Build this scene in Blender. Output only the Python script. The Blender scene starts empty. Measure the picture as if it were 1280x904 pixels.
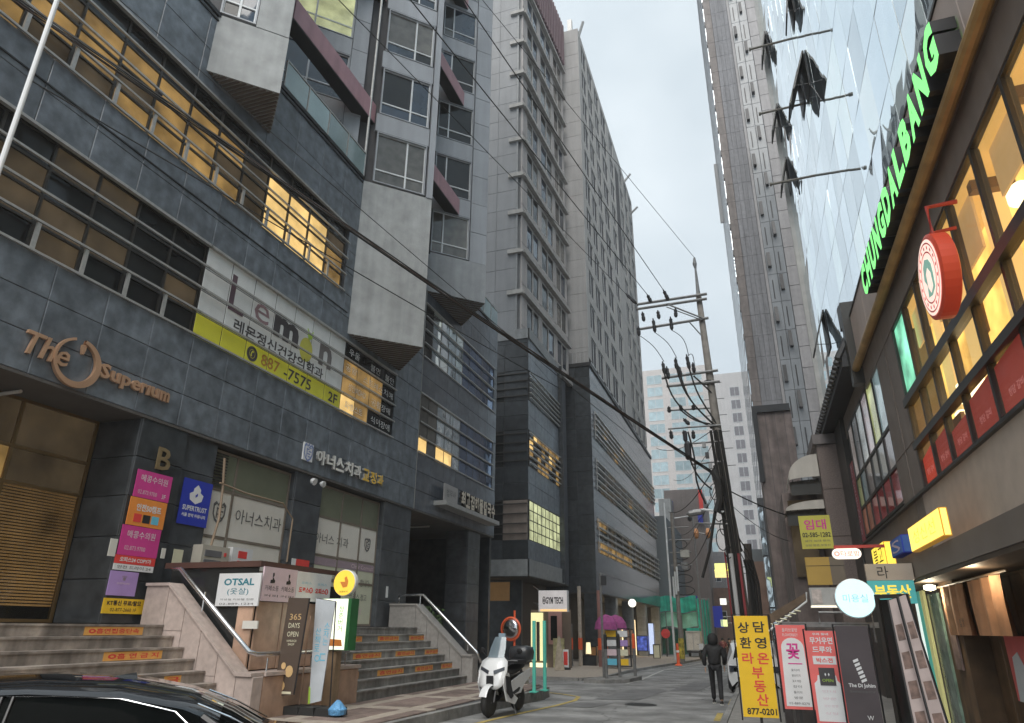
import bpy, math, random
from mathutils import Vector, Matrix
random.seed(7)
S = bpy.context.scene
COL = S.collection

# ---------------------------------------------------------------- camera
cam_data = bpy.data.cameras.new("camera")
cam = bpy.data.objects.new("camera", cam_data)
COL.objects.link(cam)
cam_data.sensor_width = 36.0
cam_data.sensor_fit = 'HORIZONTAL'
cam_data.lens = 851.0 / 1280.0 * 36.0
cam_data.clip_start = 0.1
cam_data.clip_end = 3000
cm = [[0.945523, 0.110527, 0.306219], [0.325418, -0.348146, -0.879146], [0.00944, 0.930902, -0.365147]]
cam.matrix_world = Matrix.Translation((0, 0, 1.65)) @ Matrix(cm).to_4x4()
S.camera = cam

# ---------------------------------------------------------------- overcast late-afternoon sky, soft sun, exposure
SUN_EL, SUN_ROT = math.radians(52), math.radians(171)
W = bpy.data.worlds.new("World")
S.world = W
W.use_nodes = True
nt = W.node_tree
nt.nodes.clear()
wo = nt.nodes.new('ShaderNodeOutputWorld')
bg = nt.nodes.new('ShaderNodeBackground')
bg.inputs['Strength'].default_value = 0.1
sky = nt.nodes.new('ShaderNodeTexSky')
sky.sky_type = 'NISHITA'
sky.sun_disc = False
sky.sun_elevation = SUN_EL
sky.sun_rotation = SUN_ROT
sky.air_density = 1.0
sky.dust_density = 4.0
# cloud layer: pale grey-blue overcast, softly mottled in world direction
tc = nt.nodes.new('ShaderNodeTexCoord')
nz = nt.nodes.new('ShaderNodeTexNoise')
nz.inputs['Scale'].default_value = 2.4
nz.inputs['Detail'].default_value = 5
cr = nt.nodes.new('ShaderNodeValToRGB')
cr.color_ramp.elements[0].position = 0.36
cr.color_ramp.elements[0].color = (2.75, 3.2, 3.5, 1)
cr.color_ramp.elements[1].position = 0.64
cr.color_ramp.elements[1].color = (4.0, 4.4, 4.62, 1)
mx = nt.nodes.new('ShaderNodeMix')
mx.data_type = 'RGBA'
mx.inputs['Factor'].default_value = 0.93
nt.links.new(tc.outputs['Generated'], nz.inputs['Vector'])
nt.links.new(nz.outputs['Fac'], cr.inputs['Fac'])
nt.links.new(sky.outputs['Color'], mx.inputs['A'])
nt.links.new(cr.outputs['Color'], mx.inputs['B'])
nt.links.new(mx.outputs['Result'], bg.inputs['Color'])
nt.links.new(bg.outputs['Background'], wo.inputs['Surface'])
sd = bpy.data.lights.new("sun", 'SUN')
sd.energy = 1.5
sd.angle = math.radians(50)
sd.color = (1.0, 0.96, 0.9)
so = bpy.data.objects.new("sun", sd)
COL.objects.link(so)
so.rotation_euler = Vector((-math.sin(SUN_ROT)*math.cos(SUN_EL), -math.cos(SUN_ROT)*math.cos(SUN_EL), -math.sin(SUN_EL))).to_track_quat('-Z', 'Y').to_euler()
S.view_settings.view_transform = 'Standard'
S.view_settings.look = 'None'
S.view_settings.gamma = 1.0
S.view_settings.exposure = 1.3

# ---------------------------------------------------------------- materials (all procedural)
MAT = {}
EMIT_K = .41       # lamps and lit signs measured against the exposure above
def mat(name, col, rough=.6, metal=0., var=.12, scale=2., bump=0., bscale=30., rnd=.0, streak=0., emit=None, es=0., spec=.5, alpha=1., trans=0., detail=4., coat=0., col2=None, dirt=0., cracks=False):
    if name in MAT: return MAT[name]
    m = bpy.data.materials.new(name); m.use_nodes = True
    t = m.node_tree; N = t.nodes; L = t.links
    b = N['Principled BSDF']
    b.inputs['Roughness'].default_value = rough
    b.inputs['Metallic'].default_value = metal
    b.inputs['Specular IOR Level'].default_value = spec
    b.inputs['Alpha'].default_value = alpha
    b.inputs['Transmission Weight'].default_value = trans
    b.inputs['Coat Weight'].default_value = coat
    geo = N.new('ShaderNodeNewGeometry')
    n1 = N.new('ShaderNodeTexNoise'); n1.inputs['Scale'].default_value = scale; n1.inputs['Detail'].default_value = detail
    L.new(geo.outputs['Position'], n1.inputs['Vector'])
    r = N.new('ShaderNodeValToRGB')
    c2 = col2 or tuple(min(1, c*(1+var)) for c in col)
    c1 = col if col2 else tuple(c*(1-var) for c in col)
    r.color_ramp.elements[0].position = .3; r.color_ramp.elements[0].color = (*c1, 1)
    r.color_ramp.elements[1].position = .7; r.color_ramp.elements[1].color = (*c2, 1)
    L.new(n1.outputs['Fac'], r.inputs['Fac'])
    out = r.outputs['Color']
    if streak > 0:
        mp = N.new('ShaderNodeMapping'); mp.inputs['Scale'].default_value = (3.2, 3.2, .22)
        n2 = N.new('ShaderNodeTexNoise'); n2.inputs['Scale'].default_value = 1.; n2.inputs['Detail'].default_value = 6
        L.new(geo.outputs['Position'], mp.inputs['Vector']); L.new(mp.outputs['Vector'], n2.inputs['Vector'])
        mr = N.new('ShaderNodeMapRange'); mr.inputs['From Min'].default_value = .35; mr.inputs['From Max'].default_value = .7
        mr.inputs['To Min'].default_value = 1-streak; mr.inputs['To Max'].default_value = 1+streak*.5
        L.new(n2.outputs['Fac'], mr.inputs['Value'])
        vm = N.new('ShaderNodeVectorMath'); vm.operation = 'SCALE'
        L.new(out, vm.inputs[0]); L.new(mr.outputs['Result'], vm.inputs['Scale']); out = vm.outputs['Vector']
    if dirt > 0:
        n4 = N.new('ShaderNodeTexNoise'); n4.inputs['Scale'].default_value = .55; n4.inputs['Detail'].default_value = 9; n4.inputs['Roughness'].default_value = .7
        L.new(geo.outputs['Position'], n4.inputs['Vector'])
        mr = N.new('ShaderNodeMapRange'); mr.inputs['From Min'].default_value = .42; mr.inputs['From Max'].default_value = .62
        mr.inputs['To Min'].default_value = 1-dirt; mr.inputs['To Max'].default_value = 1+dirt*.35
        L.new(n4.outputs['Fac'], mr.inputs['Value'])
        vm = N.new('ShaderNodeVectorMath'); vm.operation = 'SCALE'
        L.new(out, vm.inputs[0]); L.new(mr.outputs['Result'], vm.inputs['Scale']); out = vm.outputs['Vector']
    if cracks:
        vo = N.new('ShaderNodeTexVoronoi'); vo.feature = 'DISTANCE_TO_EDGE'; vo.inputs['Scale'].default_value = .33
        n5 = N.new('ShaderNodeTexNoise'); n5.inputs['Scale'].default_value = 1.5; n5.inputs['Detail'].default_value = 6
        vx = N.new('ShaderNodeVectorMath'); vx.operation = 'MULTIPLY_ADD'; vx.inputs[1].default_value = (.9, .9, .9)
        L.new(geo.outputs['Position'], n5.inputs['Vector']); L.new(n5.outputs['Color'], vx.inputs[0]); L.new(geo.outputs['Position'], vx.inputs[2]); L.new(vx.outputs['Vector'], vo.inputs['Vector'])
        mr = N.new('ShaderNodeMapRange'); mr.inputs['From Min'].default_value = .0; mr.inputs['From Max'].default_value = .012
        mr.inputs['To Min'].default_value = .55; mr.inputs['To Max'].default_value = 1
        L.new(vo.outputs['Distance'], mr.inputs['Value'])
        vm = N.new('ShaderNodeVectorMath'); vm.operation = 'SCALE'
        L.new(out, vm.inputs[0]); L.new(mr.outputs['Result'], vm.inputs['Scale']); out = vm.outputs['Vector']
    if rnd > 0:
        oi = N.new('ShaderNodeObjectInfo')
        mr = N.new('ShaderNodeMapRange'); mr.inputs['To Min'].default_value = 1-rnd; mr.inputs['To Max'].default_value = 1+rnd
        L.new(oi.outputs['Random'], mr.inputs['Value'])
        vm = N.new('ShaderNodeVectorMath'); vm.operation = 'SCALE'
        L.new(out, vm.inputs[0]); L.new(mr.outputs['Result'], vm.inputs['Scale']); out = vm.outputs['Vector']
    L.new(out, b.inputs['Base Color'])
    if bump > 0:
        n3 = N.new('ShaderNodeTexNoise'); n3.inputs['Scale'].default_value = bscale; n3.inputs['Detail'].default_value = 5
        L.new(geo.outputs['Position'], n3.inputs['Vector'])
        bp = N.new('ShaderNodeBump'); bp.inputs['Strength'].default_value = bump; bp.inputs['Distance'].default_value = .03
        L.new(n3.outputs['Fac'], bp.inputs['Height']); L.new(bp.outputs['Normal'], b.inputs['Normal'])
    if emit:
        b.inputs['Emission Strength'].default_value = es*EMIT_K
        if rnd > 0 or var > .3:
            vm = N.new('ShaderNodeVectorMath'); vm.operation = 'MULTIPLY'
            r2 = N.new('ShaderNodeMapRange'); r2.inputs['To Min'].default_value = max(.05, 1-var*2); r2.inputs['To Max'].default_value = 1+var*1.6
            r2.inputs['From Min'].default_value = .3; r2.inputs['From Max'].default_value = .7
            L.new(n1.outputs['Fac'], r2.inputs['Value'])
            vm.inputs[0].default_value = emit; L.new(r2.outputs['Result'], vm.inputs[1])
            L.new(vm.outputs['Vector'], b.inputs['Emission Color'])
        else:
            b.inputs['Emission Color'].default_value = (*emit, 1)
    MAT[name] = m
    return m

def pane_mat(name, col, rough=.03, rip=.02, rscale=.6, metal=.0, spec=.8, var=.3, tilt=.0, base_scale=1.2, emit=None, es=0):
    m = mat(name, col, rough=rough, metal=metal, var=var, scale=base_scale, rnd=.25, spec=spec, emit=emit, es=es)
    if spec < .15: m.node_tree.nodes['Principled BSDF'].inputs['IOR'].default_value = 1.12
    t = m.node_tree; N = t.nodes; L = t.links; b = N['Principled BSDF']
    geo = N.new('ShaderNodeNewGeometry')
    n = N.new('ShaderNodeTexNoise'); n.inputs['Scale'].default_value = rscale; n.inputs['Detail'].default_value = 2
    L.new(geo.outputs['Position'], n.inputs['Vector'])
    bp = N.new('ShaderNodeBump'); bp.inputs['Strength'].default_value = 1; bp.inputs['Distance'].default_value = rip
    L.new(n.outputs['Fac'], bp.inputs['Height'])
    L.new(bp.outputs['Normal'], b.inputs['Normal'])
    return m

granite = mat('granite_blue_grey', (.146, .170, .198), rough=.32, var=.36, scale=3.4, rnd=.11, streak=.16, dirt=.22, bump=.06, bscale=60, spec=.55, detail=8)
granite_dark = mat('granite_dark', (.040, .045, .050), rough=.3, var=.4, scale=3, rnd=.2, streak=.12, bump=.05, bscale=60)
granite_core = mat('granite_joint', (.05, .056, .066), rough=.7)
granite_light = mat('granite_grey_band', (.22, .23, .235), rough=.5, var=.15, scale=4, rnd=.1, streak=.12)
panel = mat('grey_metal_panel', (.20, .207, .218), rough=.5, var=.06, scale=1.2, rnd=.05, streak=.10, bump=.02, bscale=8)
panel_blue = mat('blue_grey_panel', (.31, .325, .35), rough=.42, var=.06, scale=1.2, rnd=.05, streak=.14)
conc = mat('painted_concrete', dirt=.12, col=(.36, .37, .37), rough=.75, var=.12, scale=2.5, streak=.16, bump=.12, bscale=20, detail=7)
seam = mat('panel_seam', (.07, .07, .075), rough=.8)
warm_panel = mat('warm_grey_panel', (.36, .335, .325), rough=.65, var=.08, scale=1.5, rnd=.05, streak=.12)
tile_grey = mat('stone_tile_grey', (.29, .28, .285), rough=.6, var=.1, scale=2, rnd=.07, streak=.15)
rib_grey = mat('ribbed_concrete', (.30, .30, .31), rough=.7, var=.12, scale=3, rnd=.04, streak=.2)
brown_band = mat('brown_stone', (.15, .128, .12), rough=.6, var=.2, scale=2, streak=.25, rnd=.08)
mauve = mat('mauve_metal', (.44, .25, .28), rough=.5, var=.08, scale=2, streak=.12)
dark_metal = mat('dark_metal', (.03, .03, .032), rough=.45, metal=.4)
frame_grey = mat('grey_aluminium', (.40, .40, .39), rough=.42, metal=.35, var=.12, scale=9)
frame_dark = mat('bronze_aluminium', (.05, .047, .043), rough=.4, metal=.3)
white_frame = mat('white_aluminium', (.62, .64, .65), rough=.4)
steel = mat('stainless_steel', (.62, .62, .62), rough=.22, metal=.95, var=.08, scale=12)
galv = mat('galvanised_steel', (.22, .22, .22), rough=.5, metal=.5, var=.2, scale=10)
glass_blue = pane_mat('window_glass_blue', (.018, .03, .05), rip=.03, rscale=.5)
glass_dark = pane_mat('window_glass_dark', (.02, .021, .021), rough=.06, rip=.02, rscale=.7, spec=.35)
glass_brown = pane_mat('window_glass_brown', (.06, .045, .03), rough=.2, rip=.01, rscale=.7, spec=.25, var=.3, emit=(.5, .36, .2), es=.075)
glass_amber = pane_mat('window_glass_amber', (.07, .045, .018), rough=.2, rip=.01, spec=.3, var=.35, emit=(.78, .47, .15), es=.34)
glass_lit = pane_mat('window_glass_lit', (.1, .07, .03), rough=.2, rip=.01, spec=.3, var=.22, base_scale=1.2, emit=(1., .66, .24), es=.9)
glass_green_lit = pane_mat('window_glass_pale_lit', (.1, .1, .05), rough=.2, rip=.01, spec=.3, var=.25, base_scale=1.2, emit=(.85, .9, .5), es=.6)
glass_curtain = pane_mat('window_glass_with_curtain', (.10, .095, .085), rough=.08, rip=.02, spec=.6, var=.3, base_scale=3)
mirror_glass = pane_mat('mirror_curtain_wall_glass', (.74, .85, .92), rough=.01, rip=.012, rscale=.3, metal=.92, var=.03)
blue_mirror = pane_mat('polished_blue_glass', (.16, .22, .34), rough=.03, rip=.02, rscale=.4, metal=.75, var=.15)
mirror_side = pane_mat('tower_mirror_glass', (.62, .69, .73), rough=.05, rip=.05, rscale=.8, metal=.85, var=.2)
teal_glass = pane_mat('pale_green_glass', (.24, .33, .34), rough=.1, rip=.01, spec=.8, var=.1)
asphalt = mat('asphalt', (.25, .25, .247), dirt=.28, cracks=True, rough=.85, var=.2, scale=1.1, bump=.25, bscale=90, detail=10)
kerb_m = mat('kerb_stone', dirt=.3, col=(.26, .255, .245), rough=.8, var=.2, scale=6, rnd=.1, bump=.15, bscale=50)
paver_red = mat('paver_brown', dirt=.25, col=(.20, .15, .13), rough=.8, var=.2, scale=6, rnd=.12, bump=.12, bscale=60)
paver_pale = mat('paver_beige', (.36, .31, .26), rough=.8, var=.15, scale=6, rnd=.08, bump=.12, bscale=60)
paver_grey = mat('paver_grey', (.25, .24, .225), rough=.85, var=.15, scale=5, rnd=.1)
step_m = mat('step_granite', dirt=.3, col=(.38, .33, .29), rough=.65, var=.18, scale=7, rnd=.06, streak=.48, bump=.05)
step_g = mat('step_granite_grey', dirt=.3, col=(.30, .29, .275), rough=.65, var=.18, scale=7, rnd=.06, streak=.4, bump=.05)
cheek_m = mat('pinkish_granite', dirt=.2, col=(.52, .43, .39), rough=.55, var=.12, scale=9, rnd=.09, bump=.04)
salmon = mat('salmon_marble', (.50, .33, .24), rough=.35, var=.2, scale=4, rnd=.06, streak=.15)
wire_m = mat('black_cable', (.02, .019, .018), rough=.6)
wire_brown = mat('brown_cable', (.06, .038, .03), rough=.6)
rubber = mat('black_rubber', (.02, .02, .02), rough=.7)
black_paint = mat('black_paint', (.006, .007, .009), rough=.08, coat=1., var=.02)
car_glass = pane_mat('car_glass', (.004, .005, .005), rough=.04, rip=.001, spec=.12, var=.1)
chrome = mat('chrome', (.75, .76, .78), rough=.12, metal=1., var=.03)
white_paint = mat('white_gloss_paint', (.72, .73, .74), rough=.2, coat=.6, var=.03)
black_plastic = mat('black_plastic', (.015, .015, .017), rough=.4, var=.05)
orange_pl = mat('orange_plastic', (.75, .12, .04), rough=.5)
yellow_pl = mat('yellow_plastic', (.72, .48, .04), rough=.5)
teal_pl = mat('teal_paint', (.10, .52, .42), rough=.5)
conc_pole = mat('concrete_pole', (.22, .20, .18), rough=.85, var=.18, scale=5, streak=.2, bump=.1)
insul = mat('insulator_dark', (.03, .028, .03), rough=.35)
brown_clad = mat('brown_grey_fascia', (.22, .18, .155), rough=.55, var=.1, scale=3, streak=.1)
bronze = mat('bronze_trim', (.30, .19, .08), rough=.32, metal=.6, var=.2, scale=4)
plaster = mat('taupe_render', (.52, .43, .355), rough=.85, var=.08, scale=4, bump=.1, bscale=60)
cloth_b = mat('rust_curtain_cloth', (.50, .26, .14), rough=.9, var=.15, scale=6, streak=.3)
wood = mat('dark_wood', (.18, .11, .06), rough=.55, var=.3, scale=3, streak=.4)
white_apt = mat('white_apartment_render', (.66, .62, .6), rough=.85, var=.06, scale=.5, streak=.06)
brown_apt = mat('brown_metal_cladding', (.20, .17, .16), rough=.7, var=.06, scale=.5, streak=.12)
grey_teal = mat('grey_teal_cladding', (.14, .16, .175), rough=.7, var=.06, scale=1)
net_m = mat('green_safety_net', (.04, .50, .38), rough=.85, var=.3, scale=1.2, streak=.3)
def flat(name, c, e=0., r=.6):
    return mat(name, c, rough=r, var=.05, scale=5, emit=c if e else None, es=e, bump=.0 if e else .22, bscale=3.5)
P_white = flat('print_white', (.72, .73, .74)); P_black = flat('print_black', (.02, .02, .022)); P_grey = flat('print_grey', (.12, .12, .12))
P_yel = flat('print_yellow', (.72, .66, .05)); P_yel2 = flat('banner_yellow', (.82, .52, .02)); P_red = flat('print_red', (.72, .06, .05)); P_mag = flat('print_magenta', (.62, .05, .28))
P_orange = flat('print_orange', (.80, .28, .05)); P_blue = flat('print_blue', (.02, .04, .42)); P_lil = flat('print_lilac', (.42, .28, .60)); P_teal = flat('print_teal', (.02, .20, .26))
P_pink = flat('print_pale_pink', (.70, .55, .60)); P_cream = flat('print_cream', (.70, .68, .50)); P_brown = flat('print_brown', (.085, .06, .045)); P_gold = flat('print_gold', (.62, .42, .2))
P_cyan = flat('print_sky_blue', (.13, .50, .68)); P_green = flat('print_green', (.35, .55, .06)); P_sage = flat('print_pale_sage', (.60, .62, .48)); P_rose = flat('print_rose', (.78, .16, .15))
P_purple = flat('print_purple_grey', (.33, .26, .30)); P_char = flat('print_charcoal', (.06, .055, .06)); P_film = flat('window_film_white', (.66, .65, .60)); P_olive = flat('window_film_olive', (.19, .20, .14))
copper = mat('rose_gold_metal', (.62, .38, .24), rough=.35, metal=.5)
E_green = flat('lit_green_letter', (.25, .95, .26), 1.05); E_yel = flat('lit_yellow_face', (.95, .72, .08), 1.1); E_white = flat('lit_white_face', (.75, .9, .95), 1.0); E_warm = flat('lit_warm_face', (1., .7, .3), 1.6)
E_pinkw = flat('lit_rosy_face', (.95, .72, .62), .9); E_cyan = flat('lit_cyan_face', (.55, .9, .95), .9); E_tube = flat('lit_tube', (.9, .95, .8), 2.5)

# ---------------------------------------------------------------- mesh helpers
class Fr:
    """a plane frame: O origin, U to the right, V up, N towards the viewer of the face"""
    def __init__(s, O, U, V=(0, 0, 1)):
        s.O = Vector(O); s.U = Vector(U).normalized(); s.V = Vector(V).normalized(); s.N = s.U.cross(s.V)
    def p(s, u, v, n=0.): return s.O + s.U*u + s.V*v + s.N*n
WORLD = Fr((0, 0, 0), (1, 0, 0), (0, 1, 0))   # u=x v=y n=z
def FX(x): return Fr((x, 0, 0), (0, 1, 0))       # faces +X : u=Y v=z
def FXm(x): return Fr((x, 0, 0), (0, -1, 0))     # faces -X : u=-Y v=z
def FY(y): return Fr((0, y, 0), (1, 0, 0))       # faces -Y : u=X v=z
class MB:
    def __init__(s): s.v = []; s.f = []; s.m = []; s.k = 0
    def add(s, vs, fs):
        b = len(s.v); s.v += [tuple(v) for v in vs]
        for f in fs: s.f.append([b+i for i in f]); s.m.append(s.k)
        return s
    def box(s, x0, x1, y0, y1, z0, z1, fr=None):
        P = [(x0, y0, z0), (x1, y0, z0), (x1, y1, z0), (x0, y1, z0), (x0, y0, z1), (x1, y0, z1), (x1, y1, z1), (x0, y1, z1)]
        if fr: P = [fr.p(*p) for p in P]
        return s.add(P, [(0, 3, 2, 1), (4, 5, 6, 7), (0, 1, 5, 4), (1, 2, 6, 5), (2, 3, 7, 6), (3, 0, 4, 7)])
    def prism(s, pts, a, b, fr=None):
        fr = fr or WORLD; n = len(pts)
        P = [fr.p(p[0], p[1], a) for p in pts] + [fr.p(p[0], p[1], b) for p in pts]
        return s.add(P, [tuple(range(n))[::-1], tuple(range(n, 2*n))] + [(i, (i+1) % n, n+(i+1) % n, n+i) for i in range(n)])
    def caps(s, n, rows):
        s.f.append(list(range(n))[::-1]); s.m.append(s.k); s.f.append([(rows-1)*n+i for i in range(n)]); s.m.append(s.k); return s
    def quad(s, a, b, c, d): return s.add([a, b, c, d], [(0, 1, 2, 3)])
    def tube(s, pts, r, n=6, cap=True):
        pts = [Vector(p) for p in pts]; rs = r if isinstance(r, (list, tuple)) else [r]*len(pts)
        V = []; F = []
        for i, p in enumerate(pts):
            d = (pts[min(i+1, len(pts)-1)] - pts[max(i-1, 0)])
            d = d.normalized() if d.length > 1e-9 else Vector((0, 0, 1))
            a = Vector((0, 0, 1)) if abs(d.z) < .9 else Vector((1, 0, 0))
            e1 = d.cross(a).normalized(); e2 = d.cross(e1)
            for k in range(n):
                t = 2*math.pi*k/n
                V.append(p + (e1*math.cos(t) + e2*math.sin(t))*rs[i])
        for i in range(len(pts)-1):
            for k in range(n):
                F.append((i*n+k, i*n+(k+1) % n, (i+1)*n+(k+1) % n, (i+1)*n+k))
        if cap: F.append(tuple(range(n))[::-1]); F.append(tuple(range((len(pts)-1)*n, len(pts)*n)))
        return s.add(V, F)
    def lathe(s, prof, c, axis=(0, 0, 1), n=16):
        ax = Vector(axis).normalized(); c = Vector(c)
        a = Vector((0, 0, 1)) if abs(ax.z) < .9 else Vector((1, 0, 0))
        e1 = ax.cross(a).normalized(); e2 = ax.cross(e1)
        V = []; F = []
        for (r, h) in prof:
            for k in range(n):
                t = 2*math.pi*k/n; V.append(c + ax*h + (e1*math.cos(t)+e2*math.sin(t))*max(r, 1e-4))
        for i in range(len(prof)-1):
            for k in range(n): F.append((i*n+k, i*n+(k+1) % n, (i+1)*n+(k+1) % n, (i+1)*n+k))
        F.append(tuple(range(n))[::-1]); F.append(tuple(range((len(prof)-1)*n, len(prof)*n)))
        return s.add(V, F)
    def grid(s, rows, closed=False):
        """loft: rows of equal length"""
        n = len(rows[0]); V = [p for r in rows for p in r]; F = []
        for i in range(len(rows)-1):
            for k in range(n if closed else n-1):
                F.append((i*n+k, i*n+(k+1) % n, (i+1)*n+(k+1) % n, (i+1)*n+k))
        return s.add(V, F)
BASE = {}      # world position of every object made, for parenting
def wloc(o): return BASE.get(o.name, Vector((0, 0, 0))) if o else Vector((0, 0, 0))
def obj(name, mb, mats, parent=None, smooth=False, **props):
    V = [Vector(v) for v in mb.v]
    lo = Vector([min(v[i] for v in V) for i in range(3)]); hi = Vector([max(v[i] for v in V) for i in range(3)])
    c = (lo+hi)/2
    if not parent: c.z = lo.z
    me = bpy.data.meshes.new(name)
    me.from_pydata([v-c for v in V], [], mb.f)
    if not isinstance(mats, (list, tuple)): mats = [mats]
    for m in mats: me.materials.append(m)
    if len(mats) > 1:
        me.polygons.foreach_set('material_index', mb.m)
    if smooth:
        me.polygons.foreach_set('use_smooth', [True]*len(me.polygons))
    me.update()
    o = bpy.data.objects.new(name, me); COL.objects.link(o)
    BASE[o.name] = c
    if parent: o.parent = parent; o.location = c - wloc(parent)
    else: o.location = c
    for k, v in props.items(): o[k] = v
    return o
def thing(name, label, cat, loc=(0, 0, 0), group=None):
    o = bpy.data.objects.new(name, None); COL.objects.link(o); o.empty_display_size = .2
    o.location = loc; BASE[o.name] = Vector(loc)
    o['label'] = label; o['category'] = cat
    if group: o['group'] = group
    return o
def struct(name, mb, m, parent=None, **k):
    o = obj(name, mb, m, parent, **k); o['kind'] = 'structure'; return o
def part_at(name, me, loc, parent):
    o = bpy.data.objects.new(name, me); COL.objects.link(o); BASE[o.name] = Vector(loc)
    o.parent = parent; o.location = Vector(loc) - wloc(parent); return o
CACHE = {}
def bmesh_box(fr, w, h, t, m):
    """a cached box mesh w x h x t oriented in a frame, origin at its middle"""
    key = (tuple(round(c, 3) for c in fr.U), tuple(round(c, 3) for c in fr.V), round(w, 3), round(h, 3), round(t, 3), m.name)
    if key in CACHE: return CACHE[key]
    f0 = Fr((0, 0, 0), fr.U, fr.V); b = MB(); bv = min(.012, w*.1, h*.1, t*.45)
    pr = [(-w/2, -h/2), (w/2, -h/2), (w/2, h/2), (-w/2, h/2)]
    pi_ = [(-w/2+bv, -h/2+bv), (w/2-bv, -h/2+bv), (w/2-bv, h/2-bv), (-w/2+bv, h/2-bv)]
    V = [f0.p(a, c, -t/2) for a, c in pr] + [f0.p(a, c, t/2-bv) for a, c in pr] + [f0.p(a, c, t/2) for a, c in pi_]
    F = [(3, 2, 1, 0)] + [(i, (i+1) % 4, 4+(i+1) % 4, 4+i) for i in range(4)] + [(4+i, 4+(i+1) % 4, 8+(i+1) % 4, 8+i) for i in range(4)] + [(8, 9, 10, 11)]
    b.add(V, F)
    me = bpy.data.meshes.new('piece'); me.from_pydata(b.v, [], b.f); me.materials.append(m)
    CACHE[key] = me
    return me
def tiles(parent, name, m, fr, u0, u1, v0, v1, tu, tv, t=.04, gap=.009, n0=0., jit=.003, off=False):
    """separate cladding pieces over a rectangle, outer face at n0"""
    nu = max(1, round((u1-u0)/tu)); nv = max(1, round((v1-v0)/tv)); w = (u1-u0)/nu; h = (v1-v0)/nv
    me = bmesh_box(fr, w-gap, h-gap, t, m)
    for j in range(nv):
        for i in range(nu):
            part_at(name, me, fr.p(u0+w*(i+.5), v0+h*(j+.5), n0-t/2+random.uniform(-jit, jit)), parent)
def pane(parent, name, m, fr, u0, u1, v0, v1, n=0., t=.02):
    return part_at(name, bmesh_box(fr, u1-u0, v1-v0, t, m), fr.p((u0+u1)/2, (v0+v1)/2, n-t/2), parent)
def bar(parent, name, m, fr, u0, u1, v0, v1, n0, n1):
    return part_at(name, bmesh_box(fr, u1-u0, v1-v0, n1-n0, m), fr.p((u0+u1)/2, (v0+v1)/2, (n0+n1)/2), parent)
def frame_mb(fr, us, vs, n0, n1, w):
    """a window lattice: members at each u and each v"""
    b = MB()
    for u in us: b.box(u-w/2, u+w/2, vs[0]-w/2, vs[-1]+w/2, n0, n1, fr)
    for v in vs:
        for i in range(len(us)-1): b.box(us[i]+w/2, us[i+1]-w/2, v-w/2, v+w/2, n0, n1-.003, fr)
    return b
TEXTQ = []
def text(parent, name, body, m, fr, u, v, w=None, h=None, n=.004, ext=.002, bold=0., align='c', shear=0., spacing=1.):
    TEXTQ.append((parent, name, body, m, fr, u, v, w, h, n, ext, bold, align, shear, spacing))
def flush_text():
    """turn every queued piece of writing into mesh in one go"""
    objs = []; seen = {}
    for q in TEXTQ:
        key = (q[2], q[11], q[13], q[14])
        if key not in seen:
            cu = bpy.data.curves.new('t', 'FONT'); cu.body = q[2]; cu.size = 1.; cu.offset = q[11]; cu.shear = q[13]; cu.resolution_u = 2; cu.space_character = q[14]
            o = bpy.data.objects.new('t', cu); COL.objects.link(o); seen[key] = o
    dg = bpy.context.evaluated_depsgraph_get()
    geo = {}
    for key, o in seen.items():
        me = bpy.data.meshes.new_from_object(o.evaluated_get(dg))
        geo[key] = ([x.co.copy() for x in me.vertices], [list(p.vertices) for p in me.polygons]); bpy.data.meshes.remove(me)
    for o in seen.values():
        cu = o.data; bpy.data.objects.remove(o); bpy.data.curves.remove(cu)
    for (parent, name, body, m, fr, u, v, w, h, n, ext, bold, align, shear, spacing) in TEXTQ:
        vs, fs = geo[(body, bold, shear, spacing)]
        if not vs: continue
        x0 = min(p.x for p in vs); x1 = max(p.x for p in vs); y0 = min(p.y for p in vs); y1 = max(p.y for p in vs)
        sx = (w/(x1-x0)) if w else None; sy = (h/(y1-y0)) if h else None
        sx = sx or sy; sy = sy or sx
        W_ = (x1-x0)*sx; ox = {'c': -W_/2, 'l': 0, 'r': -W_}[align]
        P2 = [(u+ox+(p.x-x0)*sx, v+(p.y-(y0+y1)/2)*sy) for p in vs]
        b = MB(); N_ = len(P2)
        if ext > .004:
            b.add([fr.p(a, c, n+ext) for a, c in P2] + [fr.p(a, c, n) for a, c in P2], [tuple(f) for f in fs])
            edges = set()
            for f in fs:
                for i in range(len(f)): edges.add((f[i], f[(i+1) % len(f)]))
            for (a, c) in edges:
                if (c, a) not in edges: b.f.append([c, a, a+N_, c+N_]); b.m.append(1)
            mats = list(m) if isinstance(m, (list, tuple)) else [m, m]
        else:
            b.add([fr.p(a, c, n) for a, c in P2], fs); mats = [m]
        obj(name, b, mats, parent)
def board(parent, name, m, fr, u0, u1, v0, v1, n0=0., n1=.02, **props):
    return obj(name, MB().box(u0, u1, v0, v1, n0, n1, fr), m, parent, **props)
def copy_tree(o, parent=None):
    c = o.copy(); COL.objects.link(c); c.parent = parent
    for ch in [x for x in o.children]: copy_tree(ch, c)
    return c
def gz(y):   # the street falls gently away from the camera
    return -0.011*max(0., y-10.) if y < 90 else -0.88

# ================================================================ GROUND
b = MB(); ys = [-30, 0, 10, 20, 30, 45, 60, 90, 140, 240, 420]
b.grid([[(x, y, gz(y)-.02) for x in (-400, -60, 60, 400)] for y in ys])
struct('ground', b, asphalt)
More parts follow.
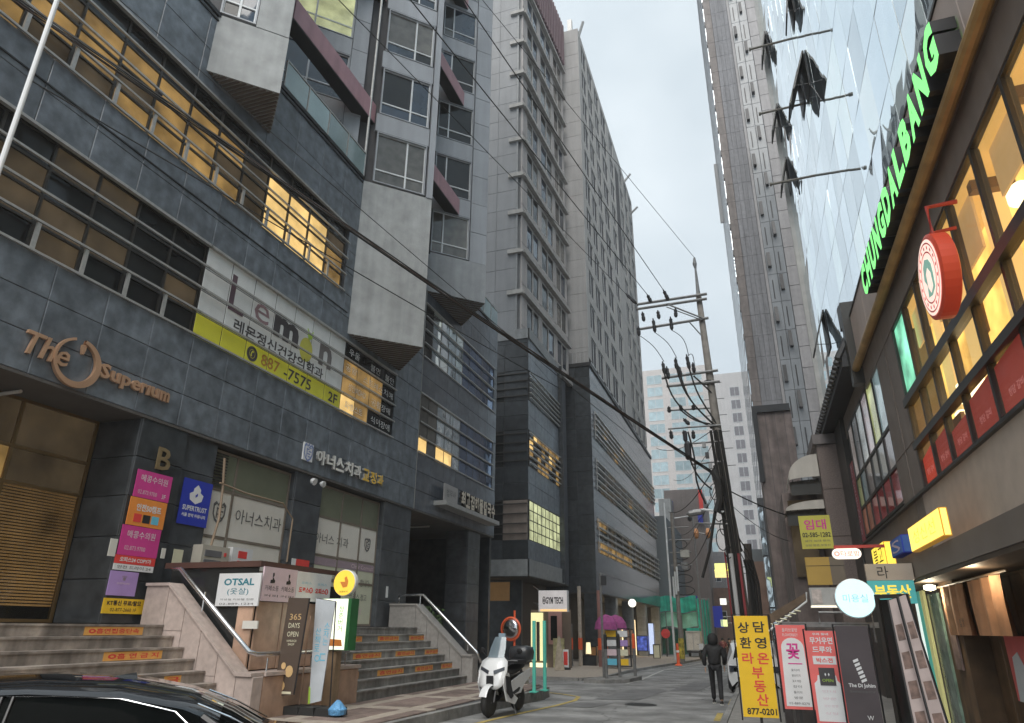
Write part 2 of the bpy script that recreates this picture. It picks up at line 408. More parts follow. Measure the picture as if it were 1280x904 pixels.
# asphalt carriageway
b = MB(); b.grid([[(xl, y, gz(y)-.012), (xr, y, gz(y)-.012)] for y, xl, xr in [(-12, -6.1, -.85), (12, -6.1, -.9), (20, -5.7, -.9), (32, -6.2, -1.0), (45, -5.2, -.6), (60, -4.6, -.6), (90, -4.4, -1), (140, -4, -1)]])
struct('road', b, asphalt)
patch = mat('asphalt_patch', (.15, .15, .152), rough=.8, var=.2, scale=2, bump=.2, bscale=80)
b = MB()
for (x0, y0, x1, y1) in [(-4.6, 20.2, -3.4, 24.5), (-3.1, 24.6, -2.2, 30), (-5.0, 17.6, -4.1, 19.2), (-2.0, 26, -1.6, 36)]:
    b.quad((x0, y0, gz(y0)-.006), (x1, y0+.3, gz(y0)-.006), (x1+.25, y1, gz(y1)-.006), (x0+.3, y1, gz(y1)-.006))
struct('road_repair_patch', b, patch)
# manhole cover
mh = thing('manhole_cover', 'round iron manhole cover set in the grey road', 'manhole', (-3.15, 19.2, gz(19.2)-.008))
obj('ring', MB().lathe([(.40, 0), (.40, .006), (.36, .006)], (-3.15, 19.2, gz(19.2)-.008), n=28), mat('cast_iron', (.05, .05, .05), rough=.55, metal=.5, var=.3, scale=20), mh)
b = MB()
for k in range(-3, 4):
    w = math.sqrt(max(.01, .33**2-(k*.09)**2)); b.box(-3.15-w, -3.15+w, 19.2+k*.09-.025, 19.2+k*.09+.025, gz(19.2)-.01, gz(19.2)+.002)
obj('cover_rib', b, MAT['cast_iron'], mh)
# painted lines
line_y = mat('worn_yellow_line', (.42, .32, .10), rough=.8, var=.3, scale=8); line_w = mat('worn_white_line', (.42, .42, .4), rough=.8, var=.25, scale=8)
def ribbon(pts, w, z=0):
    b = MB(); rows = []
    for i, (x, y) in enumerate(pts):
        a = Vector(pts[max(i-1, 0)]); c = Vector(pts[min(i+1, len(pts)-1)]); d = (c-a).normalized(); n_ = Vector((-d.y, d.x))
        rows.append([(x-n_.x*w/2, y-n_.y*w/2, gz(y)-.003+z), (x+n_.x*w/2, y+n_.y*w/2, gz(y)-.003+z)])
    b.grid(rows); return b
struct('yellow_line', ribbon([(-5.55, 8), (-5.5, 12), (-5.3, 15), (-5.0, 18), (-4.95, 19.6), (-5.15, 20.8), (-5.8, 21.5), (-6.4, 21.9)], .12), line_y)
struct('yellow_dash', ribbon([(-1.12, 16.2), (-1.14, 17.9)], .13), line_y)
struct('yellow_dash', ribbon([(-1.02, 20.2), (-1.03, 22.2)], .13), line_y)
struct('white_line', ribbon([(-5.0, 27.5), (-4.9, 30), (-5.3, 40), (-4.5, 52), (-4.3, 66)], .12), line_w)

# pavements, kerbs and pavers
struct('pavement_bed', MB().prism([(-13, -12), (-6.35, -12), (-6.35, 12), (-6.2, 16), (-5.85, 19), (-6.0, 20.6), (-6.9, 21.6), (-13, 22.3)], -.3, .095), seam)
KERB = [(-6.3, 4), (-6.28, 6), (-6.26, 8), (-6.24, 10), (-6.2, 12), (-6.14, 14), (-6.04, 16), (-5.9, 18), (-5.8, 19.4), (-5.95, 20.6), (-6.35, 21.4), (-7.2, 22.0), (-9, 22.4), (-11, 22.6)]
kb = bpy.data.objects.new('kerb', None); COL.objects.link(kb); kb['kind'] = 'structure'; BASE['kerb'] = Vector((0, 0, 0))
for i in range(len(KERB)-1):
    a = Vector(KERB[i]); c = Vector(KERB[i+1]); n_ = max(1, round((c-a).length/1.0))
    for k in range(n_):
        p = a.lerp(c, k/n_); q = a.lerp(c, (k+1)/n_); d = (q-p).normalized(); nn = Vector((-d.y, d.x))*.15
        q = q - d*.012
        b = MB().prism([(p.x, p.y), (q.x, q.y), (q.x+nn.x, q.y+nn.y), (p.x+nn.x, p.y+nn.y)], -.3, .125)
        obj('kerb_stone', b, kerb_m, kb)
pv = bpy.data.objects.new('near_pavement', None); COL.objects.link(pv); pv['kind'] = 'structure'; BASE['near_pavement'] = Vector((0, 0, 0))
far_p = MB(); cnt = 0
def kx(y):
    for i in range(len(KERB)-1):
        if KERB[i][1] <= y <= KERB[i+1][1]:
            t = (y-KERB[i][1])/max(1e-6, KERB[i+1][1]-KERB[i][1]); return KERB[i][0]+(KERB[i+1][0]-KERB[i][0])*t-.16
    return -6.46
for j in range(0, 28):
    y = 10.3+j*.42
    for i in range(0, 9):
        x = -8.55+i*.3
        if x+.3 > kx(y+.2) or x+.3 > kx(min(22, y+.42)): continue
        pale = (j % 6 == 2) or (i % 4 == 1)
        w, h = .3, .42
        if cnt < 290:
            part_at('paver', bmesh_box(WORLD, w-.008, h-.008, .06, paver_pale if pale else paver_red), (x+w/2, y+h/2, .095+random.uniform(-.002, .002)), pv); cnt += 1
        else: far_p.box(x+.004, x+w-.004, y+.004, y+h-.004, .07, .125)
if far_p.v:
    o = obj('paver', far_p, paver_red, pv); o['kind'] = 'stuff'
struct('pavement_infill', MB().box(-12.2, -8.56, 21.56, 22.4, -.2, .118), paver_red)
# far-side pavement beyond the side lane, with an island
PV2 = [(-16, 30.9), (-9, 28.6), (-7.0, 28.4), (-6.4, 29.6), (-6.6, 36), (-6.2, 44), (-5.4, 56), (-4.9, 66), (-16, 66)]
b = MB(); b.prism(PV2, -1.2, 0); b.v = [(x, y, (gz(y)+.09 if z == 0 else z)) for x, y, z in b.v]
struct('far_pavement', b, paver_pale)
b = MB()
for i in range(1, len(PV2)-2):
    a, c = Vector(PV2[i]), Vector(PV2[i+1]); d = (c-a).normalized(); nn = Vector((-d.y, d.x))*.14
    P_ = [(a.x, a.y), (c.x, c.y), (c.x-nn.x, c.y-nn.y), (a.x-nn.x, a.y-nn.y)]
    b.add([(x, y, -1.2) for x, y in P_]+[(x, y, gz(y)+.1) for x, y in P_], [(4, 5, 6, 7), (0, 1, 5, 4), (1, 2, 6, 5), (2, 3, 7, 6), (3, 0, 4, 7)])
struct('far_kerb', b, kerb_m)
ipy = [(-5.75, 27.2), (-5.0, 28.2), (-4.85, 30.2), (-5.3, 30.6), (-6.3, 29.2), (-6.6, 27.5)]
b = MB().prism(ipy, -.5, gz(29)+.13); struct('traffic_island', b, kerb_m)
struct('right_pavement', MB().box(-.85, 6, -12, 34, -.5, .02), paver_grey)
b = MB().box(-.98, -.86, -12, 34, -.5, .03); struct('right_kerb', b, kerb_m)

# ================================================================ LEFT PODIUM BUILDING (A)
A = thing('stone_clad_building', 'dark blue-grey granite podium with a grey sawtooth tower above, filling the left side', 'building', (-11.5, 16, 0))
FA = FX(-11.5)
GL = [(2.0, 5.65, 30.7, 7.78), (2.0, 10.12, 30.7, 11.62), (20.4, 7.78, 22.35, 10.12), (16.6, 11.62, 22.35, 13.95), (30.3, 7.78, 30.7, 10.12), (30.3, 11.62, 30.7, 13.4), (2.0, 13.96, 30.7, 16.2)]
core = MB().box(-24, -11.56, 1.0, 30.66, 10.12, 11.62).box(-24, -11.56, 1.0, 30.66, 13.96, 16.15).box(-24, -11.8, 1.0, 30.66, 11.62, 13.96).box(-11.8, -11.56, 16.6, 22.35, 11.63, 13.95).box(-11.8, -11.56, 30.3, 30.66, 11.63, 13.95).box(-24, -11.56, 1.0, 30.66, 5.7, 7.78).box(-24, -11.8, 1.0, 30.66, 7.78, 10.12).box(-11.8, -11.56, 20.4, 22.35, 7.78, 10.12).box(-11.8, -11.56, 30.3, 30.66, 7.78, 10.12)
obj('wall', core, granite_core, A)
gr_c = mat('granite_polished', (.10, .115, .138), rough=.15, var=.25, scale=3, rnd=.10, streak=.08, spec=.7)
tiles(A, 'granite_panel', granite, FA, 2.0, 22.36, 5.66, 7.78, 1.13, .71); tiles(A, 'granite_panel', gr_c, FA, 22.39, 30.7, 5.66, 7.78, 1.2, .71)
tiles(A, 'granite_panel', granite, FA, 2.0, 22.36, 10.12, 11.62, 1.13, .75); tiles(A, 'granite_panel', gr_c, FA, 22.39, 30.7, 10.12, 11.62, 1.2, .75)
tiles(A, 'granite_panel', granite, FA, 20.4, 22.35, 7.79, 10.11, .97, .77)
tiles(A, 'granite_panel', granite, FA, 16.6, 22.35, 11.63, 13.95, 1.15, .77)
tiles(A, 'granite_panel', granite, FA, 30.3, 30.7, 7.79, 10.11, .4, .77)
tiles(A, 'granite_panel', granite, FA, 30.3, 30.7, 11.63, 13.95, .4, .77)
tiles(A, 'granite_panel', granite, FA, 2.0, 22.36, 13.96, 16.2, 1.25, 1.12); tiles(A, 'granite_panel', gr_c, FA, 22.39, 30.7, 13.96, 16.2, 1.2, 1.12)
# end wall
FE = Fr((-11.5, 30.7, 0), (-1, 0, 0))
tiles(A, 'granite_panel', granite, FE, .02, 6, 5.66, 16.2, 1.5, 1.5, n0=.0)
# coping and string course
obj('coping', MB().box(1.9, 17.0, 16.2, 16.32, -.5, .05, FA).box(1.9, 17.0, 16.05, 16.1, 0, .03, FA).box(20.9, 30.7, 16.2, 16.32, -.5, .05, FA), dark_metal, A)
obj('conduit', MB().box(2, 16.9, 11.0, 11.03, 0, .025, FA), dark_metal, A)
obj('expansion_joint', MB().box(22.36, 22.39, 5.66, 16.2, -.02, .006, FA), frame_grey, A)
def band(par, fr, us, v0, v1, glass, n=-.16, rows=4, rails=True, railmat=None, skip=None, low=None, fw=.05, fd=.05):
    """a strip of windows with protruding rails; glass is a function (col,row) -> material"""
    vs = [v0+(v1-v0)*k/rows for k in range(rows+1)]
    w = obj('window', frame_mb(fr, us, vs, n-.02, n+fd, fw), frame_dark, par)
    for i in range(len(us)-1):
        for j in range(rows):
            pane(w, 'pane', glass(i, j), fr, us[i]+fw/2+.002, us[i+1]-fw/2-.002, vs[j]+fw/2+.002, vs[j+1]-fw/2-.002, n+.012)
    if rails:
        b = MB()
        for v in vs[:-1]: b.box(us[0]-.02, us[-1]+.02, v-.022, v+.022, .02, .07, fr)
        b.box(us[0]-.02, us[-1]+.02, vs[-1]-.03, vs[-1]+.03, -.05, .04, fr)
        for u in us[1:-1]:
            if low is None or u > low: b.box(u-.035, u+.035, vs[0]+.03, vs[1]-.03, 0, .05, fr)
        obj('rail', b, railmat or frame_grey, w)
    return w
R1 = random.Random(3)
us1 = [11.03-.98*k for k in range(9, -1, -1)]
band(A, FA, us1, 7.79, 10.11, lambda i, j: (glass_brown if (i < 4 and j < 3) or R1.random() < .5 else glass_dark), low=6.6)
usl = [11.03+.868*k for k in range(0, 8)]
usm = [17.11+.82*k for k in range(0, 5)]
def lemonglass(i, j):
    return P_yel if j == 0 else P_film
wl = band(A, FA, usl, 7.79, 10.11, lambda i, j: mat('vinyl_yellow', (.70, .68, .05), rough=.35, var=.06, rnd=.06) if j == 0 else mat('vinyl_white', (.66, .68, .68), rough=.35, var=.06, rnd=.05, streak=.05), n=-.06, low=99, fw=.016, fd=.005)
amb = [(0, 0), (1, 0), (0, 1), (1, 1), (1, 2), (0, 2), (2, 1), (2, 2)]
band(A, FA, usm, 7.79, 10.11, lambda i, j: (glass_lit if (i, j) == (0, 0) else glass_amber if (i, j) in amb else glass_dark), n=-.06, low=99, fw=.03, fd=.005)
us2 = [16.55-.97*k for k in range(14, -1, -1)]
def g2(i, j):
    n_ = len(us2)-2-i
    if n_ in (1, 2, 3) and j < 3: return glass_lit
    if j == 3: return glass_dark
    return glass_amber if R1.random() < .8 else glass_brown
band(A, FA, us2, 11.63, 13.95, g2)
us3 = [22.4+.79*k for k in range(0, 11)]
band(A, FA, us3, 7.79, 10.11, lambda i, j: glass_lit if (i, j) in ((0, 0), (2, 0), (3, 0)) else glass_curtain if i < 2 else (mirror_side if i < 5 else blue_mirror), n=-.05, railmat=frame_grey, low=50, fw=.03, fd=.02)
band(A, FA, us3, 11.63, 13.95, lambda i, j: glass_dark if i < 1 else (mirror_glass if i < 5 else blue_mirror), n=-.05, railmat=frame_grey, low=50, fw=.03, fd=.02)
# soffit over the entrance level
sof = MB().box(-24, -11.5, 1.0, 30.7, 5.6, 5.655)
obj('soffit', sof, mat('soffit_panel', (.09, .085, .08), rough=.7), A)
for (x0, x1, y) in [(-13.9, -12.2, 8.1), (-15.9, -14.2, 8.05), (-14.4, -13.0, 7.1), (-14, -12.6, 26)]:
    lt = obj('ceiling_tube', MB().tube([(x0, y, 5.55), (x1, y, 5.55)], .035, 8), mat('dim_tube', (.5, .5, .48), rough=.4), A)
# raised terrace slab and entrance wall
obj('terrace', MB().box(-24, -10.84, 1, 11.28, -.3, 1.62).box(-24, -11.3, 11.28, 14.6, -.3, 1.62).box(-24, -10.46, 14.6, 21.5, -.3, 1.62).box(-24, -11.55, 21.5, 22.9, -.3, 1.62), step_m, A)
PILLAR = mat('pillar_granite', (.062, .070, .080), rough=.35, var=.35, scale=3, rnd=.16, streak=.15)
def pillar(y0, y1, x0, x1, z0, z1, m=PILLAR, tv=.75):
    c = obj('column', MB().box(x0, x1-.05, y0+.05, y1-.02, z0, z1), granite_core, A)
    tiles(c, 'granite_panel', m, FX(x1), y0, y1, z0, z1, (y1-y0), tv, n0=0)
    tiles(c, 'granite_panel', m, FY(y0), x0, x1-.045, z0, z1, (x1-x0), tv, n0=0)
    return c
pillar(10.2, 11.45, -12.7, -11.52, 1.66, 5.6, granite_dark)
pillar(11.47, 12.5, -12.6, -11.62, 1.66, 5.6)
pillar(15.45, 16.72, -12.3, -11.55, 1.66, 5.6)
pillar(20.32, 22.3, -12.4, -11.55, 1.66, 5.6, PILLAR)
pillar(22.3, 22.9, -13.4, -12.3, -.2, 5.6, granite_dark)
pillar(27.8, 29.2, -12.6, -11.6, -.3, 5.6, PILLAR)
obj('entrance_recess_wall', MB().box(-16.2, -16, 1, 31, -.3, 5.6).box(-16, -11.6, 30.4, 30.6, -.3, 5.6), granite_dark, A)
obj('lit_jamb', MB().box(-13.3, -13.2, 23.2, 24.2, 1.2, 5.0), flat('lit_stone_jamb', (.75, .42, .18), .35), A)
# entrance glazing at the far left with blinds behind it
ge = FX(-12.72)
wd = obj('entrance_window', frame_mb(ge, [2.2, 3.9, 5.5, 7.1, 8.55, 10.15], [1.7, 4.05, 4.7, 5.58], -.04, .04, .06), mat('bronze_frame', (.22, .15, .07), rough=.35, metal=.6), A)
blind_m = mat('glowing_amber_blind', (.24, .16, .075), rough=.6, var=.3, scale=1.0, rnd=.05, emit=(.5, .3, .11), es=.4)  # warm light on the slats is put in as emission
for i, (a, c) in enumerate(zip([2.2, 3.9, 5.5, 7.1, 8.55], [3.9, 5.5, 7.1, 8.55, 10.15])):
    pane(wd, 'pane', glass_amber if i < 4 else glass_brown, ge, a+.03, c-.03, 4.08, 4.67, .01)
    pane(wd, 'pane', glass_brown, ge, a+.03, c-.03, 4.73, 5.55, .01)
    b = MB()
    for k in range(38): b.box(a+.04, c-.04, 1.95+k*.055, 1.985+k*.055, -.02, .0, ge)
    obj('blind', b, blind_m, wd)
    pane(wd, 'pane', mat('smoked_door_glass', (.02, .018, .014), rough=.05, alpha=.35, spec=.3), ge, a+.03, c-.03, 1.72, 4.02, .02)
# shop windows between the columns
def shopwin(u0, u1, mull, cross, topv, n, fill):
    w = obj('shop_window', frame_mb(FX(n), [u0]+mull+[u1], [1.7, 2.9]+cross+[topv], -.03, .03, .06), mat('taupe_frame', (.20, .17, .14), rough=.5), A)
    us = [u0]+mull+[u1]; vs = [1.7, 2.9]+cross+[topv]
    for i in range(len(us)-1):
        for j in range(len(vs)-1):
            pane(w, 'pane', fill(i, j), FX(n), us[i]+.03, us[i+1]-.03, vs[j]+.03, vs[j+1]-.03, .01)
    return w
film = mat('white_window_film', (.70, .68, .63), rough=.35, var=.05, rnd=.05); olive = mat('olive_window_film', (.17, .185, .13), rough=.3, var=.08, rnd=.06)
sage = mat('pale_sage_film', (.62, .64, .50), rough=.35, var=.05)
W1 = shopwin(12.52, 15.42, [13.35], [3.55, 4.62], 5.5, -11.75, lambda i, j: olive if j == 3 else film)
W2 = shopwin(16.75, 20.3, [18.1, 19.25], [3.55, 4.62], 5.5, -11.75, lambda i, j: olive if j == 3 else film if j == 2 else sage)
obj('louvre', (lambda b: [b.box(12.55, 12.95, 4.72+.07*k, 4.75+.07*k, 0, .03, FX(-11.7)) for k in range(11)] and b)(MB()), frame_dark, W1)
# sign texts on the film
text(W1, 'lettering', '아너스치과', P_grey, FX(-11.735), 14.42, 4.12, w=1.75, h=.34)
cst = MB().lathe([(.20, 0), (.20, .004)], (-11.735, 12.98, 4.14), (1, 0, 0), 20)
def crest(par, fr, u, v, s, m):
    b = MB()
    pts = [(-.5, .45), (-.3, .62), (-.15, .48), (0, .66), (.15, .48), (.3, .62), (.5, .45), (.48, -.1), (.3, -.42), (0, -.62), (-.3, -.42), (-.48, -.1)]
    o = [(u+a*s, v+c*s) for a, c in pts]; i_ = [(u+a*s*.78, v+c*s*.74) for a, c in pts]
    n = len(pts)
    b.add([fr.p(x, y, .004) for x, y in o]+[fr.p(x, y, .004) for x, y in i_], [(k, (k+1) % n, n+(k+1) % n, n+k) for k in range(n)])
    for q in ((-.22, .18), (-.02, .3), (.02, .05), (-.1, -.12), (-.02, -.3)):
        b.box(u+q[0]*s, u+(q[0]+.3)*s, v+q[1]*s, v+(q[1]+.08)*s, .003, .006, fr)
    b.box(u-.2*s, u-.12*s, v-.3*s, v+.3*s, .003, .0065, fr)
    return obj('crest', b, m, par)
crest(W1, FX(-11.735), 12.98, 4.1, .42, P_grey)
text(W2, 'lettering', '아너스 치과', P_grey, FX(-11.735), 17.75, 4.02, w=1.75, h=.28)
crest(W2, FX(-11.735), 19.75, 4.1, .36, P_grey)
board(W2, 'purple_strip', P_purple, FX(-11.735), 16.8, 20.28, 3.28, 3.5, 0, .006)
text(W2, 'lettering', 'Clear Correct', P_pink, FX(-11.735), 19.55, 3.39, w=1.3, h=.12, n=.01)
text(W2, 'lettering', '스텔라오 크로우', P_grey, FX(-11.735), 17.75, 2.93, w=1.7, h=.22, n=.008)
text(W2, 'lettering', '교정을', P_rose, FX(-11.735), 19.0, 2.93, w=.6, h=.22, n=.008)
text(W2, 'lettering', '합니다.', P_grey, FX(-11.735), 19.8, 2.93, w=.6, h=.22, n=.008)
text(W2, 'lettering', '브레스 정고', P_grey, FX(-11.735), 19.45, 2.5, w=1.0, h=.2, n=.008)
text(W2, 'lettering', '부분교정', P_pink, FX(-11.735), 19.1, 2.1, w=1.2, h=.2, n=.008)
# big lemon sign printed on the window strip
FL = FX(-11.545)
ch = P_char
text(wl, 'lettering', 'L', mat('print_plum', (.10, .06, .08)), FL, 12.2, 9.36, w=.55, h=.95, bold=.02)
text(wl, 'lettering', 'e', mat('print_pale_red', (.26, .17, .19)), FL, 13.15, 9.28, w=.6, h=.52, bold=.0)
text(wl, 'lettering', 'm', P_char, FL, 14.2, 9.22, w=1.1, h=.6, bold=.05)
text(wl, 'lettering', 'n', mat('print_mid_grey', (.16, .15, .15)), FL, 16.1, 9.2, w=.65, h=.68, bold=.03)
lem = MB(); n = 20
lem.prism([(15.15+.30*math.cos(2*math.pi*k/n), 9.05+.36*math.sin(2*math.pi*k/n)) for k in range(n)], 0, .004, FL)
obj('lemon_emblem', lem, mat('print_lemon', (.58, .56, .10)), wl)
obj('leaf_emblem', MB().prism([(15.2, 9.38), (15.1, 9.72), (15.28, 9.58), (15.4, 9.72), (15.36, 9.45)], 0, .005, FL), P_green, wl)
text(wl, 'lettering', '레몬정신건강의학과', P_char, FL, 14.15, 8.60, w=3.85, h=.34, bold=.02)
cc = MB(); cc.prism([(13.02+.2*math.cos(2*math.pi*k/18), 8.1+.2*math.sin(2*math.pi*k/18)) for k in range(18)], 0, .004, FL)
obj('phone_emblem', cc, P_char, wl)
text(wl, 'lettering', '✆', P_yel, FL, 13.02, 8.1, w=.22, h=.24, n=.006) 
text(wl, 'lettering', '887', mat('print_orange_brown', (.45, .22, .04)), FL, 13.75, 8.1, w=.75, h=.32, bold=.01)
text(wl, 'lettering', '-7575', P_char, FL, 14.95, 8.09, w=1.25, h=.32, bold=.01)
text(wl, 'lettering', '2F', P_char, FL, 16.7, 8.09, w=.48, h=.3, bold=.02)
mfr = FX(-11.545)
for (s_, u, v) in [('우울', 17.65, 9.85), ('불면', 19.0, 9.82), ('불안', 20.0, 9.8), ('공황', 17.55, 9.3), ('스트레스', 18.95, 9.25), ('치매', 19.98, 9.25), ('성인/ADHD', 18.0, 8.72), ('공황장애', 19.55, 8.66), ('화병/스트', 17.9, 8.1), ('식이장애', 19.6, 8.08)]:
    text(A, 'lettering', s_, P_white, mfr, u, v, w=.32*len(s_) if len(s_) < 5 else 1.05, h=.24)
# channel letter signs on the fascia: separate things
def letters(t, body, m, fr, u0, v, h, w, ext, bold=.0, spacing=.12, n=.03, side=None, shear=0):
    """each letter its own part, spread over width w"""
    chars = list(body); ws = [(.35 if c in "il'I1 " else .62 if c in 'fjrt' else 1.15 if c in 'mwMW' else 1.) for c in chars]
    tot = sum(ws); u = u0
    for c, k in zip(chars, ws):
        cw = w*k/tot
        if c != ' ':
            hh = h
            dv = 0
            if c in 'uerinmso': hh = h*.72; dv = -h*.14
            if c in 'pg': hh = h*.95; dv = -h*.27
            text(t, 'letter', c, [m, side or m], fr, u+cw*.5, v+dv, w=cw*.86, h=hh, n=n, ext=ext, bold=bold, shear=shear)
        u += cw
sg = thing('building_name_sign', 'rose-gold lettering with a big round O, on the granite above the left entrance', 'sign', (-11.5, 9, 6))
text(sg, 'letter', 'The', [copper, copper], FA, 7.85, 6.18, w=.85, h=.42, n=.02, ext=.06, bold=.01, shear=.2)
ring = MB(); n = 40; pr = []
for k in range(n+1):
    t = 2*math.pi*k/n*.93+1.9; wd_ = .045+.085*(.5+.5*math.cos(t+.6))
    cu_, cv_ = 8.45, 6.14
    pr.append([FA.p(cu_+.48*math.cos(t), cv_+.47*math.sin(t), .02), FA.p(cu_+(.48-wd_)*math.cos(t), cv_+(.47-wd_)*math.sin(t), .02), FA.p(cu_+(.48-wd_)*math.cos(t), cv_+(.47-wd_)*math.sin(t), .09), FA.p(cu_+.48*math.cos(t), cv_+.47*math.sin(t), .09)])
ring.grid(pr, closed=True); obj('ring_emblem', ring, copper, sg)
text(sg, 'letter', "'", [copper, copper], FA, 8.5, 6.42, w=.08, h=.18, n=.02, ext=.06)
letters(sg, 'Superium', copper, FA, 8.92, 6.19, .29, 1.75, .06, bold=.03, n=.02)
s2 = thing('dental_clinic_sign', 'white and yellow Korean channel letters with a blue crest on the granite above the columns', 'sign', (-11.5, 17.5, 6))
crest(s2, FX(-11.46), 15.72, 6.16, .42, mat('crest_blue', (.22, .28, .5)))
board(s2, 'crest_backing', P_white, FA, 15.5, 15.94, 5.93, 6.42, .0, .04)
letters(s2, '아너스치과', mat('letter_white', (.75, .75, .72), rough=.4), FA, 16.05, 6.15, .40, 2.45, .07, bold=.03, side=frame_grey)
letters(s2, '교정과', mat('letter_yellow', (.85, .55, .08), rough=.4), FA, 18.55, 6.15, .38, 1.35, .07, bold=.03, side=frame_grey)
s3 = thing('restaurant_band_sign', 'long pale signboard with raised Korean letters over the far entrance of the granite block', 'sign', (-11.4, 27, 6.6))
obj('tray', MB().box(24.0, 29.9, 6.05, 6.22, 0, .55, FA), frame_grey, s3)
obj('backing', MB().box(24.3, 25.6, 6.22, 6.95, .25, .3, FA), mat('sign_backing_grey', (.34, .33, .33)), s3)
text(s3, 'lettering', '법무사', P_grey, FA, 24.95, 6.62, w=.9, h=.3, n=.305)
letters(s3, '최고집해물칼국수', mat('letter_cream', (.62, .55, .45), rough=.4), FA, 25.8, 6.62, .62, 4.0, .12, bold=.04, n=.25, side=frame_dark)
s4 = thing('letter_b_sign', 'dull gold letter B on the dark column above the pink posters', 'sign', (-11.5, 10.88, 4.9))
text(s4, 'letter', 'B', [mat('dull_gold', (.32, .24, .13), rough=.4, metal=.5)]*2, FA, 10.88, 4.88, w=.36, h=.46, n=.0, ext=.03, bold=.01)
# ---- sawtooth tower of building A
def saw(y0, L, z0, z1, zt, umin, wins, ccm):
    fr = Fr((-11.5, y0, 0), (1, 1, 0))
    q = L/math.sqrt(2)
    obj('corner_box', MB().prism([(-11.5, y0), (-11.5+q, y0+q), (-11.5, y0+2*q)], z0, z1), ccm, A)
    b = MB()
    for k in range(1, 22):
        t_ = k/22; b.box(-11.5, -11.5+q*(1-abs(2*t_-1))-.03, y0+2*q*t_-.03, y0+2*q*t_+.03, z0-.03, z0-.002)
    obj('soffit_slat', b, mat('brown_soffit', (.10, .08, .065), rough=.7), A)
    i_ = .34
    obj('bay_core', MB().prism([(-11.5-i_-6*.707, y0+i_-6*.707), (-11.5+q-.3, y0+q+.02), (-11.5, y0+2*q-.15), (-14, y0+2*q-.1), (-17, y0)], z1-.01, zt), seam, A)
    fr2 = Fr((-11.5+q, y0+q, 0), (-1, 1, 0))
    tiles(A, 'facade_panel', panel_blue, fr2, 0, L, z1, zt, L/2, 1.5, n0=0, t=.03)
    return fr
F1 = saw(9.83, 1.75, 14.43, 16.28, 32, -3, None, conc)
F2 = saw(17.05, 2.52, 10.36, 16.2, 40, -5, None, conc)
F3 = saw(22.30, 2.62, 14.48, 16.3, 46, -2, None, mat('painted_concrete_blue', (.28, .295, .31), rough=.6, var=.1, scale=2.5, streak=.16))
def towerwin(fr, u0, u1, v0, v1, n=-.12, mull=.62, bl=None, flip=False):
    um = u0+(u1-u0)*mull; vt = v0+(v1-v0)*.26
    b = frame_mb(fr, [u0, um, u1], [v0, v1], n-.02, n+.05, .06); b.box(u0, u1, vt-.025, vt+.025, n-.02, n+.046, fr)
    w = obj('window', b, white_frame, A)
    for (a, c) in ((u0, um), (um, u1)):
        for (d, e) in ((v0, vt), (vt, v1)):
            g = random.choice([glass_blue, glass_blue, glass_blue, glass_dark, glass_curtain]) if bl is None else bl
            pane(w, 'pane', g, fr, a+.03, c-.03, d+.026, e-.026, n+.01)
    b = MB().box(u0-.04, u0, v0, v1, n, .0, fr).box(u1, u1+.04, v0, v1, n, .0, fr).box(u0-.04, u1+.04, v1, v1+.04, n, .0, fr).box(u0-.04, u1+.04, v0-.04, v0, n, .02, fr)
    obj('reveal', b, panel_blue, w)
for k in range(0, 7):
    s0, s1 = 16.32+3*k, 18.42+3*k
    bl = {0: glass_curtain}.get(k)
    towerwin(F2, .35, 2.18, s0, s1, bl=bl)
    bar(A, 'facade_panel', panel_blue, F2, .22, 2.27, s1+.05, s0+3-.05, -.1, .0)
    tiles(A, 'facade_panel', panel_blue, F2, -.95, -.35, s0-.5, s0+2.5, .6, 1.5, n0=0)
    towerwin(F2, -3.3, -1.0, s0, s1, mull=.4, bl=(glass_green_lit if k == 2 else None))
    bar(A, 'facade_panel', panel_blue, F2, -3.6, -.96, s1+.05, s0+3-.05, -.1, .0)
obj('corner_post', MB().box(2.29, 2.52, 16.2, 40, -.12, .04, F2), panel_blue, A)
obj('downpipe', MB().tube([F2.p(-.05, 16.3, .02), F2.p(-.05, 40, .02)], .05, 8), frame_grey, A)
for k in range(0, 8):
    s0, s1 = 16.38+3*k, 18.4+3*k
    towerwin(F3, .1, 1.75, s0, s1, mull=.3, bl=glass_curtain if k == 0 else (glass_dark if k in (1, 2) else None))
    bar(A, 'facade_panel', panel_blue, F3, .0, 1.8, s1+.05, s0+3-.05, -.1, .0)
tiles(A, 'facade_panel', panel_blue, F3, 1.83, 2.60, 16.3, 46, .77, 1.5, n0=0)
for k in range(0, 4):
    s0 = 16.4+3*k
    towerwin(F1, .05, .85, s0, s0+2.0, mull=.5)
    bar(A, 'facade_panel', panel_blue, F1, 0, .88, s0+2.05, s0+2.95, -.1, 0)
tiles(A, 'facade_panel', conc, F1, .9, 1.75, 16.3, 30, .85, 1.5, n0=0)
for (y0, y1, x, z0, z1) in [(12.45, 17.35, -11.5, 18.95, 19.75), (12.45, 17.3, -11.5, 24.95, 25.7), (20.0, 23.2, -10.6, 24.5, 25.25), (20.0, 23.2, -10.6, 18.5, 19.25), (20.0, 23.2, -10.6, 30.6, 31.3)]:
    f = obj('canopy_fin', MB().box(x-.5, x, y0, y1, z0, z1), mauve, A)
    obj('fin_underside', MB().box(x-.49, x-.01, y0, y1, z0-.05, z0-.003), dark_metal, f)
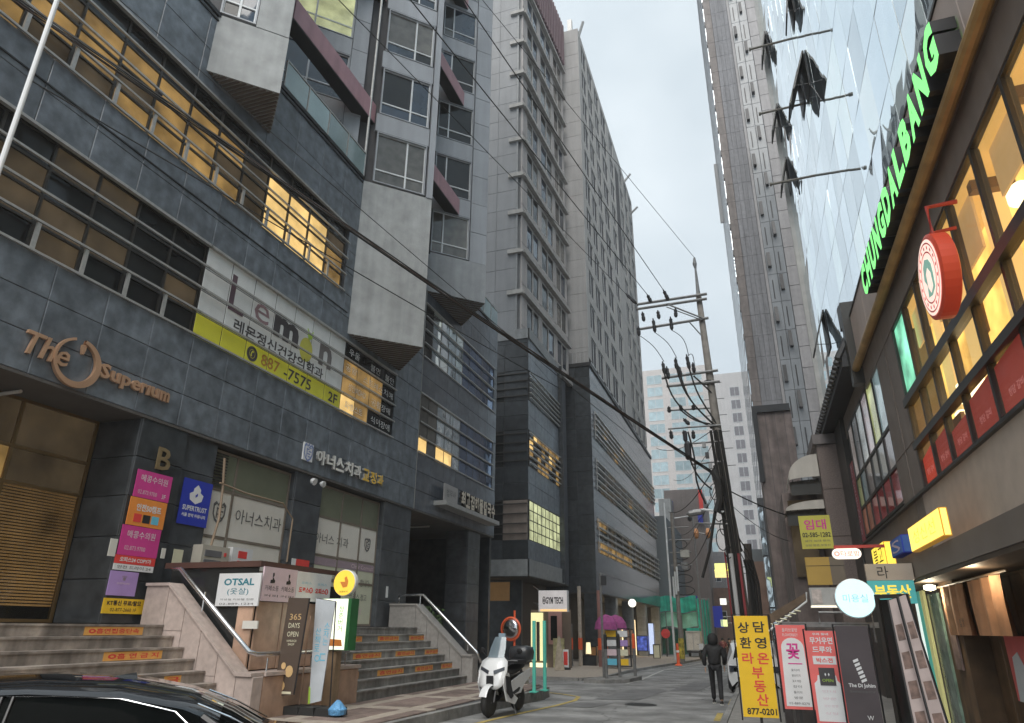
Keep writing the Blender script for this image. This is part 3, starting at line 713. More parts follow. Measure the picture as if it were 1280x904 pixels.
# balcony glass on the podium roof and at the far corner
for (a, c, z, n_) in ((12.5, 17.0, 16.32, 4), (27.6, 30.6, 16.32, 3)):
    bl = obj('balcony_railing', MB().box(a, c, z+.95, z+1.0, -.02, .03, FA), frame_grey, A)
    for k in range(n_):
        u = a+(c-a)*k/n_
        pane(bl, 'glass_panel', teal_glass, FA, u+.03, u+(c-a)/n_-.03, z+.05, z+.93, .01, .015)
        obj('baluster', MB().box(u-.02, u+.02, z, z+.95, -.02, .03, FA), frame_grey, bl)

# ================================================================ MIDDLE LEFT BUILDING (B)
B = thing('apartment_tower', 'grey panelled tower with cream window ledges on a louvred granite base, second from left', 'building', (-14, 40, 0))
FB = FY(36.0); FBs = FX(-11.5)
obj('wall', MB().box(-22, -11.56, 36.06, 44.9, 4.26, 18.55), granite_core, B)
for (v0, v1) in ((15.97, 18.6), (12.32, 14.08), (8.32, 10.18), (5.15, 6.13)):
    nv = .88 if v1-v0 > 1 else 1
    tiles(B, 'granite_panel', granite_dark if v0 > 9 else granite_dark, FB, -17.5, -11.5, v0, v1, 1.5, nv, n0=0)
    tiles(B, 'granite_panel', granite, FBs, 36.0, 42.6, v0, v1, 1.3, nv, n0=0)
tiles(B, 'granite_panel', granite_dark, FY(42.6), -12.2, -11.2, 4.3, 18.6, 1, 1.2)
obj('parapet_trim', MB().box(-17.5, -11.4, 35.92, 36.0, 18.0, 18.65).box(-11.5, -11.42, 35.92, 42.7, 18.0, 18.65), granite_light, B)
obj('fascia', MB().box(-17.5, -11.42, 35.9, 36.0, 4.26, 5.12).box(-11.5, -11.4, 35.9, 43.2, 4.26, 5.12), granite_light, B)
for zi, (v0, v1) in enumerate(((6.15, 8.3), (10.2, 12.3), (14.1, 15.95))):
    def gf(i, j, zi=zi): return glass_green_lit if (zi == 0) else ((glass_amber if random.random() < .8 else glass_lit) if zi == 1 and random.random() < .6 else random.choice([glass_dark, glass_blue]))
    w = band(B, FBs, [36.2+.8*k for k in range(9)], v0, v1, gf, n=-.035, rows=4, rails=False, fd=.03)
    b = MB()
    for k in range(6): b.box(36.1, 42.7, v0+(v1-v0)*(k+.5)/6-.03, v0+(v1-v0)*(k+.5)/6+.03, .05, .14, FBs)
    if zi: obj('louvre', b, frame_grey, w)
    w = band(B, FB, [-17.4, -15.9, -14.4, -13.0], v0, v1, (lambda i, j: glass_green_lit if (zi == 0 and j == 3 and i == 1) else glass_dark), n=-.035, rows=3, rails=False, fd=.03)
    obj('stone_infill', MB().box(-13.0, -11.56, v0, v1, -.05, -.02, FB), granite_dark if zi else brown_clad, w)
    b = MB()
    for k in range(4): b.box(-17.4, -11.56, v0+(v1-v0)*(k+.6)/4-.03, v0+(v1-v0)*(k+.6)/4+.03, .03, .1, FB)
    obj('rail', b, frame_dark, w)
# ground floor under B
obj('recess_wall', MB().box(-22, -12.6, 38.2, 38.4, -.4, 4.3), granite_dark, B)
obj('recess_side', MB().box(-13.1, -13.0, 38.4, 44.5, -.4, 4.3), mat('shop_interior_dark', (.06, .045, .035)), B)
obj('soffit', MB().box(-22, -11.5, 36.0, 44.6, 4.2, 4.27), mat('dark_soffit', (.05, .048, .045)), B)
obj('lit_panel', MB().box(-14.9, -13.3, 38.15, 38.2, 3.1, 4.1), mat('brown_lit_wood', (.22, .12, .05), emit=(.5, .28, .1), es=.12), B)
# tower above
zt = 56
obj('tower_core', MB().box(-24, -12.4, 36.26, 46.0, 18.5, zt).prism([(-12.95, 36.36), (-12.13, 36.36), (-11.62, 45.9), (-12.95, 45.9)], 18.5, 51.5), seam, B)
FBt = FY(36.2)
tiles(B, 'wall_panel', panel, FBt, -19.6, -12.35, 18.6, zt, 1.45, 1.48)
obj('edge_strip', MB().box(-12.42, -12.3, 18.6, zt, 0, .06, FBt), granite_light, B)
FBb = Fr((-12.08, 36.3, 0), (math.sin(math.radians(3.1)), math.cos(math.radians(3.1)), 0))
ledge_m = mat('cream_ledge', (.34, .33, .315), rough=.7, var=.1, scale=4, streak=.2)
wf = mat('warm_grey_frame', (.36, .345, .33), rough=.6)
for k in range(0, 11):
    z = 21.3-2.95+2.95*k
    if z > 49: break
    obj('ledge', MB().box(-.12, 9.7, z-.12, z+.12, 0, .30, FBb).box(-12.95, -12.08+.2, 36.0, 36.3, z-.14, z+.14), ledge_m, B)
    bar(B, 'wall_panel', warm_panel, FBb, 0, 9.6, z+.15, z+.75, -.06, .02)
    bar(B, 'wall_panel', panel, FY(36.34), -12.93, -12.1, z+.16, z+2.78, -.04, 0)
    for (a, c) in ((.9, 3.2), (3.8, 6.4), (7.0, 9.2)):
        w = obj('window', frame_mb(FBb, [a, (a+c)/2, c], [z+.78, z+2.7], -.06, .03, .12), wf, B)
        for (d, e) in ((a, (a+c)/2), ((a+c)/2, c)):
            pane(w, 'pane', random.choice([glass_dark, glass_curtain, glass_blue]), FBb, d+.06, e-.06, z+.84, z+2.64, -.02)
    for (a, c) in ((0, .86), (3.24, 3.76), (6.44, 6.96), (9.24, 9.6)):
        bar(B, 'wall_panel', warm_panel, FBb, a, c, z+.76, z+2.8, -.06, .04)
b = MB()
for k in range(22): b.box(.1+.44*k, .3+.44*k, 48.6, 53.2, .05, .3, FBb)
for k in range(6): b.box(0, 9.7, 48.8+.8*k, 48.95+.8*k, .02, .2, FBb)
obj('crown_screen', b, mat('dark_mauve_slat', (.16, .10, .115), rough=.6), B)

# ================================================================ FAR LEFT TOWER (C)
C = thing('beige_apartment_block', 'tall beige apartment block on a shiny granite base with long louvred windows', 'building', (-12, 60, 0))
FC = FX(-10.0); FCf = FY(46.0)
obj('wall', MB().box(-22, -10.06, 46.06, 77, 3.9, 19.85), granite_core, C)
tiles(C, 'granite_panel', granite_dark, FCf, -13.4, -10, 3.9, 19.9, 1.13, 1.0)
for (v0, v1) in ((3.9, 6.5), (8.85, 10.75), (13.0, 14.45), (16.5, 19.9)):
    tiles(C, 'granite_panel', gr_c, FC, 46, 77, v0, v1, 2.1, 1.1 if v1-v0 > 2 else .8)
tiles(C, 'granite_panel', gr_c, FC, 46, 47.0, 6.5, 8.85, 1, 1.17); tiles(C, 'granite_panel', gr_c, FC, 46, 47.0, 10.75, 13.0, 1, 1.1); tiles(C, 'granite_panel', gr_c, FC, 46, 47.0, 14.45, 16.5, 1, 1.0)
obj('parapet_trim', MB().box(46, 77, 19.7, 19.98, 0, .1, FC).box(-11.7, -9.9, 19.7, 19.98, 0, .1, FCf), dark_metal, C)
for zi, (v0, v1) in enumerate(((6.5, 8.85), (10.75, 13.0), (14.45, 16.5))):
    w = band(C, FC, [47.0+1.5*k for k in range(21)], v0, v1, lambda i, j: (glass_amber if (zi == 0 and j == 0 and i < 8) else glass_amber if random.random() < .12 else random.choice([glass_dark, glass_blue, glass_brown])), n=-.035, rows=3, rails=False, fd=.03)
    b = MB()
    for k in range(5): b.box(46.9, 77, v0+(v1-v0)*(k+.5)/5-.05, v0+(v1-v0)*(k+.5)/5+.05, .06, .2, FC)
    for k in range(11): b.box(47+3*k, 47.06+3*k, v0, v1, .04, .1, FC)
    obj('louvre', b, frame_grey, w)
obj('soffit', MB().box(-22, -10.0, 46, 77, 3.84, 3.91), MAT['dark_soffit'], C)
for (y0, y1, m_) in ((46.1, 46.9, granite_dark), (52.6, 53.4, granite_light), (59.5, 60.3, granite_light), (66.8, 67.6, granite_light), (76, 76.9, granite_light)):
    tiles(C, 'granite_panel', m_, FX(-10.05), y0, y1, gz(y0)-.1, 3.85, .8, 1.3)
    tiles(C, 'granite_panel', m_, FY(y0), -10.9, -10.05, gz(y0)-.1, 3.85, .85, 1.3)
obj('column', MB().box(-10.9, -10.1, 46.15, 46.85, -1, 3.85).box(-10.9, -10.1, 52.65, 53.35, -1, 3.85).box(-10.9, -10.1, 59.55, 60.2, -1, 3.85).box(-10.9, -10.1, 66.85, 67.5, -1, 3.85).box(-10.9, -10.1, 76.05, 76.85, -1, 3.85), granite_core, C)
obj('recess_wall', MB().box(-13.4, -13.2, 44.6, 77, -1, 3.85).box(-13.4, -10.95, 76.95, 77.1, -1, 3.85), mat('arcade_dark', (.035, .032, .03)), C)
shopm = mat('warm_shop_glow', (.12, .09, .05), emit=(1., .75, .4), es=1.8)
obj('shop_front', MB().box(-12.6, -12.5, 60.6, 66.4, -.8, 2.6).box(-12.6, -12.5, 68.2, 75.5, -.8, 2.6), shopm, C)
tw = mat('beige_render_panel', (.40, .395, .385), rough=.7, var=.05, scale=1, rnd=.03, streak=.1)
twf = mat('taupe_render_panel', (.36, .35, .345), rough=.7, var=.05, scale=1, rnd=.03, streak=.1)
obj('tower_core', MB().box(-22, -10.2, 46.56, 75.4, 19.8, 53.2), seam, C)
FCt = FX(-10.12); FCtf = FY(46.5)
tiles(C, 'wall_panel', twf, FCtf, -11.7, -10.12, 19.9, 53.3, 1.58, 1.5)
cols = [(47.6, 49.5), (50.2, 52.2), (53.2, 55.2), (56.2, 58.8), (60.4, 62.6), (66.4, 68.4), (69.6, 71.6), (72.8, 74.8)]
gap = [46.5]+[x for c in cols for x in c]+[75.5]
for k in range(11):
    z = 20.6+2.97*k
    tiles(C, 'wall_panel', tw, FCt, 46.5, 75.5, z+2.15, z+2.97, 7.25, .97, t=.05, gap=.008)
    for q in range(0, len(gap), 2):
        bar(C, 'wall_panel', tw, FCt, gap[q], gap[q+1], z, z+2.14, -.05, 0)
    for (a, c) in cols:
        w = obj('window', frame_mb(FCt, [a, (a+c)/2, c], [z, z+2.14], -.14, -.06, .08), white_frame, C)
        for (d, e) in ((a, (a+c)/2), ((a+c)/2, c)):
            g = random.choice([glass_blue, glass_dark, mirror_side, mirror_side, glass_curtain])
            if k == 0 and 57 < a < 60: g = glass_lit
            pane(w, 'pane', g, FCt, d+.04, e-.04, z+.04, z+2.1, -.1)
obj('recess_shade_strip', MB().box(63.4, 65.6, 38, 50.5, 0, .01, FCt), seam, C)  # flat dark strip painted in for the shade of a recess
obj('antenna', MB().box(-11.2, -10.8, 47.0, 47.4, 53.2, 55.2), frame_grey, C)
for a_, c_ in (((-10.2, 46.9, 52.5), (-9.6, 46.6, 54.0)), ((-10.2, 70, 52.5), (-9.3, 70, 53.6)), ((-10.2, 74, 50.5), (-9.2, 74, 51.4))): obj('rooftop_arm', MB().tube([a_, c_], .13, 6), frame_grey, C)
obj('roof_railing', (lambda b: [b.tube([(-11.6+.3*k, 46.1, 19.98), (-11.6+.3*k, 46.1, 20.9)], .02, 4) for k in range(6)] and b.tube([(-11.6, 46.1, 20.9), (-10.1, 46.1, 20.9)], .02, 4))(MB()), frame_grey, C)

# ================================================================ BUILDINGS AT THE END OF THE STREET
def block(name, label, x0, x1, y0, y1, z1, m, fl=3., wcols=(), wm=None, ww=1.6, wh=1.5, z0=-1., zs=None, side=None):
    t = thing(name, label, 'building', ((x0+x1)/2, (y0+y1)/2, z0))
    obj('wall', MB().box(x0, x1, y0, y1, z0, z1), m, t)
    fr = FY(y0)
    zz = zs if zs is not None else z0+4.
    while zz+wh < z1-.6:
        for c in wcols:
            w = obj('window', frame_mb(fr, [c-ww/2, c, c+ww/2] if ww > 1.3 else [c-ww/2, c+ww/2], [zz, zz+wh], .0, .06, .1), white_frame, t)
            pane(w, 'pane', wm or glass_dark, fr, c-ww/2+.05, c+ww/2-.05, zz+.05, zz+wh-.05, .03)
        zz += fl
    return t
blue_pale = pane_mat('pale_blue_glass', (.42, .54, .58), rip=.02, spec=.6, var=.15)
Y1 = 150.
GX = lambda px, py: None
g1 = block('white_apartment_block', 'pale white high-rise with light blue window columns at the end of the street', -21.61, -4.95, 150, 165, 57.69, white_apt, 2.9,
      [-17.55, -12.57, -8.66], blue_pale, 3.4, 2.1, -2)
g2 = block('white_apartment_block', 'cream high-rise with one column of dark windows, right of the utility pole', -4.66, 6.39, 146, 165, 53.69, mat('cream_apartment_render', (.66, .64, .635), rough=.85, var=.06, scale=.5, streak=.06), 2.9,
      [-0.29], mat('balcony_shadow', (.24, .23, .25), rough=.6), 1.9, 2.0, -2)
blk = block('metal_clad_building', 'brown grey windowless metal clad building with a red edge, behind the street lamp posts', -12.05, -6.52, 105, 120, 21.34, brown_apt, 4, [], None)
obj('ribs', (lambda b: [b.box(-12.05+.1+.32*k, -12.05+.16+.32*k, 0, 21.34-.2, 0, .05, FY(105)) for k in range(19)] and b)(MB()), brown_apt, blk)
board(blk, 'wall_sign', P_blue, FY(105), -11.38, -10.79, 18.09, 19.63, .06, .3)
board(blk, 'wall_sign', P_red, FY(105), -6.98, -6.41, 17.91, 21.08, .06, .4)
board(blk, 'wall_sign', P_blue, FY(105), -7.32, -6.64, 16.18, 17.79, .06, .5)
block('teal_grey_building', 'narrow slate grey building beside the shiny granite base, behind the lamp post', -10.91, -9.46, 82, 100, 14.09, grey_teal, 3.4, [], None)
block('low_beige_building', 'small beige building with a flat roof between the slate grey one and the granite base', -12.43, -10.72, 101, 104, 19.38, conc, 3.4, [], None)
bf = block('brick_shop_building', 'low brown brick shop building at the far right end of the street', -7.88, -4.25, 110, 125, 7.53, mat('far_brick', (.22, .14, .11), rough=.8, var=.2, scale=1.5), 3.2, [-6.74, -5.6], glass_dark, 1.5, 1.3)
block('grey_office_block', 'mid grey office block far down the street on the right', -8.37, -5.08, 126, 140, 14.29, mat('far_grey_render', (.24, .24, .25), rough=.8), 3.2, [-7.77, -6.7], glass_blue, 1.6, 1.5)

# ================================================================ RIGHT SIDE: STONE TOWER (D)
D = thing('stone_clad_tower', 'very tall dark grey ribbed stone tower rising out of the top of the photo', 'building', (2.5, 40, 0))
FD = FY(62.0); XD = 1.29
obj('tower_core', MB().box(XD+.06, 20, 62.1, 118, -1, 122), seam, D)
tiles(D, 'stone_panel', brown_band, FD, XD, 2.04, 6, 120, .75, 2.1, n0=.06)
tiles(D, 'stone_panel', mat('ribbed_stone', (.19, .19, .202), rough=.75, var=.14, scale=3, rnd=.035, streak=.22), FD, 2.06, 3.79, 6, 120, .432, 2.1, n0=0, gap=.012)
bar(D, 'stone_strip', tile_grey, FD, 3.81, 4.06, 6, 120, -.05, .03)
tiles(D, 'stone_panel', tile_grey, FD, 5.81, 6.83, 3, 120, 1.02, 2.05, n0=.04, gap=.04)
obj('white_corner_trim', MB().box(6.85, 7.2, 5, 120, -.05, .16, FD), mat('pale_trim', (.5, .48, .45), rough=.6), D)
pale_pan = mat('pale_blue_grey_glazing', (.235, .25, .265), rough=.25, var=.08, scale=1, rnd=.05, streak=.1)
for c, (a, e) in enumerate(((4.08, 4.93), (4.95, 5.79))):
    for k in range(38):
        z = 4.2+2.9*k
        bar(D, 'window_panel', pale_pan, FD, a+.01, e-.01, z, z+2.87, -.06, .0)
        if k < 34 and (k+c) % 2 == 0:
            h = 1.7; zz = z+.7+.4*c
            sash = MB(); sash.prism([(0, 0), (.0, h), (.04, h), (.3+.1*(k % 3), .05)], -(e-.42), -(a+.14), Fr((0, 62, zz), (0, -1, 0)))
            obj('open_sash', sash, dark_metal, D)
        elif k < 34:
            obj('slot_window', MB().box(a+.3, a+.4, z+.3, z+2.3, .0, .02, FD), dark_metal, D)
# street face with balcony glass
fd = FXm(XD)
for k in range(38):
    z = 6+3*k
    bar(D, 'floor_band', tile_grey, fd, -117, -62.15, z, z+.55, -.06, .08)
    for j in range(4):
        u = -117+13.7*j
        bar(D, 'glass_panel', mirror_side, fd, u, u+13.5, z+.57, z+2.98, -.04, .06)
obj('blade_sign_frame', MB().box(-.6, .0, 66, 78, 0, .3, Fr((XD, 105, 0), (1, 0, 0))), galv, D)
BK = thing('brown_stone_block', 'rough brown stone block framed in black steel, left of the cream awnings', 'building', (1.5, 36, 0))
bk = obj('stone_body', MB().box(.72, 2.40, 34.2, 38.5, -1, 11.75), mat('rough_brown_stone', (.20, .16, .148), rough=.8, var=.28, scale=2.2, streak=.35, detail=8), BK)
obj('block_frame', MB().box(.62, 2.36, 11.6, 11.95, 0, .14, FY(34.2)).box(.62, .84, 8.2, 11.6, 0, .14, FY(34.2)), dark_metal, BK)
for j in range(3):
    bar(BK, 'stone_seam', seam, FY(34.2), 1.2+.42*j, 1.215+.42*j, 0, 11.6, 0, .004)
D2 = thing('glass_fronted_block', 'low block with rippled mirror glazing behind the utility pole', 'building', (1.6, 44, 0))
obj('wall', MB().box(.5, 1.2, 46, 61, -1, 9.5), seam, D2)
for k in range(3):
    for j in range(6): pane(D2, 'pane', mirror_side, FY(46), .5+.045*j, .54+.045*j, 0+3*k, 2.9+3*k, .05)
    for j in range(9): pane(D2, 'pane', mirror_side, FXm(.5), -65.8+2.2*j, -63.7+2.2*j, 0+3*k, 2.9+3*k, .04)

# ================================================================ GLASS CURTAIN WALL (E)
E = thing('mirror_glass_building', 'curtain wall office building mirroring the pale sky behind the green letter sign', 'building', (8, 22, 0))
obj('core', MB().box(4.42, 16, -6, 37.4, 0, 62), mat('curtain_wall_gasket', (.16, .17, .18)), E)
fe = FXm(4.3); far = MB(); cw, chh = 1.5, 2.0
mul = MB()
for i in range(29):
    y0 = 37.45-cw*(i+1)
    for j in range(27):
        z0 = 6.+chh*j
        vis = z0 < 12+(y0-8)*1.05+5 and y0 > 8 and z0 < 44
        ti = (random.uniform(-.008, .008), random.uniform(-.008, .008))
        P = [fe.p(-(y0+cw)+.014, z0+.014, ti[0]), fe.p(-y0-.014, z0+.014, -ti[0]*.6), fe.p(-y0-.014, z0+chh-.014, ti[1]), fe.p(-(y0+cw)+.014, z0+chh-.014, -ti[1])]
        bk_ = [p - fe.N*.02 for p in P]
        q = MB().add(P+bk_, [(0, 1, 2, 3), (0, 4, 5, 1), (1, 5, 6, 2), (2, 6, 7, 3), (3, 7, 4, 0)])
        if vis: obj('glass_pane', q, mirror_glass, E)
        else: far.add(q.v, q.f)
o = obj('upper_glazing', far, mirror_glass, E); o['kind'] = 'stuff'
for i in range(30): mul.box(-(37.45-cw*i)-.012, -(37.45-cw*i)+.012, 6, 60, -.05, -.004, fe)
for j in range(28): mul.box(-37.4, 6, 6+chh*j-.012, 6+chh*j+.012, -.05, -.006, fe)
obj('mullion', mul, frame_grey, E)
def sash(y, z, w, h, op):
    b = MB(); f = Fr((4.3, y, z), (0, -1, 0))
    b.prism([(0.03, h), (.09, h), (op+.06, .06), (op, .0)], 0, w, Fr((4.3, y, z), (-1, 0, 0), (0, 0, 1)))
    o = obj('open_sash', b, frame_dark, E)
    obj('sash_opening', MB().box(0, w, 0, h, .02, .035, Fr((4.3, y+w, z), (0, -1, 0))), dark_metal, E)
    obj('stay_arm', MB().tube([(4.25, y+.1, z+.2), (4.3-op*.9, y+.1, z+.25)], .018, 5), dark_metal, E)
for (y, z, op) in [(24.7, 22.6, .62), (26.6, 23.4, .6), (31.7, 13.7, .62), (35.8, 25.4, .5), (35.9, 29.4, .5), (35.9, 35.2, .4), (25.0, 27.0, .3)]:
    sash(y, z, 1.3, 1.9, op)
for z in (20.05, 23.95, 27.85, 31.6):
    obj('rod_arm', MB().tube([(4.3, 27.4, z), (2.45, 27.4, z-.05)], .055, 7).tube([(2.5, 27.4, z-.05), (2.42, 27.4, z-.05)], .09, 7), mat('weathered_rod', (.20, .18, .15), rough=.6), E)
obj('edge_column', MB().box(-37.5, -37.38, 5, 60, 0, .22, fe), MAT['pale_trim'], E)

# ================================================================ RESTAURANT (F)
F = thing('restaurant_building', 'brown restaurant front with big amber upper windows and a long canopy on the right', 'building', (5, 8, 0))
fx = FXm(3.0)
obj('wall', MB().box(4.0, 4.2, -6, 23.5, 0, 8.9).box(3.35, 4.0, -6, 23.5, 7.1, 8.9).box(3.42, 4.0, -6, 23.5, 0, 3.9).box(3.35, 4.0, 13.75, 15.65, 3.9, 7.1).box(3.02, 3.35, -6, 23.5, 7.1, 8.9).box(3.02, 3.35, 13.8, 15.65, 2.6, 7.1).box(3.02, 3.35, -6, 23.5, 2.6, 3.95), brown_clad, F)
sf = mat('rosy_taupe_fascia', (.48, .385, .335), rough=.5, var=.07, scale=2, streak=.06)
for i in range(11):
    y0 = -5.4+2.08*i
    bar(F, 'fascia_panel', sf, fx, -(y0+2.07), -y0, 7.7, 8.93, 0, .12)
obj('fascia_cap', MB().box(-17.5, 6, 8.93, 8.98, -.3, .14, fx), frame_dark, F)
obj('gutter_bar', MB().tube([(2.80, -6, 7.57), (2.80, 17.4, 7.57)], .09, 12), mat('bright_bronze', (.48, .30, .12), rough=.4, metal=.35, var=.2, scale=3), F)
obj('lintel', MB().box(-17.4, 6, 7.08, 7.69, 0, .05, fx).box(-17.4, 6, 7.62, 7.68, .05, .09, fx), brown_clad, F)
# amber interior behind the glass; room light is put in as surface emission
inter = mat('glowing_room_wall', (.35, .2, .08), rough=.8, var=.4, scale=1.1, emit=(.9, .52, .12), es=1.9, detail=3)
obj('room_wall', MB().box(3.6, 3.65, -6, 13.6, 3.95, 7.1), inter, F)
for yy in (1.5, 3.4, 5.2, 7.0, 8.7, 10.3, 11.8):
    obj('ceiling_beam', MB().box(3.1, 3.58, yy, yy+.14, 6.86, 7.01), wood, F)
    obj('window_blind', MB().box(3.16, 3.19, yy+.3, yy+1.1, 6.2+.15*(int(yy*7) % 3), 7.0), mat('glowing_roller_blind', (.5, .36, .18), emit=(.8, .5, .2), es=.45), F)
    obj('chair_back', MB().box(3.3, 3.36, yy+.2, yy+.7, 3.95, 4.9), wood, F)
    obj('wall_frame', MB().box(3.56, 3.595, yy+.5, yy+1.0, 5.75, 6.3), wood, F)
obj('room_ceiling', MB().box(3.05, 3.59, -6, 13.6, 7.02, 7.08), mat('glowing_ceiling', (.3, .18, .08), emit=(.8, .46, .12), es=.9), F)
for (y, z, r_) in [(11.3, 5.0, .26), (8.2, 6.4, .16), (9.9, 5.1, .12), (6.0, 6.2, .2), (12.3, 4.9, .1)]:
    obj('room_lamp', MB().lathe([(.05, -r_), (r_, -r_*.5), (r_, r_*.5), (.05, r_)], (3.4, y, z), n=14), flat('lamp_glow', (1., .85, .5), 3.0), F)
for y in (5.5, 7.6, 9.1, 10.9, 12.4):
    obj('room_column', MB().box(3.45, 3.59, y, y+.5, 3.95, 7.05), mat('glowing_pier', (.45, .28, .1), emit=(1., .7, .26), es=.8), F)
clear = mat('clear_glass_film', (.5, .4, .25), rough=.02, alpha=.14, spec=.6, var=.05)
my = [13.72, 12.66, 11.64, 10.52, 9.32, 8.1, 6.9, 5.6, 4.2, 2.8, 1.4, 0, -2]
us = [-y for y in my]
wr = obj('window', frame_mb(fx, us, [3.98, 4.77, 5.57, 7.08], -.06, .04, .075), frame_dark, F)
obj('thick_transom', MB().box(us[0], us[-1], 5.50, 5.65, .042, .10, fx).box(us[0], us[-1], 4.71, 4.83, .042, .09, fx), frame_dark, wr)
for i in range(len(us)-1):
    for (a, c) in ((3.98, 4.77), (4.77, 5.57), (5.57, 7.08)):
        g = clear
        if i == 0 and a > 5: g = mat('green_lit_glass', (.1, .3, .2), rough=.3, var=.5, scale=1.6, emit=(.25, .8, .5), es=.9, rnd=.01, col2=None)
        pane(wr, 'pane', g, fx, us[i]+.04, us[i+1]-.04, a+.04, c-.04, -.0, .015)
    # red poster in the lowest panes, top edge rising towards the viewer
    h0 = 4.72 if i < 1 else 4.62
    pm_ = flat('poster_red', (.62, .07, .06), .18) if i else flat('poster_scarlet', (.75, .06, .03), .35)
    b = MB(); hh = [.62, .62, .5, .66, .72, .7][i % 6]
    b.prism([(us[i]+.04, 4.03), (us[i+1]-.04, 4.03), (us[i+1]-.04, 4.03+hh), (us[i]+.04, 4.03+hh*(.9 if i else .8))], -.03, -.02, fx)
    o = obj('window_poster', b, pm_, wr)
    text(o, 'lettering', '청담 갈비', flat('poster_pink', (.8, .35, .33), .2), fx, (us[i]+us[i+1])/2, 4.25, w=.5, h=.1, n=.003)
obj('pier', MB().box(-15.65, -13.78, 2.9, 7.08, 0, .04, fx).box(-14.62, -14.58, 2.9, 7.08, .04, .055, fx).box(-15.65, -13.78, 4.9, 4.93, .04, .05, fx), brown_clad, F)
# second window further on
my2 = [21.6, 20.7, 19.75, 18.7, 17.7, 16.7, 15.7]; us = [-y for y in my2]
w2 = obj('window', frame_mb(fx, us, [4.12, 4.88, 5.72, 7.2], -.06, .03, .07), frame_dark, F)
cols_ = [(.5, .55, .56), (.45, .40, .42), (.62, .68, .30), (.35, .48, .50), (.42, .38, .36), (.25, .27, .28)]  # pale reflection painted into the panes above the red row
for i in range(6):
    for j, (a, c) in enumerate(((4.12, 4.88), (4.88, 5.72), (5.72, 7.2))):
        cc_ = cols_[(i+2*j) % 6] if j else ((.45, .08, .08) if i > 1 else (.6, .2, .1))
        k_ = .55 if j == 2 else .3 if j == 1 else .5
        g = mat('toned_pane_%d_%d' % (i, j), tuple(x*k_ for x in cc_), rough=.08, var=.3, scale=1.2, emit=cc_, es=.45 if j == 2 else .12, rnd=.02, spec=.6)
        pane(w2, 'pane', g, fx, us[i]+.04, us[i+1]-.04, a+.04, c-.04, 0)
obj('red_letter_strip', MB().box(-22.3, -21.7, 4.0, 6.3, 0, .03, fx), mat('faded_red_strip', (.35, .08, .09), var=.2, scale=5), w2)
text(w2, 'lettering', '청\n담\n동\n갈\n비', P_pink, fx, -22.0, 5.2, w=.3, h=2.1, n=.04)
# render band, canopy
obj('render_band', MB().box(-13.9, 6, 2.8, 3.93, 0, .06, fx), plaster, F)
obj('sill', MB().box(-22.3, 6, 3.93, 3.98, 0, .12, fx), frame_dark, F)
obj('lower_pier', MB().box(-23.4, -13.92, 2.8, 3.93, 0, .05, fx), brown_clad, F)
canopy_m = mat('canopy_metal', (.18, .15, .13), rough=.5, var=.08, scale=2)
obj('canopy', MB().box(2.5, 3.0, -6, 16.3, 2.5, 2.82), canopy_m, F)
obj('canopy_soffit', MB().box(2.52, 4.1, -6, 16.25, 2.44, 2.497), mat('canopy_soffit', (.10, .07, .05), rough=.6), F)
# dark scalloped tile eave further along
ev = obj('tiled_eave', MB().prism([(2.55, 7.75), (3.3, 7.75), (3.3, 9.0), (3.1, 9.0), (2.62, 8.25)], -27.2, -17.5, Fr((0, 0, 0), (1, 0, 0), (0, 0, 1))), mat('black_roof_tile', (.025, .025, .027), rough=.5, var=.2, scale=5), F)
tb = MB()
for k in range(26):
    y = 17.6+.37*k
    obj('roof_tile', MB().tube([(2.52, y, 7.98), (3.14, y, 9.1)], .12, 8), MAT['black_roof_tile'], ev)
obj('gable_bracket', MB().box(2.7, 3.02, 17.2, 17.5, 7.2, 9.35).box(2.7, 3.0, 17.5, 17.8, 8.8, 9.4), frame_dark, F)
# shop front under the canopy
sh = obj('shop_front_wall', MB().box(3.3, 3.4, -6, 16, 0, 2.45).box(2.95, 3.3, 13.2, 14.2, 0, 2.45).box(2.95, 3.3, 9.4, 9.6, 0, 2.45), wood, F)
for k in range(14):
    bar(sh, 'wood_plank', wood, FXm(3.29), -13.1+.27*k, -13.1+.27*k+.26, .3, 2.4, 0, .02+.01*(k % 2))
bar(sh, 'wood_beam', wood, FXm(3.27), -13.2, -9.5, .25, .42, 0, .1)
board(F, 'red_poster', P_rose, FXm(3.2), -12.0, -11.0, .8, 1.62, 0, .03)
obj('poster_figure', MB().prism([(-11.9, .8), (-11.4, .8), (-11.35, 1.2), (-11.55, 1.42), (-11.8, 1.35)], .03, .036, FXm(3.2)), P_white, F)
board(F, 'menu_board', mat('menu_board', (.28, .20, .18), var=.3, scale=6), FXm(2.94), -13.9, -13.5, 1.1, 2.0, 0, .03)

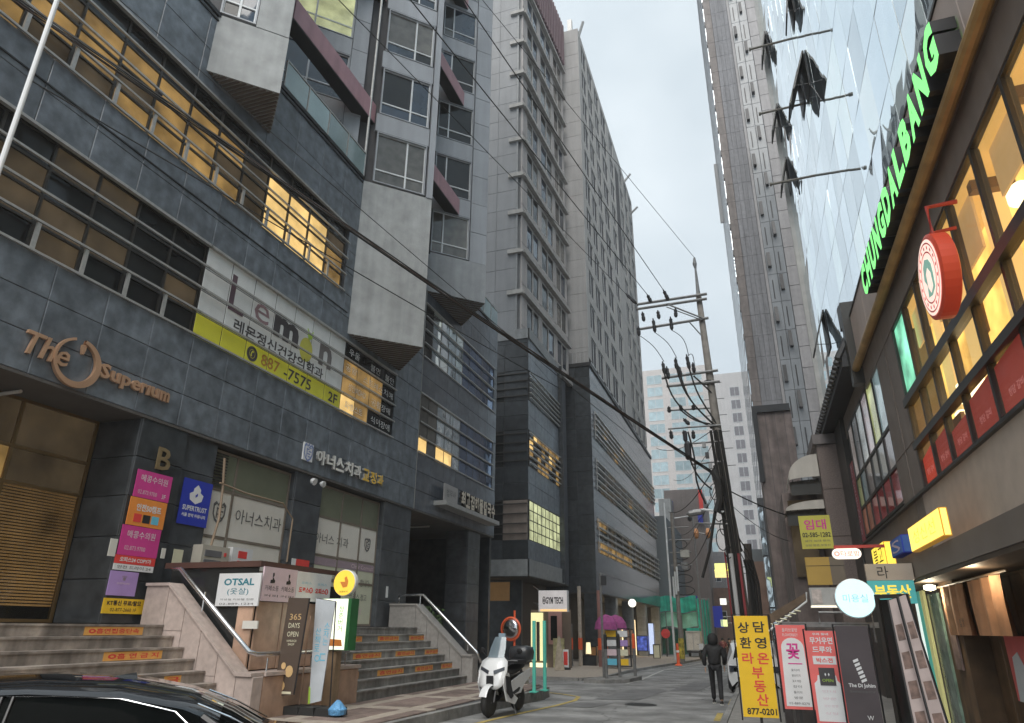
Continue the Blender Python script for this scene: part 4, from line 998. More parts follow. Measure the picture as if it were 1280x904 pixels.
# ================================================================ SIGNS AND FITTINGS ON THE RIGHT
t = thing('channel_letter_sign', 'glowing green capital letters with deep black sides running along the brown fascia', 'sign', (2.9, 12, 8.3))
fxs = FXm(2.88)
word = 'CHUNGDALBANG'; y_far, y_near = 13.59, 7.12
for i, c in enumerate(word):
    w = (y_far-y_near)/12
    uc = -(y_far-w*(i+.5))
    text(t, 'letter', c, [E_green, dark_metal], fxs, uc, 8.02, w=w*.84, h=.62, n=.02, ext=.26, bold=.055)
text(t, 'lettering', '청담 비담 갈비 담비', P_black, fxs, -9.9, 7.82, w=2.6, h=.11, n=.006)
t = thing('round_blade_sign', 'round red drum sign with a pale lit face hanging from the restaurant lintel', 'sign', (2.75, 9.9, 6.3))
rc = (2.45, 8.83, 5.79)
cy, cz = rc[1], rc[2]; cx = 2.45
obj('drum', MB().lathe([(.50, 0), (.54, .02), (.54, .19), (.50, .21)], (cx, cy, cz), (1, 0, 0), 36), mat('red_enamel', (.52, .06, .03), rough=.4, var=.05, emit=(.6, .07, .03), es=.12), t)
fs = FXm(cx-.001)
def disc(par, name, r0, r1, m, fr, u, v, n, k=36):
    b = MB(); pr = [[fr.p(u+r0*math.cos(2*math.pi*i/k), v+r0*math.sin(2*math.pi*i/k), n), fr.p(u+r1*math.cos(2*math.pi*i/k), v+r1*math.sin(2*math.pi*i/k), n)] for i in range(k+1)]
    b.grid(pr); return obj(name, b, m, par)
disc(t, 'face', .0, .48, E_pinkw, fs, -cy, cz, .004)
disc(t, 'ring', .42, .44, P_rose, fs, -cy, cz, .008); disc(t, 'ring', .31, .33, P_rose, fs, -cy, cz, .008)
for k in range(18):
    a = 2*math.pi*k/18; obj('ring_mark', MB().box(-cy+.375*math.cos(a)-.015, -cy+.375*math.cos(a)+.015, cz+.375*math.sin(a)-.02, cz+.375*math.sin(a)+.02, .006, .009, fs), P_rose, t)
obj('face_emblem', MB().prism([(-cy+.2, cz+.1), (-cy+.12, cz+.2), (-cy-.02, cz+.26), (-cy-.14, cz+.2), (-cy-.2, cz+.05), (-cy-.12, cz-.05), (-cy-.17, cz-.2), (-cy-.0, cz-.24), (-cy+.17, cz-.2), (-cy+.2, cz-.03)], .006, .009, fs), flat('emblem_green', (.30, .55, .45), .4), t)
obj('face_emblem', MB().prism([(-cy-.07, cz+.08), (-cy-.09, cz-.1), (-cy-.02, cz-.2), (-cy+.1, cz-.16), (-cy+.11, cz+.02), (-cy+.03, cz+.12)], .009, .012, fs), E_pinkw, t)
obj('bracket', MB().tube([(cx+.15, cy, cz+.52), (cx+.15, cy, cz+1.0), (2.95, cy, cz+1.02)], .03, 6).tube([(cx+.2, cy+.25, cz+.44), (cx+.2, cy+.25, cz+.75), (2.95, cy+.25, cz+.78)], .025, 6), mat('red_bracket', (.4, .05, .04)), t)
def lightbox(name, label, x0, x1, y0, y1, z0, z1, face, side, txt=None, tm=None, tw=.5, th=.3, grp=None, tilt=0):
    t = thing(name, label, 'sign', ((x0+x1)/2, y0, z0), grp)
    obj('casing', MB().box(x0, x1, y0, y1, z0, z1), side, t)
    board(t, 'face', face, FY(y0), x0+.015, x1-.015, z0+.015, z1-.015, .001, .01)
    board(t, 'face', face, FXm(x0), -y1+.015, -y0-.015, z0+.015, z1-.015, .001, .01)
    if txt:
        text(t, 'lettering', txt, tm, FXm(x0), -(y0+y1)/2, (z0+z1)/2, w=(y1-y0)*.7, h=th, n=.013)
    return t
# boxes standing on the canopy edge: their street faces are what shows
lightbox('lit_fascia_box', 'bright yellow lit box with faint lettering on the canopy edge, nearest to the viewer', 2.42, 2.52, 10.7, 12.9, 2.86, 3.24, flat('lit_lemon_face', (1., .80, .16), 1.25), mat('amber_casing', (.6, .3, .04), emit=(.7, .35, .05), es=.3), '성신선', flat('faint_yellow', (.75, .62, .1), .8), th=.2)
lightbox('blue_fascia_box', 'blue box with a white curl emblem between the two yellow boxes on the canopy', 2.40, 2.55, 13.5, 14.6, 2.92, 3.22, mat('blue_face', (.04, .10, .30), emit=(.05, .12, .35), es=.2), P_blue, 'S', P_pink, th=.2)
lightbox('lit_fascia_box', 'small yellow lit box with black Korean letters at the far end of the canopy', 2.38, 2.55, 15.2, 16.8, 2.86, 3.3, E_yel, mat('amber_casing', (.6, .3, .04)), '불고', P_black, th=.34)
t = thing('agency_blade_sign', 'teal hanging sign with yellow Korean letters under a beige strip', 'sign', (2.0, 13.6, 2.2))
zt_, zm_, zb_ = 2.74, 2.47, 2.10
f13 = FY(13.6)
board(t, 'beige_strip', mat('print_beige', (.42, .36, .30)), f13, 1.76, 2.48, zm_, zt_, 0, .12)
board(t, 'teal_face', mat('print_teal_face', (.07, .40, .42), emit=(.08, .45, .45), es=.25), f13, 1.76, 2.46, zb_, zm_-.004, 0, .12)
text(t, 'lettering', '라', P_black, f13, 2.02, 2.6, w=.17, h=.2, n=.124)
text(t, 'lettering', '부동산', flat('lit_yellow_letters', (.85, .65, .08), .7), f13, 2.12, 2.29, w=.55, h=.22, n=.124, bold=.03)
t = thing('round_lit_sign', 'round white-blue lit disc sign hanging low beside the teal hanging sign', 'sign', (1.45, 12.6, 2.1))
c_ = (1.43, 12.6, 2.15)
obj('drum', MB().lathe([(.27, 0), (.3, .02), (.3, .13), (.27, .15)], (c_[0], 12.6, c_[2]), (0, 1, 0), 30), white_paint, t)
disc(t, 'face', 0, .285, E_cyan, FY(12.6), c_[0], c_[2], .004)
text(t, 'lettering', '미용실', flat('print_soft_blue', (.3, .5, .6), .4), FY(12.6), c_[0], c_[2], w=.36, h=.12, n=.008)
t = thing('lit_strip_sign', 'small rounded white sign with red letters on a red bracket under the yellow rental placard', 'sign', (1.5, 14, 2.9))
b = MB(); x0, x1, zc = 1.33, 1.81, 2.97
b.prism([(x0+.09+.09*math.cos(a), zc+.09*math.sin(a)) for a in [math.pi/2+math.pi*k/8 for k in range(9)]]+[(x1-.09+.09*math.cos(a), zc+.09*math.sin(a)) for a in [-math.pi/2+math.pi*k/8 for k in range(9)]], 0, .1, Fr((0, 14.1, 0), (1, 0, 0)))
obj('face', b, flat('lit_ivory', (1., .88, .76), .9), t)
text(t, 'lettering', '◎타로방', P_rose, FY(14), (x0+x1)/2, zc, w=.42, h=.1, n=.006)
obj('bracket', MB().box(x0+.05, x1+.4, 14.05, 14.12, zc+.1, zc+.15), mat('red_bracket', (.4, .05, .04)), t)
t = thing('rental_placard', 'yellow placard with magenta and black Korean writing and a phone number, below the cream awnings', 'sign', (1.45, 18, 3.8))
f18 = FY(18); x0, x1, z0, z1 = 1.08, 1.77, 3.47, 4.24
board(t, 'sheet', mat('placard_yellow', (.50, .46, .08)), f18, x0, x1, z0, z1)
text(t, 'lettering', '임대', P_mag, f18, 1.43, 4.03, w=.48, h=.24, n=.024, bold=.02)
text(t, 'lettering', '02-585-1282', P_black, f18, 1.43, 3.79, w=.62, h=.11, n=.024, bold=.02)
text(t, 'lettering', '상가 임대 문의', P_grey, f18, 1.43, 3.65, w=.55, h=.05, n=.024)
text(t, 'lettering', '상담 환영 부동산', P_grey, f18, 1.43, 3.55, w=.55, h=.05, n=.024)
t = thing('shutter_box_sign', 'golden brown blank signboard with a dark right half below the yellow rental placard', 'sign', (1.5, 18, 3))
board(t, 'gold_face', mat('dull_gold_face', (.42, .27, .06), rough=.5, var=.1, scale=2), f18, 1.10, 1.62, 2.66, 3.28, -.2, 0)
board(t, 'dark_face', mat('taupe_face', (.16, .13, .10)), f18, 1.62, 1.92, 2.66, 3.28, -.2, 0)
obj('seam_line', MB().box(1.1, 1.92, 3.08, 3.09, 0, .005, f18), P_black, t)
t = thing('shop_fascia_box', 'grey white shop signboard with a faded picture under the golden one', 'sign', (1.5, 18, 2.3))
board(t, 'face', mat('pale_box_face', (.42, .42, .42), var=.2, scale=3), f18, 1.1, 2.0, 2.22, 2.6, -.3, 0)
board(t, 'picture', mat('faded_picture', (.5, .44, .42), var=.3, scale=9), f18, 1.14, 1.35, 2.25, 2.56, 0, .01)
board(t, 'lit_edge', flat('lit_edge', (.9, .85, .7), .9), f18, 1.1, 2.0, 2.17, 2.21, -.3, .01)
# pillar building
t = thing('granite_pier_building', 'narrow speckled brown granite pier with a grey cap, left of the second restaurant window', 'building', (2.8, 25, 0))
fl_ = mat('speckled_brown_granite', (.17, .13, .115), rough=.5, var=.35, scale=30, rnd=.05)
obj('core', MB().box(2.32, 3.4, 24.05, 27, -1, 7.35), seam, t)
tiles(t, 'stone_panel', fl_, FY(24), 2.3, 3.42, 0, 7.4, 1.12, 1.48, n0=0)
tiles(t, 'stone_panel', fl_, FXm(2.3), -27, -24.0, 0, 7.4, 1.5, 1.48, n0=0)
obj('cap', MB().box(2.2, 3.5, 23.9, 27, 7.4, 7.72), mat('weathered_cap', (.17, .15, .145), streak=.3), t)
obj('edge_column', MB().box(2.9, 3.2, 22.3, 24, 0, 7.8), frame_dark, t)
t2 = thing('brown_shop_block', 'two storey dark shop block below the cream awnings with a dim glazed upper front', 'building', (2, 27, 0))
obj('wall', MB().box(1.15, 2.28, 26.5, 34, -1, 6.3), MAT['rough_brown_stone'], t2)
obj('upper_window', MB().box(1.3, 2.1, 26.35, 26.5, 3.4, 6.0), glass_brown, t2)
# domed awnings
cream = mat('cream_canvas', (.60, .56, .50), rough=.85, var=.06, scale=3, streak=.12)
def dome(label, x0, x1, zb, h, y, dep):
    t = thing('domed_awning', label, 'awning', ((x0+x1)/2, y, zb), 'domed canvas awnings on the granite pier')
    rows = []; n = 12; m_ = 8
    for i in range(n+1):
        a = math.pi/2*i/n
        rows.append([(x1-(x1-x0)*math.sin(math.pi/2*j/m_)*math.cos(a)**.0*(math.cos(a*0)), 0, 0) for j in range(m_+1)])
    rows = []
    for i in range(n+1):            # quarter barrel with rounded corner: sweeps from the wall down to the front hem
        a = math.pi/2*i/n
        rows.append([(x1-(x1-x0)*math.sin(a), y+dep*(j/m_), zb+h*math.cos(a)*(1-.05*abs(j/m_-.5))) for j in range(m_+1)])
    o = obj('canvas', MB().grid(rows), cream, t, smooth=True)
    o.modifiers.new('thick', 'SOLIDIFY').thickness = .02
    end = MB(); pts = [(x1-(x1-x0)*math.sin(math.pi/2*i/n), zb+h*math.cos(math.pi/2*i/n)) for i in range(n+1)]+[(x1, zb)]
    rib = MB()
    for i in (0, 4, 7, 9, 11):
        a = math.pi/2*i/n; rib.tube([(x1, y+.05, zb), (x1-(x1-x0)*math.sin(a), y+.05, zb+h*math.cos(a))], .012, 4)
    obj('rib', rib, dark_metal, t)
    obj('valance', MB().tube([(x0, y, zb-.01), (x0, y+dep, zb-.01)], .02, 5), cream, t)
    return t
def canvas_awning(label, P0, P1, P2, y):
    pass
def shell(label, xw, xf, zt, zb, y0, y1):
    """a shell awning fixed to the wall at y1, opening towards the viewer"""
    t = thing('domed_awning', label, 'awning', ((xw+xf)/2, y0, zb), 'shell shaped cream awnings')
    n, m_ = 10, 8; rows = []
    cx_ = xw
    for i in range(n+1):
        a = math.pi/2*i/n          # 0 top (at wall) .. front hem
        row = []
        for j in range(m_+1):
            s_ = j/m_
            rr = (xw-xf)
            row.append((xw-rr*math.sin(a), y0+(y1-y0)*s_, zb+(zt-zb)*math.cos(a)**.9))
        rows.append(row)
    o = obj('canvas', MB().grid(rows), cream, t, smooth=True); o.modifiers.new('thick', 'SOLIDIFY').thickness = .015
    # near end cheek: cream cloth gathered above, dark mesh inside
    arc = [(xw-(xw-xf)*math.sin(math.pi/2*i/n), zb+(zt-zb)*math.cos(math.pi/2*i/n)**.9) for i in range(n+1)]
    low = [(xw-(xw-xf)*(math.sin(math.pi/2*i/n)), zb+(zt-zb)*.12*math.cos(math.pi/2*i/n)) for i in range(n+1)]
    ck = MB().grid([[(a[0], y0, a[1]), (l_[0], y0+.02, l_[1])] for a, l_ in zip(arc, low)])
    obj('cheek', ck, cream, t)
    ins = MB()
    for k in range(5): ins.tube([(xw-(xw-xf)*(.15+.18*k), y0+.1, zb+.02), (xw-(xw-xf)*(.1+.17*k), y1-.1, zb+.02)], .012, 4)
    ins.box(xf+.05, xw, y0+.2, y0+.25, zb-.45, zb-.1)
    obj('inner_frame', ins, frame_dark, t)
    obj('inner_mesh', MB().prism([(xf+.03, zb), (xw-.02, zb+.08), (xw-.02, zb-.38), (xf+.02, zb-.42)], 0, .02, Fr((0, y0+.3, 0), (1, 0, 0))), mat('brown_mesh', (.07, .055, .04), var=.3, scale=12), t)
    return t
shell('upper cream shell awning with a brown underside, left of the granite pier', 2.28, 1.32, 7.12, 6.28, 24.1, 26.3)
shell('lower cream shell awning just above the yellow rental placard', 2.28, 1.1, 5.62, 5.3, 24.1, 26.3)
ts = thing('tent_awning', 'brown canvas awning with a drooping fringe, left of the golden signboard', 'awning', (1.0, 16, 2.3))
c0 = [(0.14, 15, 1.96), (0.83, 15, 2.34), (0.84, 15, 2.22), (0.15, 15, 1.78)]
obj('canvas', MB().prism([(p[0], p[2]) for p in c0][::-1], 0, -4, FY(15)), mat('brown_canvas', (.12, .085, .06), rough=.9, var=.3, scale=4), ts)
b = MB()
for k in range(6):
    b.tube([(c0[0][0]+.09*k, 14.98, c0[3][2]+.05*k), (c0[0][0]+.12+.09*k, 14.98, c0[3][2]-.02+.05*k)], .012, 4)
obj('fringe', b, P_cream, ts)
obj('frame_tube', MB().tube([(0.07, 15, 1.64), (0.84, 15, 2.19), (0.86, 15, 2.36)], .02, 6).tube([(0.47, 15.2, 1.86), (0.37, 15.2, 1.07)], .02, 6), white_frame, ts)
ac = thing('market_stall_counter', 'grey metal shelf and pipe rack behind the two red standing banners', 'stall', (1, 13, 0))
obj('shelf', MB().box(.3, 1.9, 13.2, 14.4, 1.72, 1.80).box(.3, .34, 13.2, 13.25, 0, 1.75).box(1.86, 1.9, 13.2, 13.25, 0, 1.75), galv, ac)
obj('cabinet', MB().box(.2, 1.6, 14.6, 15.6, 0, 1.5), mat('stall_dark', (.045, .04, .04), var=.3, scale=6), ac)
obj('pipe', MB().tube([(.9, 13.2, 1.78), (.9, 13.2, 1.95), (1.7, 13.2, 1.95), (1.7, 13.2, 1.5)], .02, 6), galv, ac)
for k in range(5): obj('folded_bag', MB().box(.25+.12*k, .35+.12*k, 12.9, 13.1, .5+.3*(k % 3), .8+.3*(k % 3)), [P_white, P_rose, P_white, P_orange, P_blue][k], ac)
# shop door frames at the near right
dm = thing('glazed_shop_door', 'dark glazed shop door leaf with a steel edge beside the charcoal banner', 'door', (1.62, 10.9, 0))
fd1 = Fr((1.52, 10.9, 0), (.75, -.66, 0))
obj('leaf_frame', frame_mb(fd1, [0, .42], [.05, 2.1], 0, .05, .05), frame_dark, dm)
pane(dm, 'pane', glass_dark, fd1, .03, .39, .09, 2.06, .02)
sheet_m = mat('pinkish_sheet', (.42, .34, .32), var=.12, scale=5); photo_m = mat('brown_photo_print', (.16, .10, .08), var=.5, scale=14)
for s_, (tl, tr, br, bl) in enumerate((((1.41, 9.4, 2), (1.51, 9.4, 2.03), (1.54, 9, 0.76), (1.38, 9, 0.73)), ((1.49, 9.2, 2.03), (1.58, 9.2, 2.06), (1.66, 8.8, 0.8), (1.51, 8.8, 0.78)))):
    tl, tr, br, bl = [Vector(p) for p in (tl, tr, br, bl)]
    ext_ = bl.z/(tl.z-bl.z); bl2 = bl+(bl-tl)*ext_*.98; br2 = br+(br-tr)*ext_*.98
    tt = thing('poster_board', ['left one of two tall leaning stands with brown menu photos beside the glowing door trim', 'right one of two tall leaning stands with brown menu photos beside the glowing door trim'][s_], 'poster stand', tuple(bl2), 'pair of tall poster stands')
    def q4(nm, s0, s1, t0, t1, th, m):
        P = [tl.lerp(bl2, t1).lerp(tr.lerp(br2, t1), s0), tl.lerp(bl2, t1).lerp(tr.lerp(br2, t1), s1), tl.lerp(bl2, t0).lerp(tr.lerp(br2, t0), s1), tl.lerp(bl2, t0).lerp(tr.lerp(br2, t0), s0)]
        Q = [p+Vector((.01, .03, 0)) for p in P]; P = [p-Vector((0, th, 0)) for p in P]
        return obj(nm, MB().add(P+Q, [(0, 1, 2, 3), (7, 6, 5, 4), (0, 4, 5, 1), (1, 5, 6, 2), (2, 6, 7, 3), (3, 7, 4, 0)]), m, tt)
    q4('backing', 0, 1, 0, 1, 0, sheet_m)
    obj('edge_frame', MB().tube([bl2, tl, tr, br2], .012, 5), dark_metal, tt)
    for k in range(6): q4('menu_photo', .2, .82, .14+.145*k, .14+.145*k+.085, .004, photo_m)
tg = thing('lit_door_frame', 'door frame trimmed in glowing white, teal and yellow beside the rust curtains', 'door', (2.7, 12.3, 0))
cc4 = [(flat('lit_white_strip', (.8, .92, .85), .9), 0), (flat('teal_strip', (.12, .55, .45), .3), .12), (flat('pale_yellow_strip', (.7, .68, .3), .3), .26)]
for m_, o_ in cc4:
    ff = FXm(2.9-.0)
    obj('trim', MB().box(-15.9+o_*2.2, -15.9+o_*2.2+.26, .0, 2.38, 0, .05, ff), m_, tg)
obj('door_leaf', MB().box(-14.95, -14.2, .02, 2.3, -.02, .02, FXm(2.92)), mat('patterned_glass', (.2, .3, .25), var=.5, scale=3, rough=.15), tg)
ll = bpy.data.lights.new('under_canopy_light', 'POINT'); ll.energy = 8; ll.color = (1., .86, .62); ll.shadow_soft_size = .08
llo = bpy.data.objects.new('under_canopy_light', ll); COL.objects.link(llo); llo.location = (2.7, 13.6, 2.2)
ll2 = bpy.data.lights.new('under_canopy_light', 'POINT'); ll2.energy = 5; ll2.color = (1., .82, .55); ll2.shadow_soft_size = .08  # added to brighten the curtains; only the first light has a lamp
llo2 = bpy.data.objects.new('under_canopy_light', ll2); COL.objects.link(llo2); llo2.location = (2.62, 10.6, 2.3)
obj('lamp_glow', MB().lathe([(.02, -.05), (.09, -.03), (.09, .03), (.02, .05)], (2.72, 13.7, 2.36), n=12), flat('lamp_bright', (1., .95, .7), 6), tg)
for i, (a, c) in enumerate(((12.0, 13.55), (10.2, 11.86))):
    rows = []
    for k in range(15):
        y = c-(c-a)*k/14; dx = .03*math.sin(k*1.7)
        rows.append([(2.84+dx, y, 2.34), (2.84+dx*1.6, y, 2.0), (2.85+dx*2, y-.02, 1.62)])
    o = obj('noren_curtain', MB().grid(rows), cloth_b, None, smooth=True)
    o['label'] = ('rust brown cloth curtain with a small printed mark, left of the two under the canopy' if i == 0 else 'rust brown cloth curtain under the canopy, cut by the right edge of the photo'); o['category'] = 'curtain'; o['group'] = 'short rust curtains'
    if i == 0: text(o, 'lettering', '밥상', P_brown, FXm(2.80), -12.45, 1.8, w=.26, h=.12, n=0)
rail = obj('curtain_rail', MB().tube([(2.84, 10.0, 2.36), (2.84, 13.7, 2.36)], .018, 6), wood, None); rail['label'] = 'wooden rail with dark rings carrying the rust curtains'; rail['category'] = 'rail'

# standing banners
def banner(label, fr, w, h, z0, m, stand=True):
    t = thing('standing_banner', label, 'banner', tuple(fr.p(w/2, 0)))
    obj('sheet', MB().box(0, w, z0, z0+h, 0, .015, fr), m, t)
    obj('frame', MB().tube([fr.p(-.02, z0-.05, -.01), fr.p(-.02, z0+h+.02, -.01), fr.p(w+.02, z0+h+.02, -.01), fr.p(w+.02, z0-.05, -.01)], .012, 6), dark_metal, t)
    obj('foot', MB().box(-.05, w+.05, -.02 if z0 > .2 else 0, .06, -.25, .2, fr).box(w/2-.02, w/2+.02, .05, z0, -.03, .0, fr), rubber, t)
    return t
f12 = FY(12.0)
b1f = Fr((-.43, 12.0, 0), (1, 0, 0))
bt = banner('tall yellow banner with black and red Korean letters, standing at the kerb', b1f, .5, 1.42, .45, P_yel2)
for (s_, m_, u, v) in [('상', P_black, .13, 1.70), ('담', P_black, .36, 1.71), ('환', P_black, .14, 1.48), ('영', P_black, .36, 1.48), ('라', P_red, .15, 1.26), ('온', P_red, .37, 1.26), ('부', P_red, .27, 1.06), ('동', P_red, .28, .87), ('산', P_red, .30, .69)]:
    text(bt, 'lettering', s_, m_, b1f, u, v, w=.17, h=.16, n=.018, bold=.018)
text(bt, 'lettering', '877-0201', P_black, b1f, .27, .53, w=.42, h=.09, n=.018, bold=.025)
b2f = Fr((.17, 12.0, 0), (1, 0, 0))
bt = banner('white arched banner with a red border and a large Korean letter for flowers', b2f, .42, 1.16, .58, P_rose)
pts = [(.03, .62), (.39, .62)]+[(.21+.16*math.cos(a), 1.42+.14*math.sin(a)) for a in [math.pi*k/10 for k in range(11)]]
obj('white_arch', MB().prism(pts, .015, .018, b2f), P_white, bt)
text(bt, 'lettering', '올리브꽃방', P_white, b2f, .2, 1.67, w=.22, h=.055, n=.018); text(bt, 'lettering', 'FLOWERBOY', P_white, b2f, .2, 1.60, w=.22, h=.04, n=.018)
text(bt, 'lettering', '꽃', P_mag, b2f, .21, 1.37, w=.19, h=.22, n=.02, bold=.02)
obj('underline', MB().box(.12, .32, 1.19, 1.205, .018, .02, b2f), P_mag, bt)
for k, s_ in enumerate(['꽃다리', '꽃브리지', '꽃과 화환', '장미', '올리브', '방문']): text(bt, 'lettering', s_, P_grey, b2f, .21, 1.11-.075*k, w=.12, h=.035, n=.02)
text(bt, 'lettering', '02-889-0270', P_grey, b2f, .21, .66, w=.28, h=.03, n=.02)
b3f = Fr((.52, 10.6, 0), (1, 0, 0))
bt = banner('red banner with a dark phone picture in its middle and a white lower half', b3f, .38, 1.12, .54, P_rose)
obj('white_lower_half', MB().prism([(.03, .58), (.35, .58), (.35, 1.02), (.31, 1.06), (.3, 1.12), (.08, 1.12), (.07, 1.06), (.03, 1.02)], .015, .018, b3f), P_white, bt)
for (s_, v, w, h) in [('우리 동네', 1.62, .2, .03), ('무거우면', 1.54, .28, .085), ('드루와', 1.43, .24, .08)]: text(bt, 'lettering', s_, P_white, b3f, .18, v, w=w, h=h, n=.018, bold=.025)
board(bt, 'white_tag', P_white, b3f, .05, .33, 1.25, 1.35, .015, .018); text(bt, 'lettering', '박스전', P_rose, b3f, .19, 1.30, w=.2, h=.06, n=.02, bold=.03)
board(bt, 'phone_picture', P_char, b3f, .10, .29, 1.0, 1.21, .018, .024); text(bt, 'lettering', '♦ ♦', P_white, b3f, .195, 1.13, w=.06, h=.04, n=.026); text(bt, 'lettering', 'OPEN', P_green, b3f, .195, 1.06, w=.13, h=.035, n=.026)
for k in range(4): text(bt, 'lettering', ['안내', '방문', '장안 환영', '상담'][k], P_pink, b3f, .19, .93-.085*k, w=.16, h=.03, n=.02)
b4f = Fr((.86, 10.2, 0), (1, 0, 0))
bt = banner('dark charcoal barber banner with a white pole emblem and script name', b4f, .38, 1.1, .62, mat('banner_charcoal', (.075, .062, .068), var=.1, scale=3))
for k in range(6): obj('pole_stripe', MB().prism([(.15+.012*k, 1.32-.045*k), (.21+.012*k, 1.345-.045*k), (.215+.012*k, 1.315-.045*k), (.155+.012*k, 1.29-.045*k)], .015, .018, b4f), P_white, bt)
text(bt, 'lettering', 'The Di Johim', P_white, b4f, .21, 1.03, w=.3, h=.055, n=.018, bold=.02); text(bt, 'lettering', 'BARBERSHOP', P_grey, b4f, .21, .965, w=.28, h=.025, n=.018)
text(bt, 'lettering', 'W', P_white, b4f, .25, .68, w=.07, h=.05, n=.018)

# ================================================================ POSTERS AND BOARDS ON THE LEFT COLUMNS
def poster(label, fr, u0, u1, v0, v1, m, name='wall_poster', grp=None):
    o = obj(name, MB().box(u0, u1, v0, v1, .004, .02, fr), m, None); o['label'] = label; o['category'] = 'poster'
    if grp: o['group'] = grp
    return o
fq = FX(-11.5)
p = poster('upper magenta poster on the dark column, right under the gold letter B', fq, 10.3, 11.2, 4.02, 4.56, P_mag)
text(p, 'lettering', '메콩수의원', P_white, fq, 10.75, 4.41, w=.68, h=.14, n=.024); text(p, 'lettering', '02.873.9700', P_pink, fq, 10.63, 4.13, w=.48, h=.08, n=.024); text(p, 'lettering', '3F', P_white, fq, 11.05, 4.12, w=.1, h=.09, n=.024)
p = poster('orange poster with three small red, black and blue tags on the dark column', fq, 10.27, 11.19, 3.47, 4.01, P_orange)
text(p, 'lettering', '안전50캠프', P_white, fq, 10.75, 3.83, w=.62, h=.14, n=.024, bold=.03)
for k, m_ in enumerate((P_red, P_black, P_cyan)): board(p, 'tag', m_, fq, 10.42+.22*k, 10.6+.22*k, 3.54, 3.70, .02, .025)
p = poster('lower magenta poster with a red foot strip, on the dark column', fq, 10.22, 11.17, 2.9, 3.46, P_mag)
text(p, 'lettering', '메콩수의원', P_white, fq, 10.7, 3.30, w=.68, h=.14, n=.024); text(p, 'lettering', '02.873.9700', P_pink, fq, 10.6, 3.04, w=.5, h=.08, n=.024)
p2_ = board(p, 'red_strip', P_red, fq, 10.2, 11.16, 2.74, 2.895, .004, .02); text(p, 'lettering', '오피스24 COPY가', P_white, fq, 10.68, 2.82, w=.75, h=.09, n=.024, bold=.03)
board(p, 'white_strip', P_white, fq, 10.2, 11.15, 2.62, 2.735, .004, .02); text(p, 'lettering', '안전 드라이 24', P_black, fq, 10.68, 2.68, w=.8, h=.06, n=.024)
p = poster('lilac poster with a small crown emblem low on the dark column', fq, 10.17, 10.82, 2.16, 2.60, P_lil)
text(p, 'lettering', '♛', P_purple, fq, 10.5, 2.48, w=.12, h=.09, n=.024); text(p, 'lettering', 'QUEENSLAND', P_pink, fq, 10.5, 2.38, w=.3, h=.04, n=.024)
p = poster('yellow notice with black Korean writing at the foot of the dark column', fq, 10.15, 11.1, 1.84, 2.11, P_yel2)
text(p, 'lettering', 'KT통신 무료/탈모', P_black, fq, 10.62, 2.03, w=.78, h=.09, n=.024, bold=.03); text(p, 'lettering', '02-877-2660 1F', P_black, fq, 10.62, 1.91, w=.6, h=.06, n=.024)
p = poster('blue poster with a white pine cone emblem on the column right of the pink posters', FX(-11.6), 11.62, 12.49, 3.68, 4.66, P_blue)
b = MB()
for (a, c, r_) in ((12.05, 4.42, .10), (11.98, 4.32, .11), (12.12, 4.32, .11), (12.05, 4.24, .13)): b.prism([(a+r_*math.cos(2*math.pi*k/12), c+r_*math.sin(2*math.pi*k/12)) for k in range(12)], .021+.0005*len(b.v), .024+.0005*len(b.v)*.1+.001, FX(-11.6)); 
obj('cone_emblem', MB().prism([(11.87, 4.22), (12.05, 4.14), (12.22, 4.22), (12.25, 4.35), (12.15, 4.4), (12.15, 4.47), (12.05, 4.56), (11.95, 4.47), (11.94, 4.4), (11.84, 4.35)], .02, .024, FX(-11.6)), P_white, p)
obj('bolt_emblem', MB().prism([(12.02, 4.28), (12.08, 4.32), (12.07, 4.38), (12.0, 4.31), (12.03, 4.31)], .024, .027, FX(-11.6)), P_blue, p)
text(p, 'lettering', 'SUPERTRUST', P_white, FX(-11.6), 12.06, 4.04, w=.72, h=.11, n=.024, bold=.025); text(p, 'lettering', '서울 관악 커뮤니티', P_white, FX(-11.6), 12.05, 3.89, w=.7, h=.08, n=.024, bold=.03)
for i, (lb, fr, u, v, w, h, m_) in enumerate([('white slip of paper left of the lower magenta poster', fq, 10.0+.02, 2.85, .16, .32, P_film), ('small pale slip of paper right of the lower magenta poster', fq, 11.28, 2.92, .1, .2, P_film), ('cream paper note below the blue poster', FX(-11.6), 11.7, 2.85, .26, .3, P_cream), ('white square label low beside the far handrail', FX(-11.55), 20.85, 2.55, .12, .35, P_white)]):
    poster(lb, fr, u, u+w, v, v+h, m_, 'paper_notice')
p = poster('small red and white notice on the column between the two clinic windows', FX(-11.55), 15.85, 16.45, 2.98, 3.32, P_red); board(p, 'white_edge', P_white, FX(-11.55), 15.68, 15.85, 2.98, 3.32, .004, .021)
au = thing('air_conditioner', 'cream outdoor air conditioner unit behind the stair handrail', 'air conditioner', (-11.3, 12.4, 2.4))
obj('casing', MB().box(-11.7, -11.35, 12.25, 13.1, 2.75, 3.3), mat('cream_plastic', (.45, .42, .36)), au)
for k in range(2): bar(au, 'grille', mat('grille_grey', (.14, .14, .15)), FX(-11.35), 12.33, 12.85, 2.86+.2*k, 3.0+.2*k, 0, .012)
obj('badge', MB().box(12.93, 13.0, 3.1, 3.18, 0, .01, FX(-11.35)), P_red, au)
